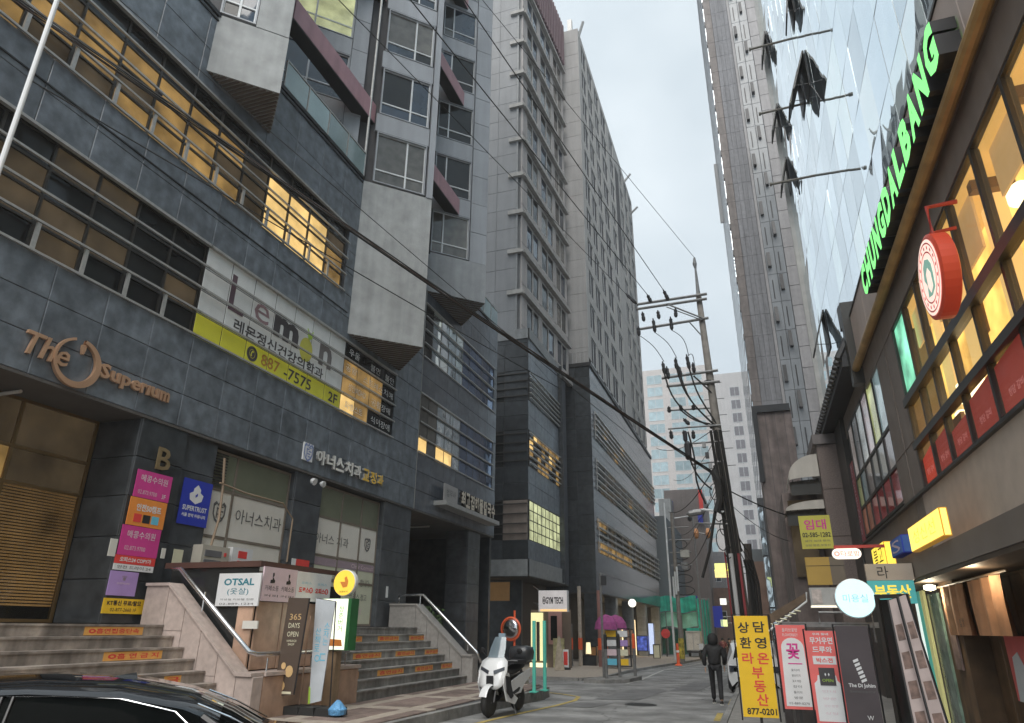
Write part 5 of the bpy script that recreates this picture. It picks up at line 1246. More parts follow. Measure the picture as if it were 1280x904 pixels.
obj('wall_pipe', MB().tube([(-11.5, 12.62, 5.3), (-11.5, 12.72, 4.6), (-11.45, 12.7, 3.9), (-11.48, 12.62, 3.3)], .03, 6).tube([(-11.5, 12.6, 4.72), (-11.45, 13.4, 4.63), (-11.45, 14.9, 4.62), (-11.45, 15.38, 4.3), (-11.48, 15.4, 3.2)], .022, 6), mat('tan_pipe', (.30, .22, .15)), au)
t = thing('directory_box', 'white box with red letters beside the air conditioner unit', 'sign', (-11.4, 13.6, 2.7))
obj('casing', MB().box(-11.55, -11.4, 13.25, 13.95, 2.6, 3.35), P_white, t)
for k in range(3): board(t, 'red_character', P_red, FX(-11.4), 13.45, 13.75, 2.68+.22*k, 2.84+.22*k, 0, .006)
flood = obj('flood_light', MB().lathe([(.03, 0), (.08, .05), (.1, .16)], (-11.4, 15.9, 5.42), (1, 0, -.4), 10).lathe([(.03, 0), (.07, .05), (.09, .14)], (-11.4, 16.35, 5.42), (1, 0, -.3), 10), white_paint, None)
flood['label'] = 'pair of small white floodlights under the granite fascia'; flood['category'] = 'lamp'

# ================================================================ STAIRS, WALLS AND RAILS ON THE LEFT
def stairs(label, y0, y1, xt, tread, m, n=8, top=1.655, bot=.12):
    t = thing('stone_steps', label, 'steps', (xt, (y0+y1)/2, 0))
    r = (top-bot)/n
    for k in range(n+1):
        if k == n: break
        z = top-r*k; xr = xt+tread*k
        obj('step', MB().box(xr-.5 if k else xr-1.0, xr, y0, y1, z-.035-r, z-.036).box(xr-tread-.04 if k else xr-1.0, xr+.02, y0, y1, z-.035, z), m, t)
    return t, r
sL, rL = stairs('wide flight of stained pinkish stone steps at the left, behind the dark car', 1.0, 10.98, -10.8, .285, step_m)
sR, rR = stairs('flight of grey stone steps with rows of orange stickers, right of the standing banners', 14.62, 20.98, -10.42, .25, step_g)
stick = mat('sticker_orange', (.78, .40, .10), rough=.5, var=.08, scale=9)
def sticker(par, X, px0, px1, z, h, s_):
    o = board(par, 'warning_sticker', stick, FX(X), px0, px1, z, z+h, .002, .006)
    text(par, 'lettering', s_, P_red, FX(X), (px0+px1)/2, z+h/2, w=(px1-px0)*.86, h=h*.62, n=.008, bold=.02)
sticker(sL, -10.8, 9.29, 10.52, 1.655-.19+.012, .135, '◎흡연집중단속')
sticker(sL, -10.8+.57, 9.26, 10.49, 1.655-3*rL+.012, .135, '◎흡 연 금 지')
sticker(sL, -10.8+4*.285, 10.05, 10.43, 1.655-5*rL+.012, .135, '금')
for k, L_ in ((1, [(437, 450), (468, 494), (508, 531)]), (3, [(400, 419), (441, 471), (488, 513), (527, 549)]), (5, [(424, 442), (462, 493), (508, 533), (546, 567)])):
    X = -10.42+.25*k; zz = 1.655-rR*k
    for (a, c) in L_:
        import math as _m
        def yx(px, zt):      # where the riser is met: interpolated along the flight
            return 14.75+(px-(424-14*(5-k)/4*0))*0
        y_a = {1: (16.63, 21.09, 437, 531), 3: (16.04, 21.13, 441, 549), 5: (14.71, 21.16, 424, 567)}[k]
        ya = y_a[0]+(y_a[1]-y_a[0])*(a-y_a[2])/(y_a[3]-y_a[2]); yc = y_a[0]+(y_a[1]-y_a[0])*(c-y_a[2])/(y_a[3]-y_a[2])
        if ya < 14.65: ya = 14.65
        if yc > ya: sticker(sR, X, ya, yc, zz-rR+.015, .135, '흡연금지')
def cheek(label, y0, y1, xa, xb, xe, zt, ze, zb, m):
    """sloping side wall of a stair, clad in separate slabs"""
    t = thing('stair_side_wall', label, 'wall', (xb, y0, 0))
    n = 5; fr = FY(y0)
    top = lambda x: zt if x <= xb else zt+(ze-zt)*(x-xb)/(xe-.35-xb) if x < xe-.35 else ze
    xs = [xa, xb]+[xb+(xe-.35-xb)*k/4 for k in range(1, 5)]+[xe]
    core = [(xs[0], zb)]+[(x, top(x)-.01) for x in xs]+[(xs[-1]-.01, zb)]
    obj('core', MB().prism([(x, z) for x, z in core][::-1], -(y1-y0), -.03, fr), m, t)
    for i in range(len(xs)-1):
        a, c = xs[i]+.006, xs[i+1]-.006
        zs = [zb, .78, 1.5] 
        z0 = zb
        while True:
            z1 = z0+.75
            ta, tc = top(a)-.06, top(c)-.06
            if z1 >= min(ta, tc)-.15:
                if max(ta, tc) > z0+.05: obj('stone_slab', MB().prism([(a, z0+.005), (c, z0+.005), (c, max(tc, z0+.02)), (a, max(ta, z0+.02))], -.03, 0, fr), m, t)
                break
            obj('stone_slab', MB().box(a, c, z0+.005, z1-.005, -.03, 0, fr), m, t); z0 = z1
        obj('coping', MB().prism([(xs[i], top(xs[i])-.055), (xs[i+1], top(xs[i+1])-.055), (xs[i+1], top(xs[i+1])), (xs[i], top(xs[i]))], -(y1-y0)-.03, .04, fr), m, t)
    tiles(t, 'stone_slab', m, FX(xe), y0, y1, zb, ze-.06, y1-y0, .75, t=.03, n0=.01)
    return t
CL = cheek('sloping pinkish granite side wall between the left steps and the banners', 11.0, 11.3, -11.4, -10.83, -8.62, 2.42, .87, .05, cheek_m)
CR = cheek('sloping grey granite side wall with a steel handrail right of the grey steps', 21.0, 21.45, -11.45, -10.5, -8.5, 2.37, .9, .0, mat('grey_side_granite', (.30, .285, .27), rough=.6, var=.14, scale=8, rnd=.06, streak=.12))
fw = thing('low_front_wall', 'low pinkish stone wall with a flat coping behind the brown standing banner', 'wall', (-8.62, 12.9, 0))
obj('core', MB().box(-9.0, -8.66, 11.32, 14.6, .0, .8), cheek_m, fw)
tiles(fw, 'stone_slab', salmon, FX(-8.62), 11.32, 14.6, .05, .8, .82, .75, t=.03)
obj('coping', MB().box(-9.05, -8.58, 11.32, 14.62, .805, .87), cheek_m, fw)
obj('end_slab', MB().box(-10.4, -8.66, 14.5, 14.61, 0, .8), salmon, fw)
def rail(label, pts, posts, r=.03):
    t = thing('handrail', label, 'handrail', pts[0])
    obj('tube', MB().tube(pts, r, 10), steel, t, smooth=True)
    for (x, y, z0, z1) in posts: obj('post', MB().tube([(x, y, z0), (x, y, z1)], .018, 8), steel, t)
    return t
pA, pB = (-10.8, 11.16, 2.69), (-8.88, 11.16, 1.21)
rail('polished steel handrail sloping down over the pinkish side wall by the banners', [(pA[0]-.2, 11.16, pA[2]+.0), pA, pB, (-8.82, 11.28, pB[2]-.04), (-8.8, 11.6, pB[2]-.04), (-8.8, 14.4, pB[2]-.04)], [(-10.1, 11.16, 1.9, 2.25), (-8.8, 11.6, .87, 1.1), (-8.8, 13.0, .87, 1.1), (-8.8, 14.3, .87, 1.1)], .042)
qA, qB, qC = (-11.24, 21.2, 2.64), (-10.36, 21.2, 2.64), (-8.44, 21.2, 0.97)
rail('polished steel handrail on the grey side wall above the white scooter', [(qA[0], 21.2, qA[2]-.25), qA, qB, qC, (qC[0]+.15, 21.2, qC[2]-.3)], [(qB[0]-.1, 21.2, 2.3, qB[2]), (qC[0]-.3, 21.2, 1.0, qC[2]+.2)], .042)
pl = thing('shrub', 'small green shrub behind the grey side wall of the steps', 'plant', (-11.1, 22.2, 1.2))
lv = MB(); rr = random.Random(5)
for k in range(260):
    a, h_, q = rr.uniform(0, 6.28), rr.uniform(0, 1), rr.uniform(0, .42)
    c = Vector((-10.6+q*math.cos(a)*1.4, 22.0+q*math.sin(a), 1.5+h_*.8)); d = Vector((rr.uniform(-1, 1), rr.uniform(-1, 1), rr.uniform(-.3, 1))).normalized()*.09; e = d.cross(Vector((rr.uniform(-1, 1), rr.uniform(-1, 1), 0))).normalized()*.035
    lv.add([c-d, c+e, c+d, c-e], [(0, 1, 2, 3)])
obj('foliage', lv, mat('leaf_green', (.05, .09, .03), rough=.6, var=.5, scale=20), pl)
obj('stem', MB().tube([(-10.6, 22, .8), (-10.6, 22, 1.9)], .03, 5), wood, pl)
# basement entrance box with its signs
be = thing('basement_entrance', 'dark glass and salmon stone basement stair enclosure behind the standing banners', 'enclosure', (-9.3, 12.8, 0))
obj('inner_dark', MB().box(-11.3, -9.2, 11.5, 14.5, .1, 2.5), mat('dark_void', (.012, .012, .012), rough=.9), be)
pane(be, 'glass_panel', glass_dark, FY(11.42), -11.25, -9.12, .9, 2.72, .02)
obj('top_rail', MB().box(-11.4, -9.05, 11.36, 11.46, 2.72, 2.83).box(-9.14, -9.04, 11.46, 14.6, 2.74, 2.83), mat('brown_red_rail', (.09, .045, .035), rough=.5), be)
for k in range(4):
    bar(be, 'salmon_panel', salmon, FX(-9.08), 11.46+.78*k, 12.22+.78*k, .88, 2.1, -.03, .0)
obj('salmon_corner', MB().box(-9.45, -9.1, 11.37, 11.41, .88, 2.1), salmon, be)
def signboard(label, fr, u0, u1, v0, v1, m, cat='sign'):
    o = obj('signboard', MB().box(u0, u1, v0, v1, 0, .035, fr), m, None); o['label'] = label; o['category'] = cat; return o
fo = FY(11.36)
xa, xb = -9.97, -8.98
o = signboard('white board lettered OTSAL in teal with Korean below, on the dark glass', fo, xa, xb, 2, 2.6, P_white)
zc = 2.3
text(o, 'lettering', 'OTSAL', P_teal, fo, (xa+xb)/2, zc+.14, w=(xb-xa)*.72, h=.13, n=.037, bold=.03); text(o, 'lettering', '(옷살)', P_teal, fo, (xa+xb)/2, zc-.04, w=(xb-xa)*.5, h=.14, n=.037)
text(o, 'lettering', '의상실 리모델 전문', P_grey, fo, (xa+xb)/2, zc-.18, w=(xb-xa)*.8, h=.035, n=.037); text(o, 'lettering', '02-889-1234', P_grey, fo, (xa+xb)/2, zc-.26, w=(xb-xa)*.8, h=.035, n=.037)
f9 = FX(-9.03)
ya, yb, yc = 11.42, 12.47, 13.73
o = signboard('pale pink board with two small figure emblems and dark Korean names', f9, ya, yb, 2.10, 2.73, P_pink)
for k in (0, 1):
    u = ya+(yb-ya)*(.27+.48*k)
    obj('figure_emblem', MB().prism([(u-.02, 2.62), (u+.02, 2.63), (u+.03, 2.58), (u+.0, 2.54), (u+.07, 2.48), (u+.06, 2.44), (u-.07, 2.43), (u-.07, 2.49), (u-.01, 2.5)], .036, .04, f9), P_black, o)
    text(o, 'lettering', '카페소동', P_black, f9, u, 2.34, w=.42, h=.1, n=.037); text(o, 'lettering', '커피', P_black, f9, u, 2.2, w=.42, h=.045, n=.037)
o = signboard('white board with bold red Korean words right of the pale pink board', f9, yb+.02, yc, 2.14, 2.72, P_white)
for k, s_ in enumerate(('도쿄스㉿', '오피스㉿')):
    u = yb+(yc-yb)*(.28+.46*k); text(o, 'lettering', s_, P_red, f9, u, 2.36, w=.5, h=.12, n=.037, bold=.05); text(o, 'lettering', '오피스', P_cyan, f9, u, 2.5, w=.36, h=.05, n=.037)
o = signboard('small white sticker on the dark glass under the teal lettered board', fo, -9.26, -8.92, 1.6, 1.74, P_film)
# free standing banners on the near pavement
fa = FY(11.9)
t = thing('standing_banner', 'tall narrow brown banner reading 365 DAYS OPEN in a black frame', 'banner', (-8.1, 11.9, .12))
def slab4(name, q, y, th, m, par):
    b = MB(); P = [Vector((q[i][0], y, q[i][1])) for i in range(4)]; Q = [p+Vector((0, th, 0)) for p in P]
    b.add(P+Q, [(0, 1, 2, 3), (4, 7, 6, 5), (0, 4, 5, 1), (1, 5, 6, 2), (2, 6, 7, 3), (3, 7, 4, 0)]); return obj(name, b, m, par)
y = 11.9
q = [(-8.81, 0.42), (-8.37, 0.47), (-8.26, 2.16), (-8.72, 2.17)]
slab4('sheet', q, y, .02, P_brown, t)
obj('frame', MB().tube([(q[i][0], y+.03, q[i][1]) for i in (0, 3, 2, 1)], .014, 6), black_plastic, t)
def on(s_, t_):      # a point of the slightly leaning sheet
    a = Vector((q[0][0], 0, q[0][1])).lerp(Vector((q[1][0], 0, q[1][1])), s_); c = Vector((q[3][0], 0, q[3][1])).lerp(Vector((q[2][0], 0, q[2][1])), s_)
    p = a.lerp(c, t_); return p.x, p.z
for s_, tt, w, h, m_ in [('365', .80, .26, .11, P_gold), ('DAYS', .71, .25, .09, P_cream), ('OPEN', .62, .25, .09, P_cream), ('HAMBURGER', .55, .22, .04, P_cream), ('SHOP', .515, .14, .04, P_cream)]:
    x_, z_ = on(.5, tt); text(t, 'lettering', s_, m_, fa, x_, z_, w=w, h=h, n=.004)
for (a, c, r_) in ((.62, .24, .085), (.3, .30, .05), (.36, .1, .07)):
    x_, z_ = on(a, c); obj('drawn_food', MB().prism([(x_+r_*math.cos(2*math.pi*k/12), z_+r_*1.2*math.sin(2*math.pi*k/12)) for k in range(12)], .003, .006, fa), P_gold, t)
x_, z_ = on(.5, .02); x2, z2 = on(.5, .97)
obj('end_strip', MB().box(x_-.17, x_+.17, z_-.0, z_+.04, .002, .006, fa), P_cream, t)
t2 = thing('standing_banner', 'white banner with sky-blue Korean letters beside the brown one, tied to a stick', 'banner', (-7.9, 12.2, .12))
f2 = FY(12.3)
q = [(-8.28, 0.29), (-8.02, 0.35), (-7.92, 2.11), (-8.37, 2.17)]
slab4('sheet', q, 12.3, .02, mat('banner_white_blue', (.52, .56, .60), var=.12, scale=3, streak=.05), t2)
for s_, a, c in [('산', .28, .68), ('책', .28, .60), ('로', .28, .52), ('소', .75, .74), ('자', .75, .66), ('는', .75, .585), ('ㅇ', .35, .42), ('ㄷ', .7, .43)]:
    x_, z_ = on(a, c); text(t2, 'lettering', s_, P_cyan, f2, x_, z_, w=.12, h=.13, n=.004)
slab4('lime_corner', [on(-.05, .0), on(.12, .0), on(.06, .14), on(-.05, .16)], 12.29, .01, P_green, t2)
obj('frame', MB().tube([(q[3][0], 12.33, q[3][1]), (q[2][0], 12.33, q[2][1])], .012, 6).tube([(q[2][0], 12.33, q[2][1]), (-7.83, 12.33, .15)], .012, 6), black_plastic, t2)
obj('prop_stick', MB().tube([(-8.52, 12.4, 1.85), (-8.56, 12.4, .14)], .014, 6), mat('pinkish_stick', (.42, .28, .2)), t2)
for i, (a, c) in enumerate(((326, 350), (350, 372), (372, 392), (392, 420))):
    x0, x1 = {0: (-9.21, -8.67), 1: (-8.67, -8.29), 2: (-8.29, -7.95), 3: (-7.95, -7.51)}[i]
    o = obj('banner_weight', MB().prism([(x0, .12), (x1, .12), (x1-.03, .26), (x0+.03, .26)], -.45, 0, FY(12.0)), rubber, None)
    o['label'] = ['black plastic water weight under the brown banner, leftmost', 'black plastic water weight second from the left', 'dark plastic water weight under the white banner', 'grey plastic water weight beside the blue bag'][i]; o['category'] = 'banner weight'; o['group'] = 'banner weights in a row'
bg_ = obj('plastic_bag', MB().lathe([(.05, 0), (.15, .03), (.17, .12), (.1, .2), (.03, .27)], (-7.52, 12.1, .13), n=11), mat('blue_plastic_bag', (.12, .34, .62), rough=.35, var=.3, scale=25, bump=.8, bscale=25), None)
bg_['label'] = 'crumpled blue plastic bag at the foot of the lit menu sign'; bg_['category'] = 'bag'
ms = thing('lit_menu_sign', 'lit white menu box with a green side and a yellow chicken disc on top', 'sign', (-8.0, 13.2, .12))
fm = FY(13.2); mx0, mx1, mz0, mz1 = -8.82, -8.18, 1.2, 2.21
obj('casing', MB().box(mx0, mx1+.08, 13.2, 13.5, mz0, mz1), mat('green_casing', (.02, .14, .04)), ms)
board(ms, 'face', flat('lit_menu_face', (.85, .88, .72), .95), fm, mx0+.01, mx1, mz0+.01, mz1-.01, 0, .01)
text(ms, 'lettering', '청\n춘\n버\n거', flat('print_leaf', (.2, .5, .1)), fm, mx1-.14, (mz0+mz1)/2+.1, w=.12, h=.5, n=.014)
obj('burger_picture', MB().prism([(mx0+.1, mz0+.08), (mx1-.05, mz0+.08), (mx1-.08, mz0+.2), (mx0+.2, mz0+.22)], .012, .014, fm), P_orange, ms)
dcx, dcz = -8.29, 2.52
obj('disc_drum', MB().lathe([(.25, 0), (.27, .02), (.27, .12), (.25, .14)], (dcx, 13.15, dcz), (0, 1, 0), 28), white_paint, ms)
disc(ms, 'disc_face', 0, .255, flat('lit_disc_yellow', (.85, .55, .06), .7), FY(13.15), dcx, dcz, .004)
obj('chicken_emblem', MB().prism([(dcx-.1, dcz+.02), (dcx-.02, dcz-.1), (dcx+.08, dcz-.08), (dcx+.1, dcz+.03), (dcx+.05, dcz+.13), (dcx+.0, dcz+.1), (dcx+.02, dcz+.02)], .006, .01, FY(13.15)), P_orange, ms)
text(ms, 'lettering', '청춘버거', P_brown, FY(13.15), dcx, dcz-.18, w=.2, h=.04, n=.007)
obj('post', MB().box((mx0+mx1)/2-.12, (mx0+mx1)/2+.12, 13.25, 13.45, .12, mz0), mat('plywood_post', (.34, .24, .15), var=.15, scale=6, streak=.2), ms)

# ================================================================ DARK SEDAN AT THE LOWER LEFT
def place(root, loc, ang):
    root.location = loc; root.rotation_euler = (0, 0, ang)
car = thing('parked_car', 'black sedan cut by the lower left corner, only its roof and windows in view', 'car')
def loft(st, name, m, par, closed=False, smooth=True):
    return obj(name, MB().grid(st, closed).caps(len(st[0]), len(st)), m, par, smooth=smooth)
# x forward, y left, stations: x, half width at sill / belt, sill z, belt z, hood z
st = []
for (x, w0, w1, zs, zb, zh) in [(-2.42, .62, .70, .45, .80, .92), (-2.32, .80, .84, .30, .88, 1.0), (-1.9, .88, .90, .24, .92, 1.04), (-1.2, .91, .92, .22, .92, 1.0), (0, .92, .93, .20, .90, .96), (1.1, .91, .92, .22, .86, .94), (1.8, .89, .88, .24, .80, .88), (2.3, .82, .78, .28, .68, .76), (2.45, .6, .55, .4, .58, .64)]:
    st.append([(x, -w0*.9, zs), (x, -w0, zs+.12), (x, -w1, (zs+zb)/2+.05), (x, -w1*.97, zb), (x, -w1*.72, zh-.01), (x, 0, zh+.02), (x, w1*.72, zh-.01), (x, w1*.97, zb), (x, w1, (zs+zb)/2+.05), (x, w0, zs+.12), (x, w0*.9, zs)])
loft(st, 'body', black_paint, car)
def cab(x, w, zb, zt, wt): return [(x, -w, zb), (x, -(w*.35+wt*.65), zb+(zt-zb)*.62), (x, -wt, zt-.06), (x, -wt*.75, zt-.01), (x, 0, zt), (x, wt*.75, zt-.01), (x, wt, zt-.06), (x, (w*.35+wt*.65), zb+(zt-zb)*.62), (x, w, zb)]
S_ = [(-2.05, .78, .98, 1.02, .70), (-1.75, .84, .95, 1.17, .64), (-1.35, .87, .92, 1.33, .60), (-.9, .89, .91, 1.42, .60), (-.3, .90, .90, 1.455, .62), (.3, .89, .90, 1.44, .62), (.75, .88, .90, 1.37, .60), (1.2, .84, .90, 1.14, .66), (1.5, .80, .90, .96, .70)]
loft([cab(*s) for s in S_], 'glasshouse', car_glass, car)
rf = []
for (x, w, zb, zt, wt) in [(-1.62, .85, .94, 1.225, .60), (-1.35, .87, .92, 1.33, .585), (-.9, .89, .91, 1.42, .60), (-.3, .90, .90, 1.455, .62), (.3, .89, .90, 1.44, .62), (.72, .88, .90, 1.38, .60)]:
    rf.append([(x, -wt-.045, zt-.085), (x, -wt-.005, zt-.045), (x, -wt*.75, zt+.004), (x, 0, zt+.014), (x, wt*.75, zt+.004), (x, wt+.005, zt-.045), (x, wt+.045, zt-.085)])
loft(rf, 'roof', black_paint, car)
for s in (-1, 1):
    def side(x, f):      # point on the cabin flank at height fraction f
        for i in range(len(S_)-1):
            if S_[i][0] <= x <= S_[i+1][0]:
                k = (x-S_[i][0])/(S_[i+1][0]-S_[i][0]); w, zb, zt, wt = [S_[i][j]+(S_[i+1][j]-S_[i][j])*k for j in (1, 2, 3, 4)]
                zz = zt-.06; 
                if f < .7: g = f/.7; return (x, s*(w+((w*.35+wt*.65)-w)*g+.012), zb+(zt-zb)*.62*g)
                g = (f-.7)/.3; y0_ = w*.35+wt*.65; z0_ = zb+(zt-zb)*.62
                return (x, s*(y0_+(wt-y0_)*g+.012), z0_+(zz-z0_)*g)
        return (x, s*.8, .95)
    obj('window_trim', MB().tube([side(-1.66, .12), side(-1.5, .5), side(-1.3, .86), side(-.9, .93), side(-.5, .94), side(0, .94), side(.5, .93), side(.75, .8), side(1.05, .5), side(1.3, .1)], .007, 6), chrome, car)
    obj('belt_trim', MB().tube([side(x/10, .02) for x in range(-14, 14, 2)], .006, 6), chrome, car)
    for x in (-.15, -.22): obj('pillar', MB().tube([side(x-.03, .0), side(x, .5), side(x, .92)], .012, 6), black_plastic, car)
    obj('rear_pillar', MB().tube([side(-1.9, .1), side(-1.72, .55), side(-1.5, .92)], .03, 6), black_plastic, car)
    obj('roof_highlight_trim', MB().tube([(-2.0, s*.72, 1.04), (-1.7, s*.69, 1.19), (-1.45, s*.66, 1.285)], .008, 6), chrome, car)  # bright line laid in for the highlight along the rear roof edge
    obj('door_handle', MB().box(-.85, -.65, s*.93-.012, s*.93+.012, .80, .83), chrome, car)
    obj('mirror', MB().lathe([(.03, 0), (.09, .02), (.1, .1), (.04, .16)], (.85, s*.98, .98), (-1, 0, .0), 10), black_paint, car)
    for x in (-1.45, 1.45):
        wh = obj('wheel', MB().lathe([(.2, -.1), (.33, -.11), (.345, 0), (.33, .11), (.2, .1)], (x, s*.80, .345), (0, 1, 0), 26), rubber, car)
        obj('rim', MB().lathe([(.03, 0), (.22, .02), (.21, .05)], (x, s*.86, .345), (0, s, 0), 14), steel, wh)
    obj('tail_light', MB().box(-2.43, -2.36, min(s*.5, s*.78), max(s*.5, s*.78), .78, .9), mat('tail_light_red', (.3, .01, .01), rough=.15), car)
obj('shark_fin', MB().prism([(-.92, 1.41), (-.72, 1.43), (-.7, 1.44), (-.9, 1.475)], -.015, .015, FY(0)), black_paint, car)
for s in (-.3, -.1, .12, .32): obj('demister_line', MB().tube([(-1.95, s*1.2, 1.07), (-1.7, s*1.1, 1.205), (-1.45, s, 1.31)], .003, 3), frame_grey, car)
ROOF = (-4.75, 4.22, 1.3)
a_ = math.radians(90-52)+math.pi        # heading: away from azimuth 52 degrees
d_ = Vector((math.cos(a_), math.sin(a_), 0)); l_ = Vector((-d_.y, d_.x, 0))
side_s = 1 if l_.dot(Vector((2, -2, 0))) > 0 else -1
loc = Vector((ROOF[0], ROOF[1], 0)) - d_*(-.5)
place(car, (loc.x, loc.y, -.01), a_); car.scale = (.9, .9, .9)

# ================================================================ WHITE SCOOTER
sc = thing('scooter', 'white maxi scooter with a tall windscreen and black rear box parked at the kerb', 'scooter')
for nm, x in (('front_wheel', .68), ('rear_wheel', -.66)):
    w = obj(nm, MB().lathe([(.17, -.05), (.23, -.06), (.265, 0), (.23, .06), (.17, .05)], (x, 0, .265), (0, 1, 0), 24), rubber, sc, smooth=True)
    obj('rim', MB().lathe([(.02, -.05), (.16, -.035), (.16, .035), (.02, .05)], (x, 0, .265), (0, 1, 0), 14), galv, w)
obj('fork', MB().tube([(.68, .1, .27), (.5, .1, .75)], .025, 8).tube([(.68, -.1, .27), (.5, -.1, .75)], .025, 8), black_plastic, sc)
def lofty(rows, name, m): return obj(name, MB().grid(rows, True), m, sc, smooth=True)
def ell(x, z, wy, hz, n=14, p=1.): return [(x, wy*math.copysign(abs(math.cos(2*math.pi*k/n))**p, math.cos(2*math.pi*k/n)), z+hz*math.sin(2*math.pi*k/n)) for k in range(n)]
obj('front_fender', MB().grid([[(.68+.30*math.cos(a)*1., .075*math.cos(b_), .27+(.30+.03*math.sin(b_))*math.sin(a)) for b_ in [math.pi*k/6 for k in range(7)]] for a in [math.radians(t_) for t_ in range(20, 161, 14)]]), white_paint, sc, smooth=True)
# front apron: a broad V of white plastic with dark intakes
ap = [[(.66, y_*.5, .50) for y_ in (-.3, -.15, 0, .15, .3)], [(.64, y_, .62-.06*abs(y_)/.26) for y_ in (-.24, -.12, 0, .12, .24)], [(.60-.2*abs(y_), y_, .82) for y_ in (-.30, -.15, 0, .15, .30)], [(.52-.3*abs(y_), y_, 1.0) for y_ in (-.27, -.13, 0, .13, .27)], [(.38-.1*abs(y_), y_, 1.1) for y_ in (-.14, -.07, 0, .07, .14)]]
o = obj('front_fairing', MB().grid(ap), white_paint, sc, smooth=True); o.modifiers.new('thick', 'SOLIDIFY').thickness = .03
for s in (-1, 1):
    obj('leg_shield', MB().prism([(.56, .82), (.62, .6), (.45, .28), (.1, .2), (-.05, .3), (.22, .42), (.38, .78)], s*.26-.015, s*.26+.015, FY(0)), white_paint, sc)
    obj('dark_insert', MB().prism([(.54, .74), (.5, .45), (.3, .32), (.2, .36), (.4, .72)], s*.285-.01, s*.285+.01, FY(0)), black_plastic, sc)
    obj('headlight', MB().prism([(s*.06, .86), (s*.25, .93), (s*.26, .86), (s*.08, .79)][::s], -.66+.12, -.60+.12, Fr((.0, 0, 0), (0, 1, 0))) if False else MB().add([(.615, s*.05, .83), (.55, s*.24, .90), (.55, s*.25, .84), (.62, s*.06, .765), (.59, s*.05, .83), (.5, s*.24, .90), (.5, s*.25, .84), (.59, s*.06, .765)], [(0, 1, 2, 3), (7, 6, 5, 4), (0, 4, 5, 1), (1, 5, 6, 2), (2, 6, 7, 3), (3, 7, 4, 0)]), mat('headlamp_glass', (.05, .055, .07), rough=.05, coat=1), sc)
    obj('mirror', MB().lathe([(.02, 0), (.06, .01), (.06, .03), (.02, .04)], (.2, s*.40, 1.18), (-1, 0, .2), 12).tube([(.25, s*.22, 1.02), (.22, s*.38, 1.16)], .01, 5), black_plastic, sc)
    obj('hand_grip', MB().tube([(.25, s*.16, 1.0), (.18, s*.36, 1.0)], .022, 8), black_plastic, sc)
    obj('side_panel', MB().prism([(-.0, .36), (.05, .62), (-.35, .72), (-.85, .82), (-.92, .70), (-.55, .52), (-.4, .38)], s*.17-.02, s*.19+.02, FY(0)), white_paint, sc)
obj('dark_nose', MB().box(.645, .67, -.07, .07, .54, .74), black_plastic, sc)
obj('number_plate', MB().box(-1.02, -1.0, -.1, .1, .5, .62), P_film, sc)
for s in (-1, 1): obj('control_cable', MB().tube([(.2, s*.2, 1.02), (.35, s*.16, 1.1), (.42, s*.06, 1.0)], .008, 4), black_plastic, sc)
obj('kick_stand', MB().tube([(-.1, .12, .3), (.0, .26, .02)], .014, 5), galv, sc)
obj('windscreen', MB().grid([[(.44-.2*abs(y_)-.0, y_, 1.06) for y_ in (-.17, -.08, 0, .08, .17)], [(.33-.2*abs(y_), y_*.95, 1.25) for y_ in (-.17, -.08, 0, .08, .17)], [(.22-.2*abs(y_), y_*.7, 1.45) for y_ in (-.17, -.08, 0, .08, .17)]]), mat('smoked_screen', (.20, .26, .30), rough=.05, coat=1., alpha=.75), sc, smooth=True)
obj('floor_body', MB().grid([ell(.45, .42, .16, .16), ell(.1, .36, .2, .13), ell(-.3, .45, .2, .18), ell(-.8, .62, .13, .12), ell(-.95, .7, .05, .05)], True), black_plastic, sc, smooth=True)
obj('seat', MB().grid([ell(.08, .74, .08, .05), ell(-.05, .78, .15, .07), ell(-.35, .80, .17, .07), ell(-.7, .88, .14, .06), ell(-.78, .9, .05, .03)], True), mat('seat_vinyl', (.02, .02, .022), rough=.55), sc, smooth=True)
obj('rear_box', MB().grid([[(x*sx_-.86, y_*sy_, z_) for x, y_ in [(-.2, -.16), (-.14, -.2), (.14, -.2), (.2, -.16), (.2, .16), (.14, .2), (-.14, .2), (-.2, .16)]] for sx_, sy_, z_ in ((.7, .8, .95), (1, 1.05, 1.0), (1.05, 1.12, 1.14), (.95, 1.0, 1.24), (.5, .5, 1.27))], True), mat('grey_black_box', (.035, .037, .042), rough=.3), sc, smooth=True)
obj('delivery_cover', MB().box(-.6, .0, -.21, .21, .93, 1.0), mat('dark_cloth', (.03, .03, .035), rough=.9), sc)
obj('exhaust', MB().tube([(-.2, -.16, .26), (-.5, -.2, .3), (-.95, -.22, .42)], [.03, .055, .06], 10), galv, sc)
obj('phone_holder', MB().box(.12, .16, -.06, .08, 1.32, 1.52).tube([(.18, 0, 1.0), (.15, .01, 1.35)], .012, 5), mat('pale_blue_phone', (.25, .33, .4), rough=.3), sc)
fr_ = (-5.54, 14.72, 0); re_ = (-5.37, 16.31, 0)
ang = math.atan2(fr_[1]-re_[1], fr_[0]-re_[0])
dv = Vector((math.cos(ang), math.sin(ang)))
place(sc, (fr_[0]-dv.x*.68, fr_[1]-dv.y*.68, -.06), ang); sc.scale = (1.06, 1.12, 1.06)
sc['label'] = 'white maxi scooter with a tall windscreen and a black rear box parked at the kerb'

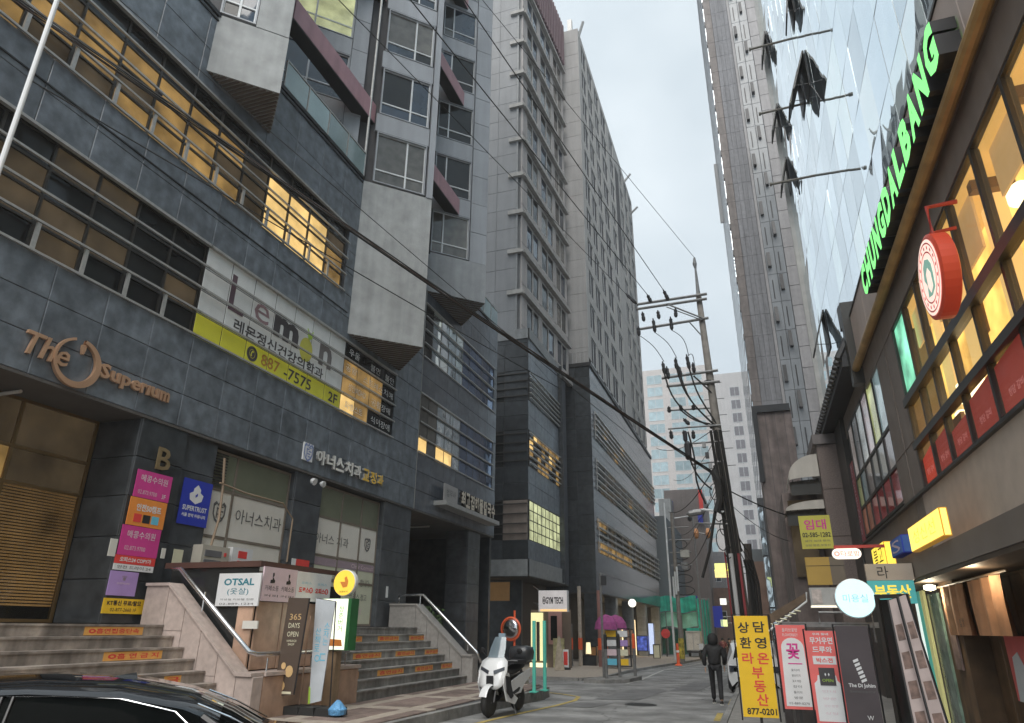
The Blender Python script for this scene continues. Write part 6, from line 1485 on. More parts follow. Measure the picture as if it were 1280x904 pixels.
# ================================================================ PEOPLE
def skin(name, verts, edges, radii, m, par, sub=2, root=0):
    me = bpy.data.meshes.new(name); c = Vector((0, 0, 0))
    me.from_pydata(verts, edges, []); me.materials.append(m)
    o = bpy.data.objects.new(name, me); COL.objects.link(o); o.parent = par; BASE[o.name] = wloc(par)
    md = o.modifiers.new('skin', 'SKIN'); sv = me.skin_vertices[0].data if me.skin_vertices else None
    if sv is None:
        me.skin_vertices.new() if hasattr(me.skin_vertices, 'new') else None
        sv = me.skin_vertices[0].data
    for i, r in enumerate(radii): sv[i].radius = r if isinstance(r, tuple) else (r, r)
    sv[root].use_root = True; md.use_smooth_shade = True
    o.modifiers.new('sub', 'SUBSURF').levels = sub; o.modifiers['sub'].render_levels = sub
    return o
skin_m = mat('skin', (.45, .28, .2), rough=.6)
def person(label, loc, face, h=1.73, top=(.012, .012, .013), legs=(.014, .014, .016), phase=1, hood=True, group=None, detail=True):
    t = thing('person', label, 'person', (0, 0, 0), group)
    # facing +x, y left; joints (walking)
    a = .17*phase
    V = [(0, 0, .95), (0, 0, 1.10), (.01, 0, 1.30), (.015, 0, 1.44), (.02, 0, 1.52), (.035, 0, 1.60), (.04, 0, 1.68),
         (.0, .10, .92), (.04+a*.6, .10, .52), (-.02+a*1.1, .10, .10), (.12+a*1.1, .11, .04),
         (.0, -.10, .92), (.03-a*.5, -.10, .52), (-.10-a*1.1, -.10, .12), (.02-a*1.1, -.11, .04),
         (.01, .19, 1.41), (-.03-a*.3, .27, 1.16), (.06-a*.5, .25, .93),
         (.01, -.19, 1.41), (-.03+a*.3, -.27, 1.16), (.10+a*.3, -.24, .95)]
    E = [(0, 1), (1, 2), (2, 3), (3, 4), (4, 5), (5, 6), (0, 7), (7, 8), (8, 9), (9, 10), (0, 11), (11, 12), (12, 13), (13, 14), (3, 15), (15, 16), (16, 17), (3, 18), (18, 19), (19, 20)]
    R = [(.13, .10), (.12, .09), (.15, .10), (.10, .08), .052, .085, .07, .085, .055, .038, .04, .085, .055, .038, .04, .055, .042, .032, .055, .042, .032]
    skin('body', V, E, R, skin_m, t, sub=1 if not detail else 2)
    jm = mat('jacket_%d_%d' % (int(top[0]*1000), int(top[2]*1000)), top, rough=.75, var=.4, scale=14, bump=.5, bscale=22)
    tm_ = mat('trousers_%d_%d' % (int(legs[0]*1000), int(legs[2]*1000)), legs, rough=.85, var=.3, scale=14, bump=.3, bscale=20)
    VJ = [(0, 0, .93), (-.01, 0, 1.08), (-.01, 0, 1.28), (.01, 0, 1.42), (.015, .19, 1.41), (-.03-a*.3, .29, 1.15), (.05-a*.5, .26, .93), (.015, -.19, 1.41), (-.03+a*.3, -.29, 1.15), (.09+a*.3, -.25, .96), (.02, 0, 1.50)]
    skin('jacket', VJ, [(0, 1), (1, 2), (2, 3), (3, 4), (4, 5), (5, 6), (3, 7), (7, 8), (8, 9), (3, 10)], [(.19, .15), (.19, .155), (.20, .155), (.15, .12), .085, .078, .058, .085, .078, .058, .075], jm, t)
    VT = [(0, 0, .96), (0, .10, .90), (.04+a*.6, .10, .52), (-.02+a*1.1, .10, .08), (0, -.10, .90), (.03-a*.5, -.10, .52), (-.10-a*1.1, -.10, .10)]
    skin('trousers', VT, [(0, 1), (1, 2), (2, 3), (0, 4), (4, 5), (5, 6)], [(.13, .11), .10, .075, .062, .10, .075, .062], tm_, t)
    for s, xx in ((1, -.02+a*1.1), (-1, -.10-a*1.1)):
        sh_ = obj('shoe', MB().grid([[(xx-.09+x_, s*.10+w_*math.cos(2*math.pi*k/8), max(.0, z_+h_*math.sin(2*math.pi*k/8))) for k in range(8)] for x_, w_, z_, h_ in ((0, .02, .04, .03), (.03, .042, .045, .05), (.12, .045, .045, .05), (.22, .045, .03, .03), (.28, .02, .02, .015))], True), mat('shoe_dark', (.03, .03, .03)), t, smooth=True)
        obj('sole', MB().box(xx-.08, xx+.18, s*.10-.04, s*.10+.04, -.005, .018), P_film, sh_)
    if hood:
        obj('hood', MB().lathe([(.03, -.17), (.12, -.12), (.145, -.02), (.13, .09), (.07, .15), (.01, .165)], (.0, 0, 1.62), (.15, 0, 1), 16), jm, t, smooth=True)
        obj('face', MB().lathe([(.02, 0), (.07, .015), (.08, .04)], (.155, 0, 1.60), (-1, 0, 0), 12), skin_m, t, smooth=True)
    else:
        obj('hair', MB().lathe([(.03, -.10), (.1, -.06), (.108, .03), (.08, .09), (.01, .12)], (.01, 0, 1.65), (0, 0, 1), 14), mat('black_hair', (.012, .01, .01), rough=.5), t, smooth=True)
        obj('face_features', MB().lathe([(.005, 0), (.018, .01), (.014, .03)], (.125, 0, 1.60), (-1, 0, 0), 6), skin_m, t)
    for s, hx, hy, hz in ((1, .06-a*.5, .26, .90), (-1, .10+a*.3, -.25, .93)):
        if detail:
            hv = [(hx, hy, hz), (hx+.01, hy, hz-.07)]; he = [(0, 1)]; hr = [.022, .03]
            for f in range(4): hv += [(hx-.02+.02*f, hy, hz-.11), (hx-.015+.02*f, hy-s*.01, hz-.15)]; he += [(1, 2+2*f), (2+2*f, 3+2*f)]; hr += [.009, .008]
            hv.append((hx+.05, hy-s*.01, hz-.06)); he.append((0, 10)); hr.append(.009)
            skin('hand', hv, he, hr, skin_m, t, sub=1)
    t.location = loc; t.rotation_euler = (0, 0, face); t.scale = (h/1.78,)*3
    return t
PP = (-1.33, 20.37, -0.12)
person('person in a black hooded puffer jacket and black trousers walking away up the road', (PP[0], PP[1], gz(PP[1])), math.radians(93), 1.7)
for i, (px, Y, c1, lb) in enumerate([(-4.15, 62, (.02, .02, .025), 'distant person in dark clothes left of the walking figure, far up the street'), (-3.06, 58, (.18, .05, .05), 'distant person in a dull red coat, far up the street'), (-2.68, 60, (.02, .02, .02), 'distant person in black right of the red coated one')]):
    person(lb, (px, Y, gz(Y)), math.radians(-90+20*i), 1.7, c1, (.02, .02, .03), phase=-1 if i % 2 else 1, hood=False, detail=False)

# ================================================================ UTILITY POLE AND WIRES
YP = 22.0
up = thing('utility_pole', 'tall leaning concrete utility pole with insulators and tangled cables in the street centre', 'utility pole', (-.47, YP, gz(YP)))
ptop = (-0.87, 22, 13.93); pmid = (-0.73, 22, 8.46)
pb = (-.44, YP, gz(YP)-.1)
obj('shaft', MB().tube([pb, (-0.57, 22, 3.84), pmid, (-0.86, 22, 12.48)], [.2, .175, .13, .095], 14), conc_pole, up, smooth=True)
obj('tip', MB().tube([(-0.86, 22, 12.48), (-0.87, 22, 13.48), (-0.88, 22, 13.68), ptop], [.07, .035, .075, .03], 10), galv, up)
ARM = [((798, 384), (884, 371), .05, 0), ((798, 390), (884, 377), .05, .25), ((801, 414), (885, 400), .045, 0)]
arms = [((-2.97, 22, 12.33), (-0.57, 22, 12.37)), ((-2.98, 22, 12.15), (-0.59, 22, 12.19)), ((-2.94, 22, 11.37), (-0.6, 22, 11.47)), ((-2.3, 22, 9.49), (-0.48, 22, 9.57)), ((-2.16, 22, 9.19), (-0.46, 22, 9.18)), ((-2.2, 22, 8.35), (-0.85, 22, 8.31)), ((-1.65, 22, 7.73), (-0.56, 22, 7.72)), ((-1.5, 22, 7.19), (-0.58, 22, 7.2)), ((-1.6, 22, 6.52), (-0.6, 22, 6.56)), ((-2.22, 22, 7.73), (-1.6, 22, 7.73)), ((-1.61, 22, 4.7), (-0.63, 22, 4.64))]
for i, (a, c) in enumerate(arms):
    yo = .0 if i != 1 else .0
    obj('crossarm', MB().tube([(a[0], a[1]-.16, a[2]), (c[0], c[1]-.16, c[2])], .048 if i < 5 else .03, 6), galv, up)
obj('brace', MB().tube([(-1.95, 21.8, 12.18), (-0.8, 21.8, 11.47)], .03, 5).tube([(-1.95, 21.8, 12.06), (-0.83, 21.8, 11.41)], .02, 5).tube([(-1.23, 21.8, 11.38), (-0.88, 21.8, 10.83)], .022, 5), galv, up)
for (p0, p1) in [((-3.32, 21.7, 12.75), (-2.96, 21.8, 12.33)), ((-2.79, 21.8, 12), (-2.75, 21.8, 11.62)), ((-2.26, 21.8, 11.98), (-2.23, 21.8, 11.64)), ((-1.66, 21.8, 11.98), (-1.66, 21.8, 11.62)), ((-2.96, 21.8, 11.47), (-2.95, 21.8, 11.1)), ((-2.44, 21.8, 11.7), (-2.4, 21.8, 11.15)), ((-1.85, 21.8, 11.68), (-1.83, 21.8, 11.16)), ((-2.57, 21.7, 12.6), (-2.46, 21.8, 12.32)), ((-2.01, 21.7, 12.7), (-1.86, 21.8, 12.29)), ((-2.23, 21.8, 10.07), (-2.18, 21.8, 9.6)), ((-2.11, 21.8, 9.88), (-2.07, 21.8, 9.42)), ((-1.8, 21.8, 10.16), (-1.78, 21.8, 9.73)), ((-1.72, 21.8, 9.86), (-1.67, 21.8, 9.49)), ((-1.43, 21.8, 10.23), (-1.37, 21.8, 9.68)), ((-1.25, 21.8, 9.92), (-1.23, 21.8, 9.55)), ((-2.14, 21.8, 8.48), (-2.13, 21.8, 8.26)), ((-1.77, 21.8, 8.5), (-1.74, 21.8, 8.28)), ((-1.37, 21.8, 8.46), (-1.36, 21.8, 8.27)), ((-2.14, 21.8, 7.67), (-2.12, 21.8, 7.37)), ((-1.74, 21.8, 7.63), (-1.69, 21.8, 7.34)), ((-1.71, 21.8, 8.03), (-1.53, 21.8, 7.8)), ((-1.44, 21.8, 7.61), (-1.44, 21.8, 7.32)), ((-1.67, 21.8, 7.05), (-1.64, 21.8, 6.79))]:
    a, c = Vector(p0), Vector(p1)
    obj('insulator', MB().tube([a, a.lerp(c, .15), a.lerp(c, .2), a.lerp(c, .5), a.lerp(c, .55), a.lerp(c, .85), c], [.02, .03, .06, .05, .068, .06, .02], 8), insul, up)
for k in range(6):
    z = 9.2-.55*k; x = -.74+.017*k*2; obj('step_bolt', MB().tube([(x-.32, YP, z), (x+.32, YP, z)], .012, 4), galv, up)
obj('band_clamp', MB().lathe([(.15, 0), (.15, .1)], (-0.78, 22, 7.69), n=10).lathe([(.15, 0), (.15, .1)], (-0.82, 22, 9.18), n=10), dark_metal, up)
# drops and bundles down the pole
def cable(par, name, pts, r, m=wire_m, n=5): return obj(name, MB().tube(pts, r, n), m, par)
rr = random.Random(11)
for k in range(9):
    o1 = (rr.uniform(-.16, .16), rr.uniform(-.22, -.1))
    A0 = (-0.79, 22, 7.56); A1 = (-0.68, 22, 5.76); A2 = (-0.62, 22, 4.08); A3 = (-0.59, 22, 2.05)
    cable(up, 'pole_cable', [(p[0]+o1[0]*(1+.2*math.sin(i+k)), p[1]+o1[1], p[2]) for i, p in enumerate((A0, A1, A2, A3))], .022+.012*(k % 3))
obj('conduit', MB().tube([(-0.68, 21.75, 3.77), (-0.65, 21.75, 1.83)], .065, 8), mat('pale_conduit', (.42, .42, .42), rough=.5), up)
obj('conduit', MB().tube([(-0.46, 21.72, 3.77), (-0.43, 21.72, 1.84)], .04, 8), mat('red_conduit', (.22, .035, .04), rough=.6), up)
obj('conduit', MB().tube([(-0.84, 21.75, 3.82), (-0.82, 21.75, 1.83)], .025, 8), mat('red_conduit', (.22, .035, .04), rough=.6), up)
cable(up, 'drop_cable', [(-0.89, 21.7, 6.41), (-0.79, 21.7, 5.66), (-1.03, 21.6, 4.86), (-1.26, 21.5, 3.81), (-1.52, 21.4, 3.08)], .045)
cable(up, 'drop_cable', [(-0.94, 21.6, 6.24), (-0.83, 21.6, 5.94), (-0.82, 21.6, 5.33), (-0.95, 21.6, 4.98)], .11, wire_m, 7)
cable(up, 'drop_cable', [(-0.66, 22.2, 6.05), (-0.48, 22.2, 4.81), (-0.4, 22.2, 3.86)], .05)
# jumpers sweeping from the crossarms to the shaft
for (a, c, s_) in [((836, 475), (889, 530), 12), ((850, 470), (892, 530), 12), ((862, 466), (896, 535), 14), ((838, 500), (885, 532), 6), ((868, 466), (888, 492), 2), ((864, 470), (888, 505), 4), ((855, 514), (888, 535), 5), ((829, 465), (862, 514), 6), ((866, 545), (889, 552), 2)]:
    pass
JP = [[(-2.21, 21.7, 9.74), (-2.09, 21.7, 9), (-1.82, 21.7, 8.42), (-1.36, 21.8, 7.98), (-0.85, 21.9, 7.69)], [(-1.79, 21.7, 9.81), (-1.65, 21.7, 9.03), (-1.33, 21.8, 8.4), (-0.79, 21.9, 7.79)], [(-1.4, 21.7, 9.85), (-1.23, 21.7, 8.85), (-0.94, 21.8, 8.26), (-0.67, 21.9, 7.73)], [(-1.7, 21.7, 9.65), (-1.54, 21.7, 8.75), (-1.17, 21.8, 8.2), (-0.77, 21.9, 7.74)], [(-1.26, 21.7, 9.41), (-0.96, 21.8, 9.08), (-0.74, 21.9, 8.81)], [(-1.73, 21.7, 8.25), (-1.37, 21.8, 7.9), (-0.89, 21.9, 7.8)], [(-1.59, 21.7, 7.54), (-1.42, 21.7, 6.62), (-1.52, 21.7, 6), (-1.26, 21.8, 5.26)], [(-1.72, 21.7, 7.42), (-1.62, 21.7, 6.64), (-1.38, 21.7, 5.99), (-1.03, 21.8, 5.69)], [(-2.92, 21.8, 11.1), (-2.46, 21.8, 10.68), (-2.18, 21.8, 10.06)], [(-2.4, 21.8, 11.15), (-1.97, 21.8, 10.74), (-1.75, 21.8, 10.13)], [(-1.83, 21.8, 11.16), (-1.43, 21.8, 10.84), (-1.36, 21.8, 10.16)], [(-1.38, 21.8, 10.17), (-1.22, 21.8, 10.29), (-1.2, 21.8, 9.86)]]
for i, p in enumerate(JP):
    q_ = []
    for j in range(len(p)-1):
        for k in range(3): q_.append(Vector(p[j]).lerp(Vector(p[j+1]), k/3))
    q_.append(Vector(p[-1])); 
    for _ in range(3): q_ = [q_[0]]+[(q_[j-1]+q_[j]*2+q_[j+1])/4 for j in range(1, len(q_)-1)]+[q_[-1]]
    cable(up, 'jumper_wire', q_, .028 if i < 8 else .012)
obj('transformer_gear', MB().lathe([(.05, 0), (.10, .05), (.11, .5), (.05, .6)], (-1.64, 21.7, 6.64), n=10).lathe([(.04, 0), (.07, .04), (.07, .3), (.03, .35)], (-1.69, 21.7, 7.24), n=8), insul, up)
rr2 = random.Random(21)
for k, (a, c, s_) in enumerate([((-0.74, 21.8, 6.22), (-5.14, 51.8, 6.9), .5), ((-0.72, 21.8, 5.97), (-5.22, 51.8, 8.14), .6), ((-0.71, 21.8, 5.6), (-5.04, 51.8, 6.07), .8), ((-0.69, 21.8, 6.07), (-4.2, 65.8, 9.82), 1.0), ((-0.68, 21.8, 5), (-0.23, 29.8, 4.61), .15), ((-0.65, 21.8, 4.76), (-0.2, 29.8, 4.3), .2), ((-0.63, 21.8, 4.52), (-0.15, 29.8, 3.93), .25), ((-0.73, 21.8, 7.37), (-3.97, 40, 9.73), .5), ((-0.78, 21.8, 7.61), (-5.58, 46, 13.19), .4), ((-0.67, 21.8, 5.72), (2.2, 26.4, 5.2), .15), ((-0.66, 21.8, 5.36), (1.2, 26.4, 4.6), .2), ((-0.69, 21.8, 6.72), (-4.93, 45, 8.71), .6)]):
    a, c = Vector(a), Vector(c); n_ = 16
    cable(up, 'service_wire', [a.lerp(c, i/n_)-Vector((0, 0, s_*4*(i/n_)*(1-i/n_))) for i in range(n_+1)], rr2.choice([.012, .016, .022]), n=4)
for k in range(7):
    q0_, q1_ = Vector((-0.92, 21.6, 5.94)), Vector((-0.79, 21.6, 3.81)); q_ = q0_.lerp(q1_, k/6); cx_, cz_ = q_.x+.06*(-1)**k, q_.z; r_ = .14+.05*(k % 3)
    cable(up, 'cable_loop', [(cx_+r_*.7*math.cos(t_), 21.62, cz_+r_*1.3*math.sin(t_)) for t_ in [2*math.pi*i/14 for i in range(13)]], .014, n=4)
for k in range(5):
    q_ = Vector((-1.14, 21.7, 7.09)).lerp(Vector((-0.88, 21.7, 5.72)), k/4); obj('junction_box', MB().box(q_[0]-.05, q_[0]+.06, 21.62, 21.74, q_[2]-.1, q_[2]+.08), [galv, insul, MAT['pale_box'] if 'pale_box' in MAT else galv][k % 3], up)
def sag(a, c, s_, n=14): a, c = Vector(a), Vector(c); return [a.lerp(c, k/n)-Vector((0, 0, s_*4*(k/n)*(1-k/n))) for k in range(n+1)]
def wire(label, a, c, s_, r, m=wire_m, n=14):
    o = obj('overhead_cable', MB().tube(sag(a, c, s_, n), r, 5), m, None); o['label'] = label; o['category'] = 'cable'; return o
e0 = Vector((-0.94, 21.8, 6.18)); e1 = Vector((-10.99, 5.6, 11.77)); far_e = e0.lerp(e1, 1.3)
bd = thing('cable_bundle', 'thick sagging bundle of dark cables crossing in front of the granite building to the pole', 'cable bundle', tuple(e0))
for k in range(7):
    n_ = 40; pts = []
    for i in range(n_+1):
        t_ = i/n_; p = e0.lerp(far_e, t_)-Vector((0, 0, .12*4*t_*(1-t_))); w_ = .03+.035*t_*(.4+.6*math.sin(t_*9+k))
        pts.append(p+Vector((w_*math.cos(k*.9+t_*9), 0, w_*math.sin(k*.9+t_*9)*1.2)))
    obj('strand', MB().tube(pts, [.013, .02, .011, .016, .009, .014, .01][k], 5), wire_brown if k in (2, 5) else wire_m, bd)
obj('cable_clip', MB().lathe([(.03, 0), (.06, .01), (.06, .05), (.03, .06)], tuple(e0.lerp(far_e, .68)), (1, 0, .5), 10), dark_metal, bd)
wire('thin cable passing just below the thick bundle along the granite front', (-5.06, 19, 8.47), (-9.94, 5.4, 9.6), .05, .012)
wire('thin cable passing just above the thick bundle along the granite front', (-2.89, 20, 6.83), (-10.16, 6.5, 12.6), .1, .009)
near = [(-3.11, 12, 11.28), (-2.83, 8, 9.33), (-2.61, 6, 9.26)]
def wire2(label, a, b_, ext_, r):
    a, b_ = Vector(a), Vector(b_); c = a+(b_-a)*ext_
    o = obj('power_line', MB().tube([a.lerp(c, k/10) for k in range(11)], r, 5), wire_m, None); o['label'] = label; o['category'] = 'wire'; o['group'] = 'power lines running up to the crossarms'
wire2('power line to the right insulator of the top crossarm', (-2.01, 21.7, 12.7), (-4.21, 9, 13.17), 1.25, .012)
wire2('power line to the middle insulator of the top crossarm', (-2.57, 21.7, 12.6), (-4.46, 8.4, 11.8), 1.25, .012)
wire2('earth wire running up to the very tip of the utility pole', (-0.87, 22, 13.93), (-4.67, 11, 15.55), 1.3, .008)
wire2('power line to the left end of the top crossarm', (-3.32, 21.7, 12.75), (-5.53, 8, 11.68), 1.3, .009)
lp = thing('lamp_post', 'thin white post crossing the top left corner', 'post', (-9.22, 5, 9.86)[:2]+(0,))
w0_ = (-9.22, 5, 9.86)
obj('shaft', MB().tube([(w0_[0], 5, 0), (w0_[0], 5, 14)], .036, 10), white_paint, lp)
obj('base_collar', MB().lathe([(.12, 0), (.12, .03), (.06, .08)], (w0_[0], 5, .1), n=12), white_paint, lp)

# ================================================================ THINGS ALONG THE STREET
def post_thing(name, label, cat, px, py_top, px_b, py_b, Y, r, m, n=8, extra=None):
    a = (0, 0, 0)
for i, X_ in enumerate((-5.78, -5.67)):
    Yp = 18.6 if i == 0 else 19.2
    t = thing('bollard_post', ['left of the two tall teal posts at the kerb corner beside the scooter', 'right of the two tall teal posts at the kerb corner beside the scooter'][i], 'post', (X_, Yp, .12), 'tall teal posts')
    zt2 = [1.85, 1.86][i]
    obj('shaft', MB().tube([(X_, Yp, .1), (X_, Yp, zt2)], .05, 8), teal_pl, t)
    obj('base_plate', MB().box(X_-.1, X_+.1, Yp-.1, Yp+.1, .125, .15), teal_pl, t)
bo = thing('striped_bollard', 'short black and yellow striped bollard between the scooter and the teal posts', 'bollard', (-5.81, 17.6, .12))
bx = -5.81
for k in range(6): obj('band', MB().lathe([(.035, 0), (.035, .115)], (bx, 17.6, .12+.12*k), n=10), yellow_pl if k % 2 else black_plastic, bo)
obj('cap', MB().lathe([(.04, 0), (.03, .04), (.005, .06)], (bx, 17.6, .84), n=10), orange_pl, bo)
mr = thing('convex_mirror', 'round convex traffic mirror on an orange pole behind the scooter', 'traffic mirror', (-8.26, 24, 0))
mc = (-8.32, 24, 1.64)
obj('pole', MB().tube([(mc[0]+.12, 24.1, -.1), (mc[0]+.12, 24.1, mc[2]+.6)], .04, 8), orange_pl, mr)
obj('rim', MB().lathe([(.36, 0), (.4, .03), (.36, .08)], (mc[0], 24, mc[2]), (.15, .99, 0), 28), orange_pl, mr)
obj('mirror_face', MB().lathe([(.002, -.06), (.12, -.05), (.25, -.02), (.35, .02)], (mc[0], 23.98, mc[2]), (.15, .99, 0), 28), chrome, mr, smooth=True)
# fitness studio sign and lit doorway under building B
gy = thing('gym_sign', 'white hanging signboard lettered GYM TECH with an orange glow at its lower edge', 'sign', (-11.0, 36.2, 3.3))
gx0, gx1, gz0, gz1 = -10.64, -9.14, 2.45, 3.47
fg = FY(35.0)
obj('box', MB().box(gx0, gx1, 35, 35.35, gz0, gz1), white_paint, gy)
board(gy, 'face', mat('sign_face_white', (.7, .68, .68), emit=(.8, .72, .7), es=.25), fg, gx0+.02, gx1-.02, gz0+.02, gz1-.02, 0, .012)
board(gy, 'glow_strip', flat('orange_glow', (1., .6, .25), .8), fg, gx0+.1, gx1-.02, gz0+.02, gz0+.12, .012, .016)
text(gy, 'lettering', '⦿GYM TECH', P_char, fg, (gx0+gx1)/2, (gz0+gz1)/2+.03, w=(gx1-gx0)*.72, h=.38, n=.014, bold=.04)
obj('strut', MB().tube([(gx0+.1, 35.3, gz1-.1), (gx0-.7, 36.4, gz1+.3)], .03, 5).tube([(gx0+.1, 35.3, gz0+.3), (gx0-.7, 36.4, gz0+.5)], .03, 5), steel, gy)
ld = thing('lit_shop_entrance', 'glowing yellow doorway with pink door panels under the white hanging signboard', 'entrance', (-11.5, 37, 0))
fl = FY(37.2)
obj('recess', MB().box(-11.75, -9.57, 37.25, 37.4, -.4, 2.6), mat('warm_dark_wall', (.16, .12, .09)), ld)
board(ld, 'lit_door', flat('lit_door_yellow', (.95, .88, .45), .8), fl, -11.72, -11.05, .1, 2.45, 0, .05)
board(ld, 'door_leaf', P_brown, fl, -11.41, -11.23, .1, 2.0, .05, .08)
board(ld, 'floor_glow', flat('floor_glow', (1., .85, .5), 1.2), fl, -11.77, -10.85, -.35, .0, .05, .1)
board(ld, 'pink_panel', mat('pink_panel', (.45, .25, .22)), fl, -10.75, -10.01, .9, 2.5, 0, .06)
board(ld, 'mirror_panel', glass_dark, fl, -10.62, -10.27, 1.1, 2.3, .06, .08)
board(ld, 'pale_screen', mat('yellow_screen', (.42, .38, .2), var=.3, scale=7), fl, -10.48, -9.88, -.2, 1.2, .1, .14)
o = obj('a_board', MB().prism([(0, 0), (.5, 0), (.3, 1.5), (.2, 1.5)], 0, .05, Fr((-9.56, 34, gz(34)+.1), (1, 0, 0))), mat('pale_a_board', (.42, .36, .28), var=.2, scale=6), None); o['label'] = 'leaning pale board on the pavement under the white hanging signboard'; o['category'] = 'board'
sbx = thing('stand_sign', 'small red and white stand sign on the pavement by the pillars', 'sign', (-9.24, 35, gz(35)+.1))
board(sbx, 'panel', P_white, FY(35), -9.4, -9.12, gz(35)+.2, gz(35)+1.0, 0, .04); board(sbx, 'red_panel', P_red, FY(35), -9.36, -9.16, gz(35)+.3, gz(35)+.9, .04, .045); obj('foot', MB().box(-9.44, -9.08, 34.9, 35.2, gz(35)+.09, gz(35)+.2), rubber, sbx)
# orange-striped pillars, umbrellas and racks
def striped(px, pyb, pyt, Y, r, label, m2):
    x = {0: 0}.get(0); return
for i, (x, Y, zt3) in enumerate([(-10.28, 40, 1.93), (-9.74, 40, 3.94), (-8.62, 40, 3.71)]):
    t = thing('striped_post', ['short grey post with an orange middle, leftmost of three before the arcade', 'tall pale post with an orange glowing band, middle of three before the arcade', 'tall rusty pink post beside the magenta parasols'][i], 'post', (x, Y, gz(Y)), 'posts in front of the arcade')
    obj('shaft', MB().tube([(x, Y, gz(Y)), (x, Y, zt3)], .11, 8), [galv, paver_pale, mat('rusty_pink', (.26, .13, .11))][i], t)
    obj('orange_band', MB().lathe([(.125, 0), (.125, .6)], (x, Y, .6), n=8), orange_pl, t)
for i, (px, Y) in enumerate(((-7.83, 38), (-7.52, 39))):
    t = thing('parasol', ['larger magenta parasol over the magazine rack, left one', 'smaller magenta parasol behind the first, right one'][i], 'parasol', (px, Y, gz(Y)), 'magenta parasols')
    zc = 2.4+.0
    obj('canopy', MB().lathe([(.62, -.75), (.55, -.4), (.35, -.12), (.02, .0)], (px, Y, zc), n=10), mat('magenta_cloth', (.30, .06, .20), rough=.8, var=.2, scale=5), t)
    obj('pole', MB().tube([(px, Y, gz(Y)), (px, Y, zc)], .03, 6), galv, t)
rk = thing('display_rack', 'rack of small coloured boxes under the magenta parasols', 'rack', (-7.59, 38, gz(38)))
rx = -7.92
obj('frame', frame_mb(FY(38), [rx, rx+.7, rx+1.3], [-.1, .4, .85, 1.3, 1.7], -.3, 0, .04), dark_metal, rk)
for i in range(2):
    for j in range(4): board(rk, 'display_box', [P_cyan, P_pink, P_white, P_yel2, P_cream, P_lil, P_white, P_orange][(i*3+j) % 8], FY(37.9), rx+.06+.64*i, rx+.6+.6*i, -.05+.45*j, .25+.45*j)
sp = thing('sign_pole', 'dark signpost with a cluster of small signs, on the traffic island', 'sign post', (-5.6, 28.6, -.1))
obj('shaft', MB().tube([(-6.06, 28.6, -.1), (-6.06, 28.6, 3.8)], .05, 8), galv, sp)
obj('plate', MB().box(-6.03, -5.8, 28.5, 28.55, 3.31, 3.68), dark_metal, sp)
for i, (px, Y) in enumerate([(-5.51, 29.0), (-5.08, 30.0), (-5.83, 28.)]):
    t = thing('delineator_post', ['dark round post on the traffic island, middle one', 'grey post with an orange top at the right end of the traffic island', 'dark round post at the left end of the traffic island'][i], 'post', (px, Y, 0), 'posts on the traffic island')
    obj('shaft', MB().tube([(px, Y, -.1), (px, Y, .95 if i != 1 else 1.0)], .06, 8), galv, t)
    obj('top_band', MB().lathe([(.065, 0), (.065, .5), (.02, .56)], (px, Y, .95), n=8), orange_pl if i == 1 else rubber, t)
# traffic cones and orange posts further away
for i, (a, Y) in enumerate([(-5.01, 45), (-9.09, 44)]):
    t = thing('traffic_post', ['bright orange flexible post near the kerb, in front of the white truck', 'small orange flexible post by the arcade'][i], 'traffic post', (a, Y, gz(Y)), 'orange flexible posts')
    obj('base', MB().lathe([(.22, 0), (.2, .06), (.1, .1)], (a, Y, gz(Y)+.08), n=12), orange_pl, t)
    obj('tube', MB().tube([(a, Y, gz(Y)+.15), (a, Y, gz(Y)+1.3)], [.10, .075], 10), orange_pl, t)
    obj('white_band', MB().lathe([(.097, 0), (.097, .12)], (a, Y, gz(Y)+.8), n=10), P_white, t)
rsb = thing('round_wall_lamp', 'round glowing white disc sign on the arcade corner', 'sign', (-9.6, 56.92, 3.61))
dq = (-9.4, 55.74, 3.57)
obj('disc', MB().lathe([(.15, 0), (.3, .03), (.3, .15), (.15, .18)], (dq[0], dq[1], dq[2]), (0, 1, 0), 20), flat('lit_round_white', (1., .97, .85), 1.3), rsb)
obj('arm', MB().tube([(dq[0], dq[1]+.1, dq[2]), (-10.0, dq[1]+.1, dq[2]+.1)], .05, 6), dark_metal, rsb)
for i, (px0, px1, py0, py1, Y, m, lb, nm, ct) in enumerate([(783, 792, 786, 812, 60, mat('poster_beige_face', (.45, .28, .2), var=.5, scale=3), 'beige poster of a face on the arcade pavement', 'poster_stand', 'poster'), (796, 808, 794, 808, 62, P_blue, 'blue lit stall front in the arcade shadow', 'stall', 'stall'), (811, 818, 778, 812, 64, flat('lit_screen_blue', (.5, .6, .85), .8), 'tall pale blue lit panel at the end of the arcade', 'light_display', 'sign'), (817, 823, 806, 814, 60, P_cream, 'small cream box on the pavement beyond the arcade', 'crate', 'crate')]):
    pass
def far_board(label, nm, ct, px0, px1, z0, z1, Y, m, t=.1):
    o = thing(nm, label, ct, ((px0+px1)/2, Y, z0))
    obj('panel', MB().box(px0, px1, Y, Y+t, z0, z1), m, o); obj('frame', frame_mb(FY(Y), [px0, px1], [z0, z1], 0, .03, .06), dark_metal, o)
far_board('beige poster of a face standing on the arcade pavement', 'poster_stand', 'poster', -10.38, -9.81, gz(58)+.3, 1.67, 58, mat('poster_beige_face', (.45, .28, .2), var=.5, scale=3))
far_board('blue lit stall front in the arcade shadow', 'stall', 'stall', -10.05, -9.19, gz(61)+.6, 1.18, 61, mat('stall_blue', (.08, .12, .45), var=.5, scale=4, emit=(.1, .15, .6), es=.4), 1.)
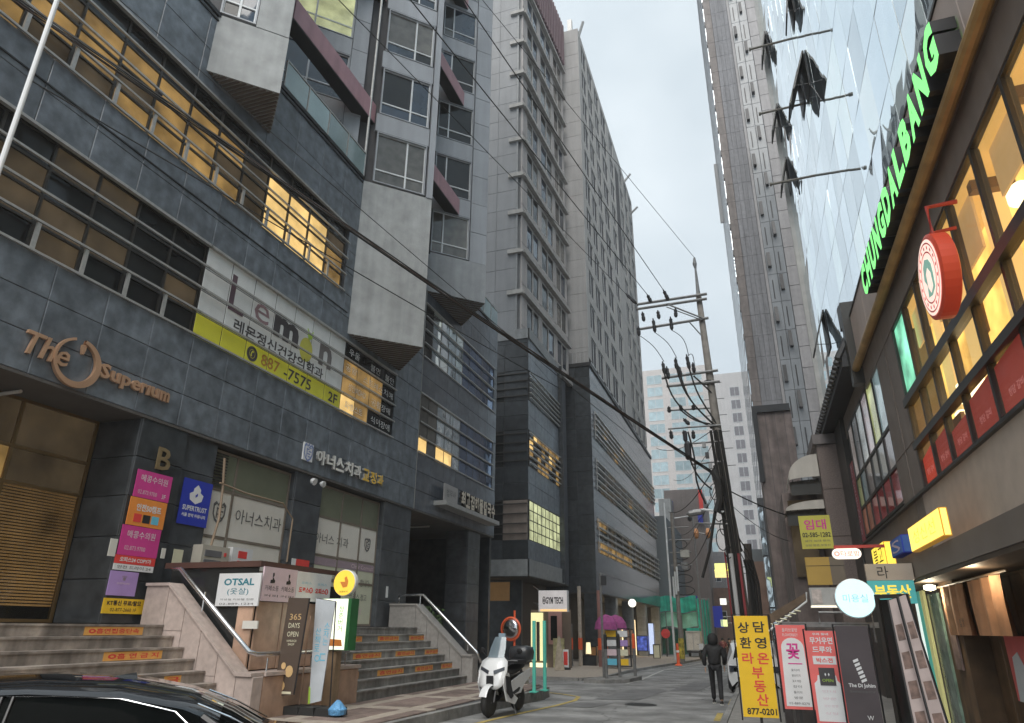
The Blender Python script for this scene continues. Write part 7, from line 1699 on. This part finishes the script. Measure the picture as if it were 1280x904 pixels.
far_board('tall pale blue lit panel at the end of the arcade', 'light_display', 'sign', -9.51, -9.02, gz(64)+.3, 2.21, 64, flat('lit_screen_blue', (.5, .6, .85), .8), .3)
far_board('cream carton on the pavement beyond the arcade', 'carton', 'box', -8.59, -8.08, gz(60)+.1, 0.55, 60, P_cream, .6)
far_board('brown wooden crate beside the arcade pillars', 'crate', 'crate', -10.18, -9.73, gz(44)+.5, 0.69, 44, mat('crate_wood', (.35, .17, .06)), .5)
far_board('long dark planter box in front of the arcade', 'planter', 'planter', -9.86, -9.11, gz(41)+.05, 0.26, 41, granite_dark, .6)
o = thing('paper_lantern', 'small glowing cream lantern on the planter by the arcade', 'lamp', (-9.59, 41.3, .4)); obj('shade', MB().tube([(-9.59, 41.3, .35), (-9.59, 41.3, .95)], [.16, .12], 8), flat('lantern_glow', (1., .85, .5), .9), o); obj('stand', MB().tube([(-9.59, 41.3, -.1), (-9.59, 41.3, .35)], .05, 6), dark_metal, o)
# green nets, truck, motorbike, second pole, far clutter
def net(label, x0, x1, z0, z1, Y, dy=.0, m=net_m, seed=1):
    r_ = random.Random(seed); rows = []
    for j in range(7):
        rows.append([(x0+(x1-x0)*i/16, Y+dy*i/16+.18*math.sin(i*1.3+j*.5+seed)+r_.uniform(-.05, .05), z0+(z1-z0)*j/6+(.12*math.sin(i*.9) if j in (0, 6) else 0)) for i in range(17)])
    t = thing('construction_net', label, 'net', ((x0+x1)/2, Y, z0))
    obj('mesh_sheet', MB().grid(rows), m, t, smooth=True)
    b = MB()
    for k in range(5): b.tube([(x0+(x1-x0)*k/4, Y+.3, gz(Y)), (x0+(x1-x0)*k/4, Y+.3, z1)], .04, 5)
    b.tube([(x0, Y+.3, z1), (x1, Y+.3, z1)], .04, 5); obj('scaffold', b, galv, t)
n1 = -12.93; n2 = -6.44
net('upper bright green safety net stretched across the far junction', n1, n2, 3.45, 4.97, 78, seed=2)
net('lower pale green sheet hanging under the bright green net', n1, n2, 1.94, 3.37, 78.6, m=mat('pale_green_sheet', (.34, .72, .55), rough=.8, var=.15, scale=1.2, streak=.1), seed=4)
net('tall dark green net drop right of the far lamp post', -6.2, -5.03, gz(76), 4.64, 76, 1.5, seed=6)
net('dark green net at ground level at the far junction', n1, -7.57, gz(80), 1.87, 80, m=mat('dark_green_net', (.03, .14, .10), rough=.85, var=.4, scale=1), seed=8)
board(blk, 'blue_banner', P_blue, FY(84), -8.04, -6.72, 4.61, 5.3, 0, .2)
tr = thing('delivery_truck', 'small white box truck parked at the far end of the street', 'truck', (-6.52, 72, gz(72)))
tx0, tx1 = -7.15, -5.81
obj('cargo_box', MB().box(tx0, tx1, 72, 75.5, gz(72)+.55, 1.59), mat('truck_cream', (.55, .53, .48), rough=.5), tr)
obj('rear_frame', frame_mb(FY(72), [tx0+.05, (tx0+tx1)/2, tx1-.05], [gz(72)+.6, 1.51], 0, .05, .07), frame_grey, tr)
obj('green_top', MB().box(tx0+.1, tx1-.1, 72.3, 75, 1.6, 1.87), net_m, tr)
for s in (tx0+.2, tx1-.2): obj('wheel', MB().lathe([(.3, -.1), (.3, .1)], (s, 72.8, gz(72)+.3), (1, 0, 0), 14), rubber, tr)
obj('bumper', MB().box(tx0, tx1, 71.9, 72, gz(72)+.35, gz(72)+.5), dark_metal, tr)
mb_ = thing('motorcycle', 'small dark motorbike parked at the far kerb right of the white truck', 'motorbike', (-4.57, 56, gz(56)))
mx_ = -4.62
for dx, dy in ((-.1, 1.2), (.15, 0)): obj('wheel', MB().lathe([(.2, -.05), (.3, 0), (.2, .05)], (mx_+dx, 56+dy, gz(56)+.4), (1, .15, 0), 16), rubber, mb_)
obj('body', MB().grid([[(mx_+.15+w_*math.cos(2*math.pi*k/8), y_, z_+h_*math.sin(2*math.pi*k/8)) for k in range(8)] for y_, w_, z_, h_ in ((55.9, .08, gz(56)+1.0, .15), (56.2, .16, gz(56)+.95, .2), (56.7, .2, gz(56)+.85, .22), (57.4, .14, gz(56)+.95, .12))], True), black_plastic, mb_)
obj('fairing', MB().box(mx_-.02, mx_+.3, 55.8, 55.95, gz(56)+.85, gz(56)+1.25), white_paint, mb_); obj('handlebar', MB().tube([(mx_-.2, 56.1, gz(56)+1.2), (mx_+.5, 56.1, gz(56)+1.2)], .03, 6), galv, mb_)
wc = thing('parked_car', 'white hatchback half hidden behind the tall yellow banner', 'car')
b = []
for (x, w, z0, z1, zr) in [(-1.9, .6, .35, .75, .8), (-1.8, .78, .2, .85, 1.25), (-1.2, .84, .18, .9, 1.5), (0, .85, .18, .92, 1.56), (.7, .85, .18, .9, 1.35), (1.15, .84, .18, .88, 1.0), (1.75, .76, .22, .75, .8), (1.95, .55, .35, .6, .65)]:
    b.append([(x, -w*.9, z0), (x, -w, z0+.2), (x, -w, z1), (x, -w*.78, zr-.05), (x, 0, zr), (x, w*.78, zr-.05), (x, w, z1), (x, w, z0+.2), (x, w*.9, z0)])
obj('body', MB().grid(b).caps(9, len(b)), white_paint, wc)
obj('rear_window', MB().prism([(-.6, .98), (.6, .98), (.5, 1.35), (-.5, 1.35)], 1.82, 1.84, Fr((0, 0, 0), (0, -1, 0))), car_glass, wc)
obj('side_window', MB().box(-1.1, .8, -.86, -.83, .98, 1.3).box(-1.1, .8, .83, .86, .98, 1.3), car_glass, wc)
for s in (-1, 1):
    obj('headlight', MB().box(-1.9, -1.78, s*.62-.12, s*.62+.12, .62, .8), mat('headlamp_glass', (.05, .055, .07), rough=.05, coat=1), wc)
    for x in (-1.2, 1.2):
        w = obj('wheel', MB().lathe([(.2, -.1), (.31, 0), (.2, .1)], (x, s*.74, .31), (0, 1, 0), 20), rubber, wc); obj('rim', MB().lathe([(.02, 0), (.19, .03)], (x, s*.80, .31), (0, s, 0), 10), steel, w)
obj('bumper_grille', MB().box(-1.97, -1.85, -.5, .5, .3, .48), black_plastic, wc)
cp = (-0.64, 24.08, -0.1)
place(wc, (-0.42, 26.2, gz(25)), math.radians(90))
# second concrete pole and street lamps far away
def far_pole(label, px, Y, zt_, r, m, name='street_pole', cat='pole'):
    t = thing(name, label, cat, (px, Y, gz(Y))); obj('shaft', MB().tube([(px, Y, gz(Y)), (px+.03*zt_*0, Y, zt_)], [r, r*.7], 9), m, t); return t
t = far_pole('thin concrete pole with a transformer box and white tubes, mid distance left of centre', -5.51, 52, 9.78, .17, conc_pole, 'utility_pole', 'utility pole')
xq = -5.21
zq = lambda p: 9.77+(3.11-9.77)*(p-640)/120
obj('transformer_box', MB().box(xq+.15, xq+.75, 51.7, 52.1, 6.53, 7.03), mat('pale_box', (.42, .41, .38)), t)
obj('meter_box', MB().box(xq+.15, xq+.6, 51.7, 52.1, 5.7, 6.2), galv, t)
for k in range(3): obj('white_tube', MB().tube([(xq-.5+.15*k, 51.8, zq(748-4*k)), (xq-.5+.15*k, 51.8, zq(722-6*k))], .07, 6), white_frame, t)
for k in range(4): obj('crossarm', MB().tube([(xq-.6, 52, zq(660+16*k)), (xq+.9, 52, zq(660+16*k))], .04, 5), galv, t)
for k in range(5): obj('cable_coil', MB().tube([(xq+.7*math.cos(a)*(.6+.1*k)+.2, 52.2, 7.48-k*.8+.3*math.sin(a)) for a in [math.pi*j/7 for j in range(15)]], .03, 4), wire_m, t)
obj('warning_band', MB().lathe([(.19, 0), (.19, 1.3)], (-5.51, 52, gz(52)+.3), n=9), mat('warning_stripes', (.5, .4, .05), var=.8, scale=3), t)
t = far_pole('white camera pole with a short arm in the middle distance', -6.46, 56, 11.17, .09, white_frame, 'camera_pole', 'pole')
obj('arm', MB().tube([(-5.73, 56, 9.91), (-4.54, 56, 10.05)], .05, 6), white_frame, t)
obj('camera', MB().lathe([(.05, 0), (.18, .1), (.18, .3), (.05, .4)], (-4.54, 56, 9.62), n=8), dark_metal, t)
t = far_pole('grey lamp post with two small orange lights near the brown metal clad building', -5.09, 66, 11.87, .1, galv, 'traffic_light_pole', 'pole')
for k, s in enumerate((866, 884)): obj('signal_light', MB().lathe([(.1, 0), (.45, .1), (.45, .35), (.1, .45)], ({866: -5.11, 884: -4.07}[s], 66, 9.94), (1, 0, 0), 8), mat('signal_orange', (.55, .25, .1)), t)
obj('arm', MB().tube([(-5.19, 66, 10.09), (-3.93, 66, 9.84)], .06, 6), galv, t)
lamp = thing('street_lamp', 'white street lamp arm reaching left from the utility pole', 'street lamp', (-0.74, 21.7, 4.98))
obj('arm', MB().tube([(-0.74, 21.7, 4.98), (-1.32, 21.7, 5.08), (-1.65, 21.7, 5.05)], .035, 6), white_frame, lamp)
obj('head', MB().lathe([(.03, 0), (.09, .08), (.09, .45), (.03, .55)], (-1.85, 21.7, 4.96), (1, 0, .12), 8), galv, lamp)
rpole = thing('utility_pole', 'short dark pole wrapped in cables just right of the main utility pole', 'utility pole', (-0.35, 30, gz(30)))
obj('shaft', MB().tube([(-0.39, 30, gz(30)), (-0.25, 30, 4.94)], .15, 8), mat('dark_pole', (.05, .04, .035)), rpole)
for k in range(4): cable(rpole, 'wrapped_cable', [Vector(p)+Vector((.1*k, 0, 0)) for p in ((-0.44, 29.8, 4.3), (-0.3, 29.8, 3.38), (-0.32, 29.8, 2.2), (-0.3, 29.8, 1.33))], .05)
# shop signs far right
for i, (a, Y, zc_, m_, lb) in enumerate([(-2.14, 50, 5.66, flat('lit_lemon_small', (.9, .95, .3), .9), 'upper small lemon-lit sign left of the utility pole'), (-2.17, 50, 5.24, flat('lit_gold_small', (.9, .75, .3), .9), 'lower small golden-lit sign left of the utility pole'), (-3.33, 60, 2.68, P_blue, 'blue blade sign hanging far down the street'), (-2.92, 60, 2.21, flat('lit_lime_small', (.8, .9, .4), .9), 'tiny lime-lit sign beside the far blue blade sign'), (-2.92, 62, 3.89, flat('lit_white_small', (.9, .9, .85), .9), 'tiny round white lit lamp far down the street'), (1.02, 40, 4.85, flat('lit_lemon_small', (.9, .95, .3), .9), 'small lemon-lit sign low on the mirror glazed block')]):
    t = thing('blade_sign', lb, 'sign', (a, Y, zc_))
    w_, h_ = (.55, .25) if i < 2 else (.35, .8) if i == 2 else (.25, .25)
    obj('box', MB().box(a-w_, a+w_, Y, Y+.3, zc_-h_, zc_+h_), m_, t); obj('bracket', MB().tube([(a+w_, Y+.15, zc_), (a+w_+1.2, Y+.15, zc_)], .04, 5), galv, t)
rsn = thing('shop_row', 'row of low cluttered shop fronts with small awnings along the far right kerb', 'building', (0, 60, -.5))
for k in range(7):
    Y = 50+6*k; x0 = -.4-.1*k; h_ = 5+1.5*(k % 3)
    if k == 0: continue
    obj('shop_wall', MB().box(x0, x0+4, Y, Y+5.9, -1, h_), [brown_apt, MAT['far_brick'], grey_teal, conc][k % 4], rsn)
    obj('shop_awning', MB().prism([(x0-.7, 2.4), (x0, 2.9), (x0, 2.3)], -Y-5.8, -Y-.1, Fr((0, 0, 0), (1, 0, 0))), [P_green, mat('awning_wine', (.25, .05, .05)), P_cream, P_blue][k % 4], rsn)
    obj('shop_window', MB().box(-Y-5.2, -Y-.8, .0, 2.1, 0, .03, FXm(x0)), shopm if k % 2 else glass_dark, rsn)
mir = thing('small_delivery_sign', 'tiny red and white round sign on a post near the far green nets', 'sign', (-8.78, 70, gz(70)))
obj('disc', MB().lathe([(.1, 0), (.42, .02), (.42, .1), (.1, .12)], (-8.79, 70, 1.35), (0, 1, 0), 14), mat('sign_red', (.55, .04, .04)), mir); obj('post', MB().tube([(-8.79, 70.1, gz(70)), (-8.79, 70.1, 1.35)], .07, 6), dark_metal, mir)
# thin air-light of the overcast afternoon
hz = MB().box(-300, 300, -60, 330, -3, 140)
ho = obj('haze', hz, granite, None); ho.data.materials.clear()
hm = bpy.data.materials.new('haze_air'); hm.use_nodes = True; hn = hm.node_tree; hn.nodes.clear()
pv_ = hn.nodes.new('ShaderNodeVolumePrincipled'); pv_.inputs['Color'].default_value = (.92, .95, 1, 1); pv_.inputs['Density'].default_value = .0012; pv_.inputs['Anisotropy'].default_value = .2
hn.links.new(pv_.outputs['Volume'], hn.nodes.new('ShaderNodeOutputMaterial').inputs['Volume'])
ho.data.materials.append(hm); ho['kind'] = 'stuff'
flush_text()
bpy.context.view_layer.update()
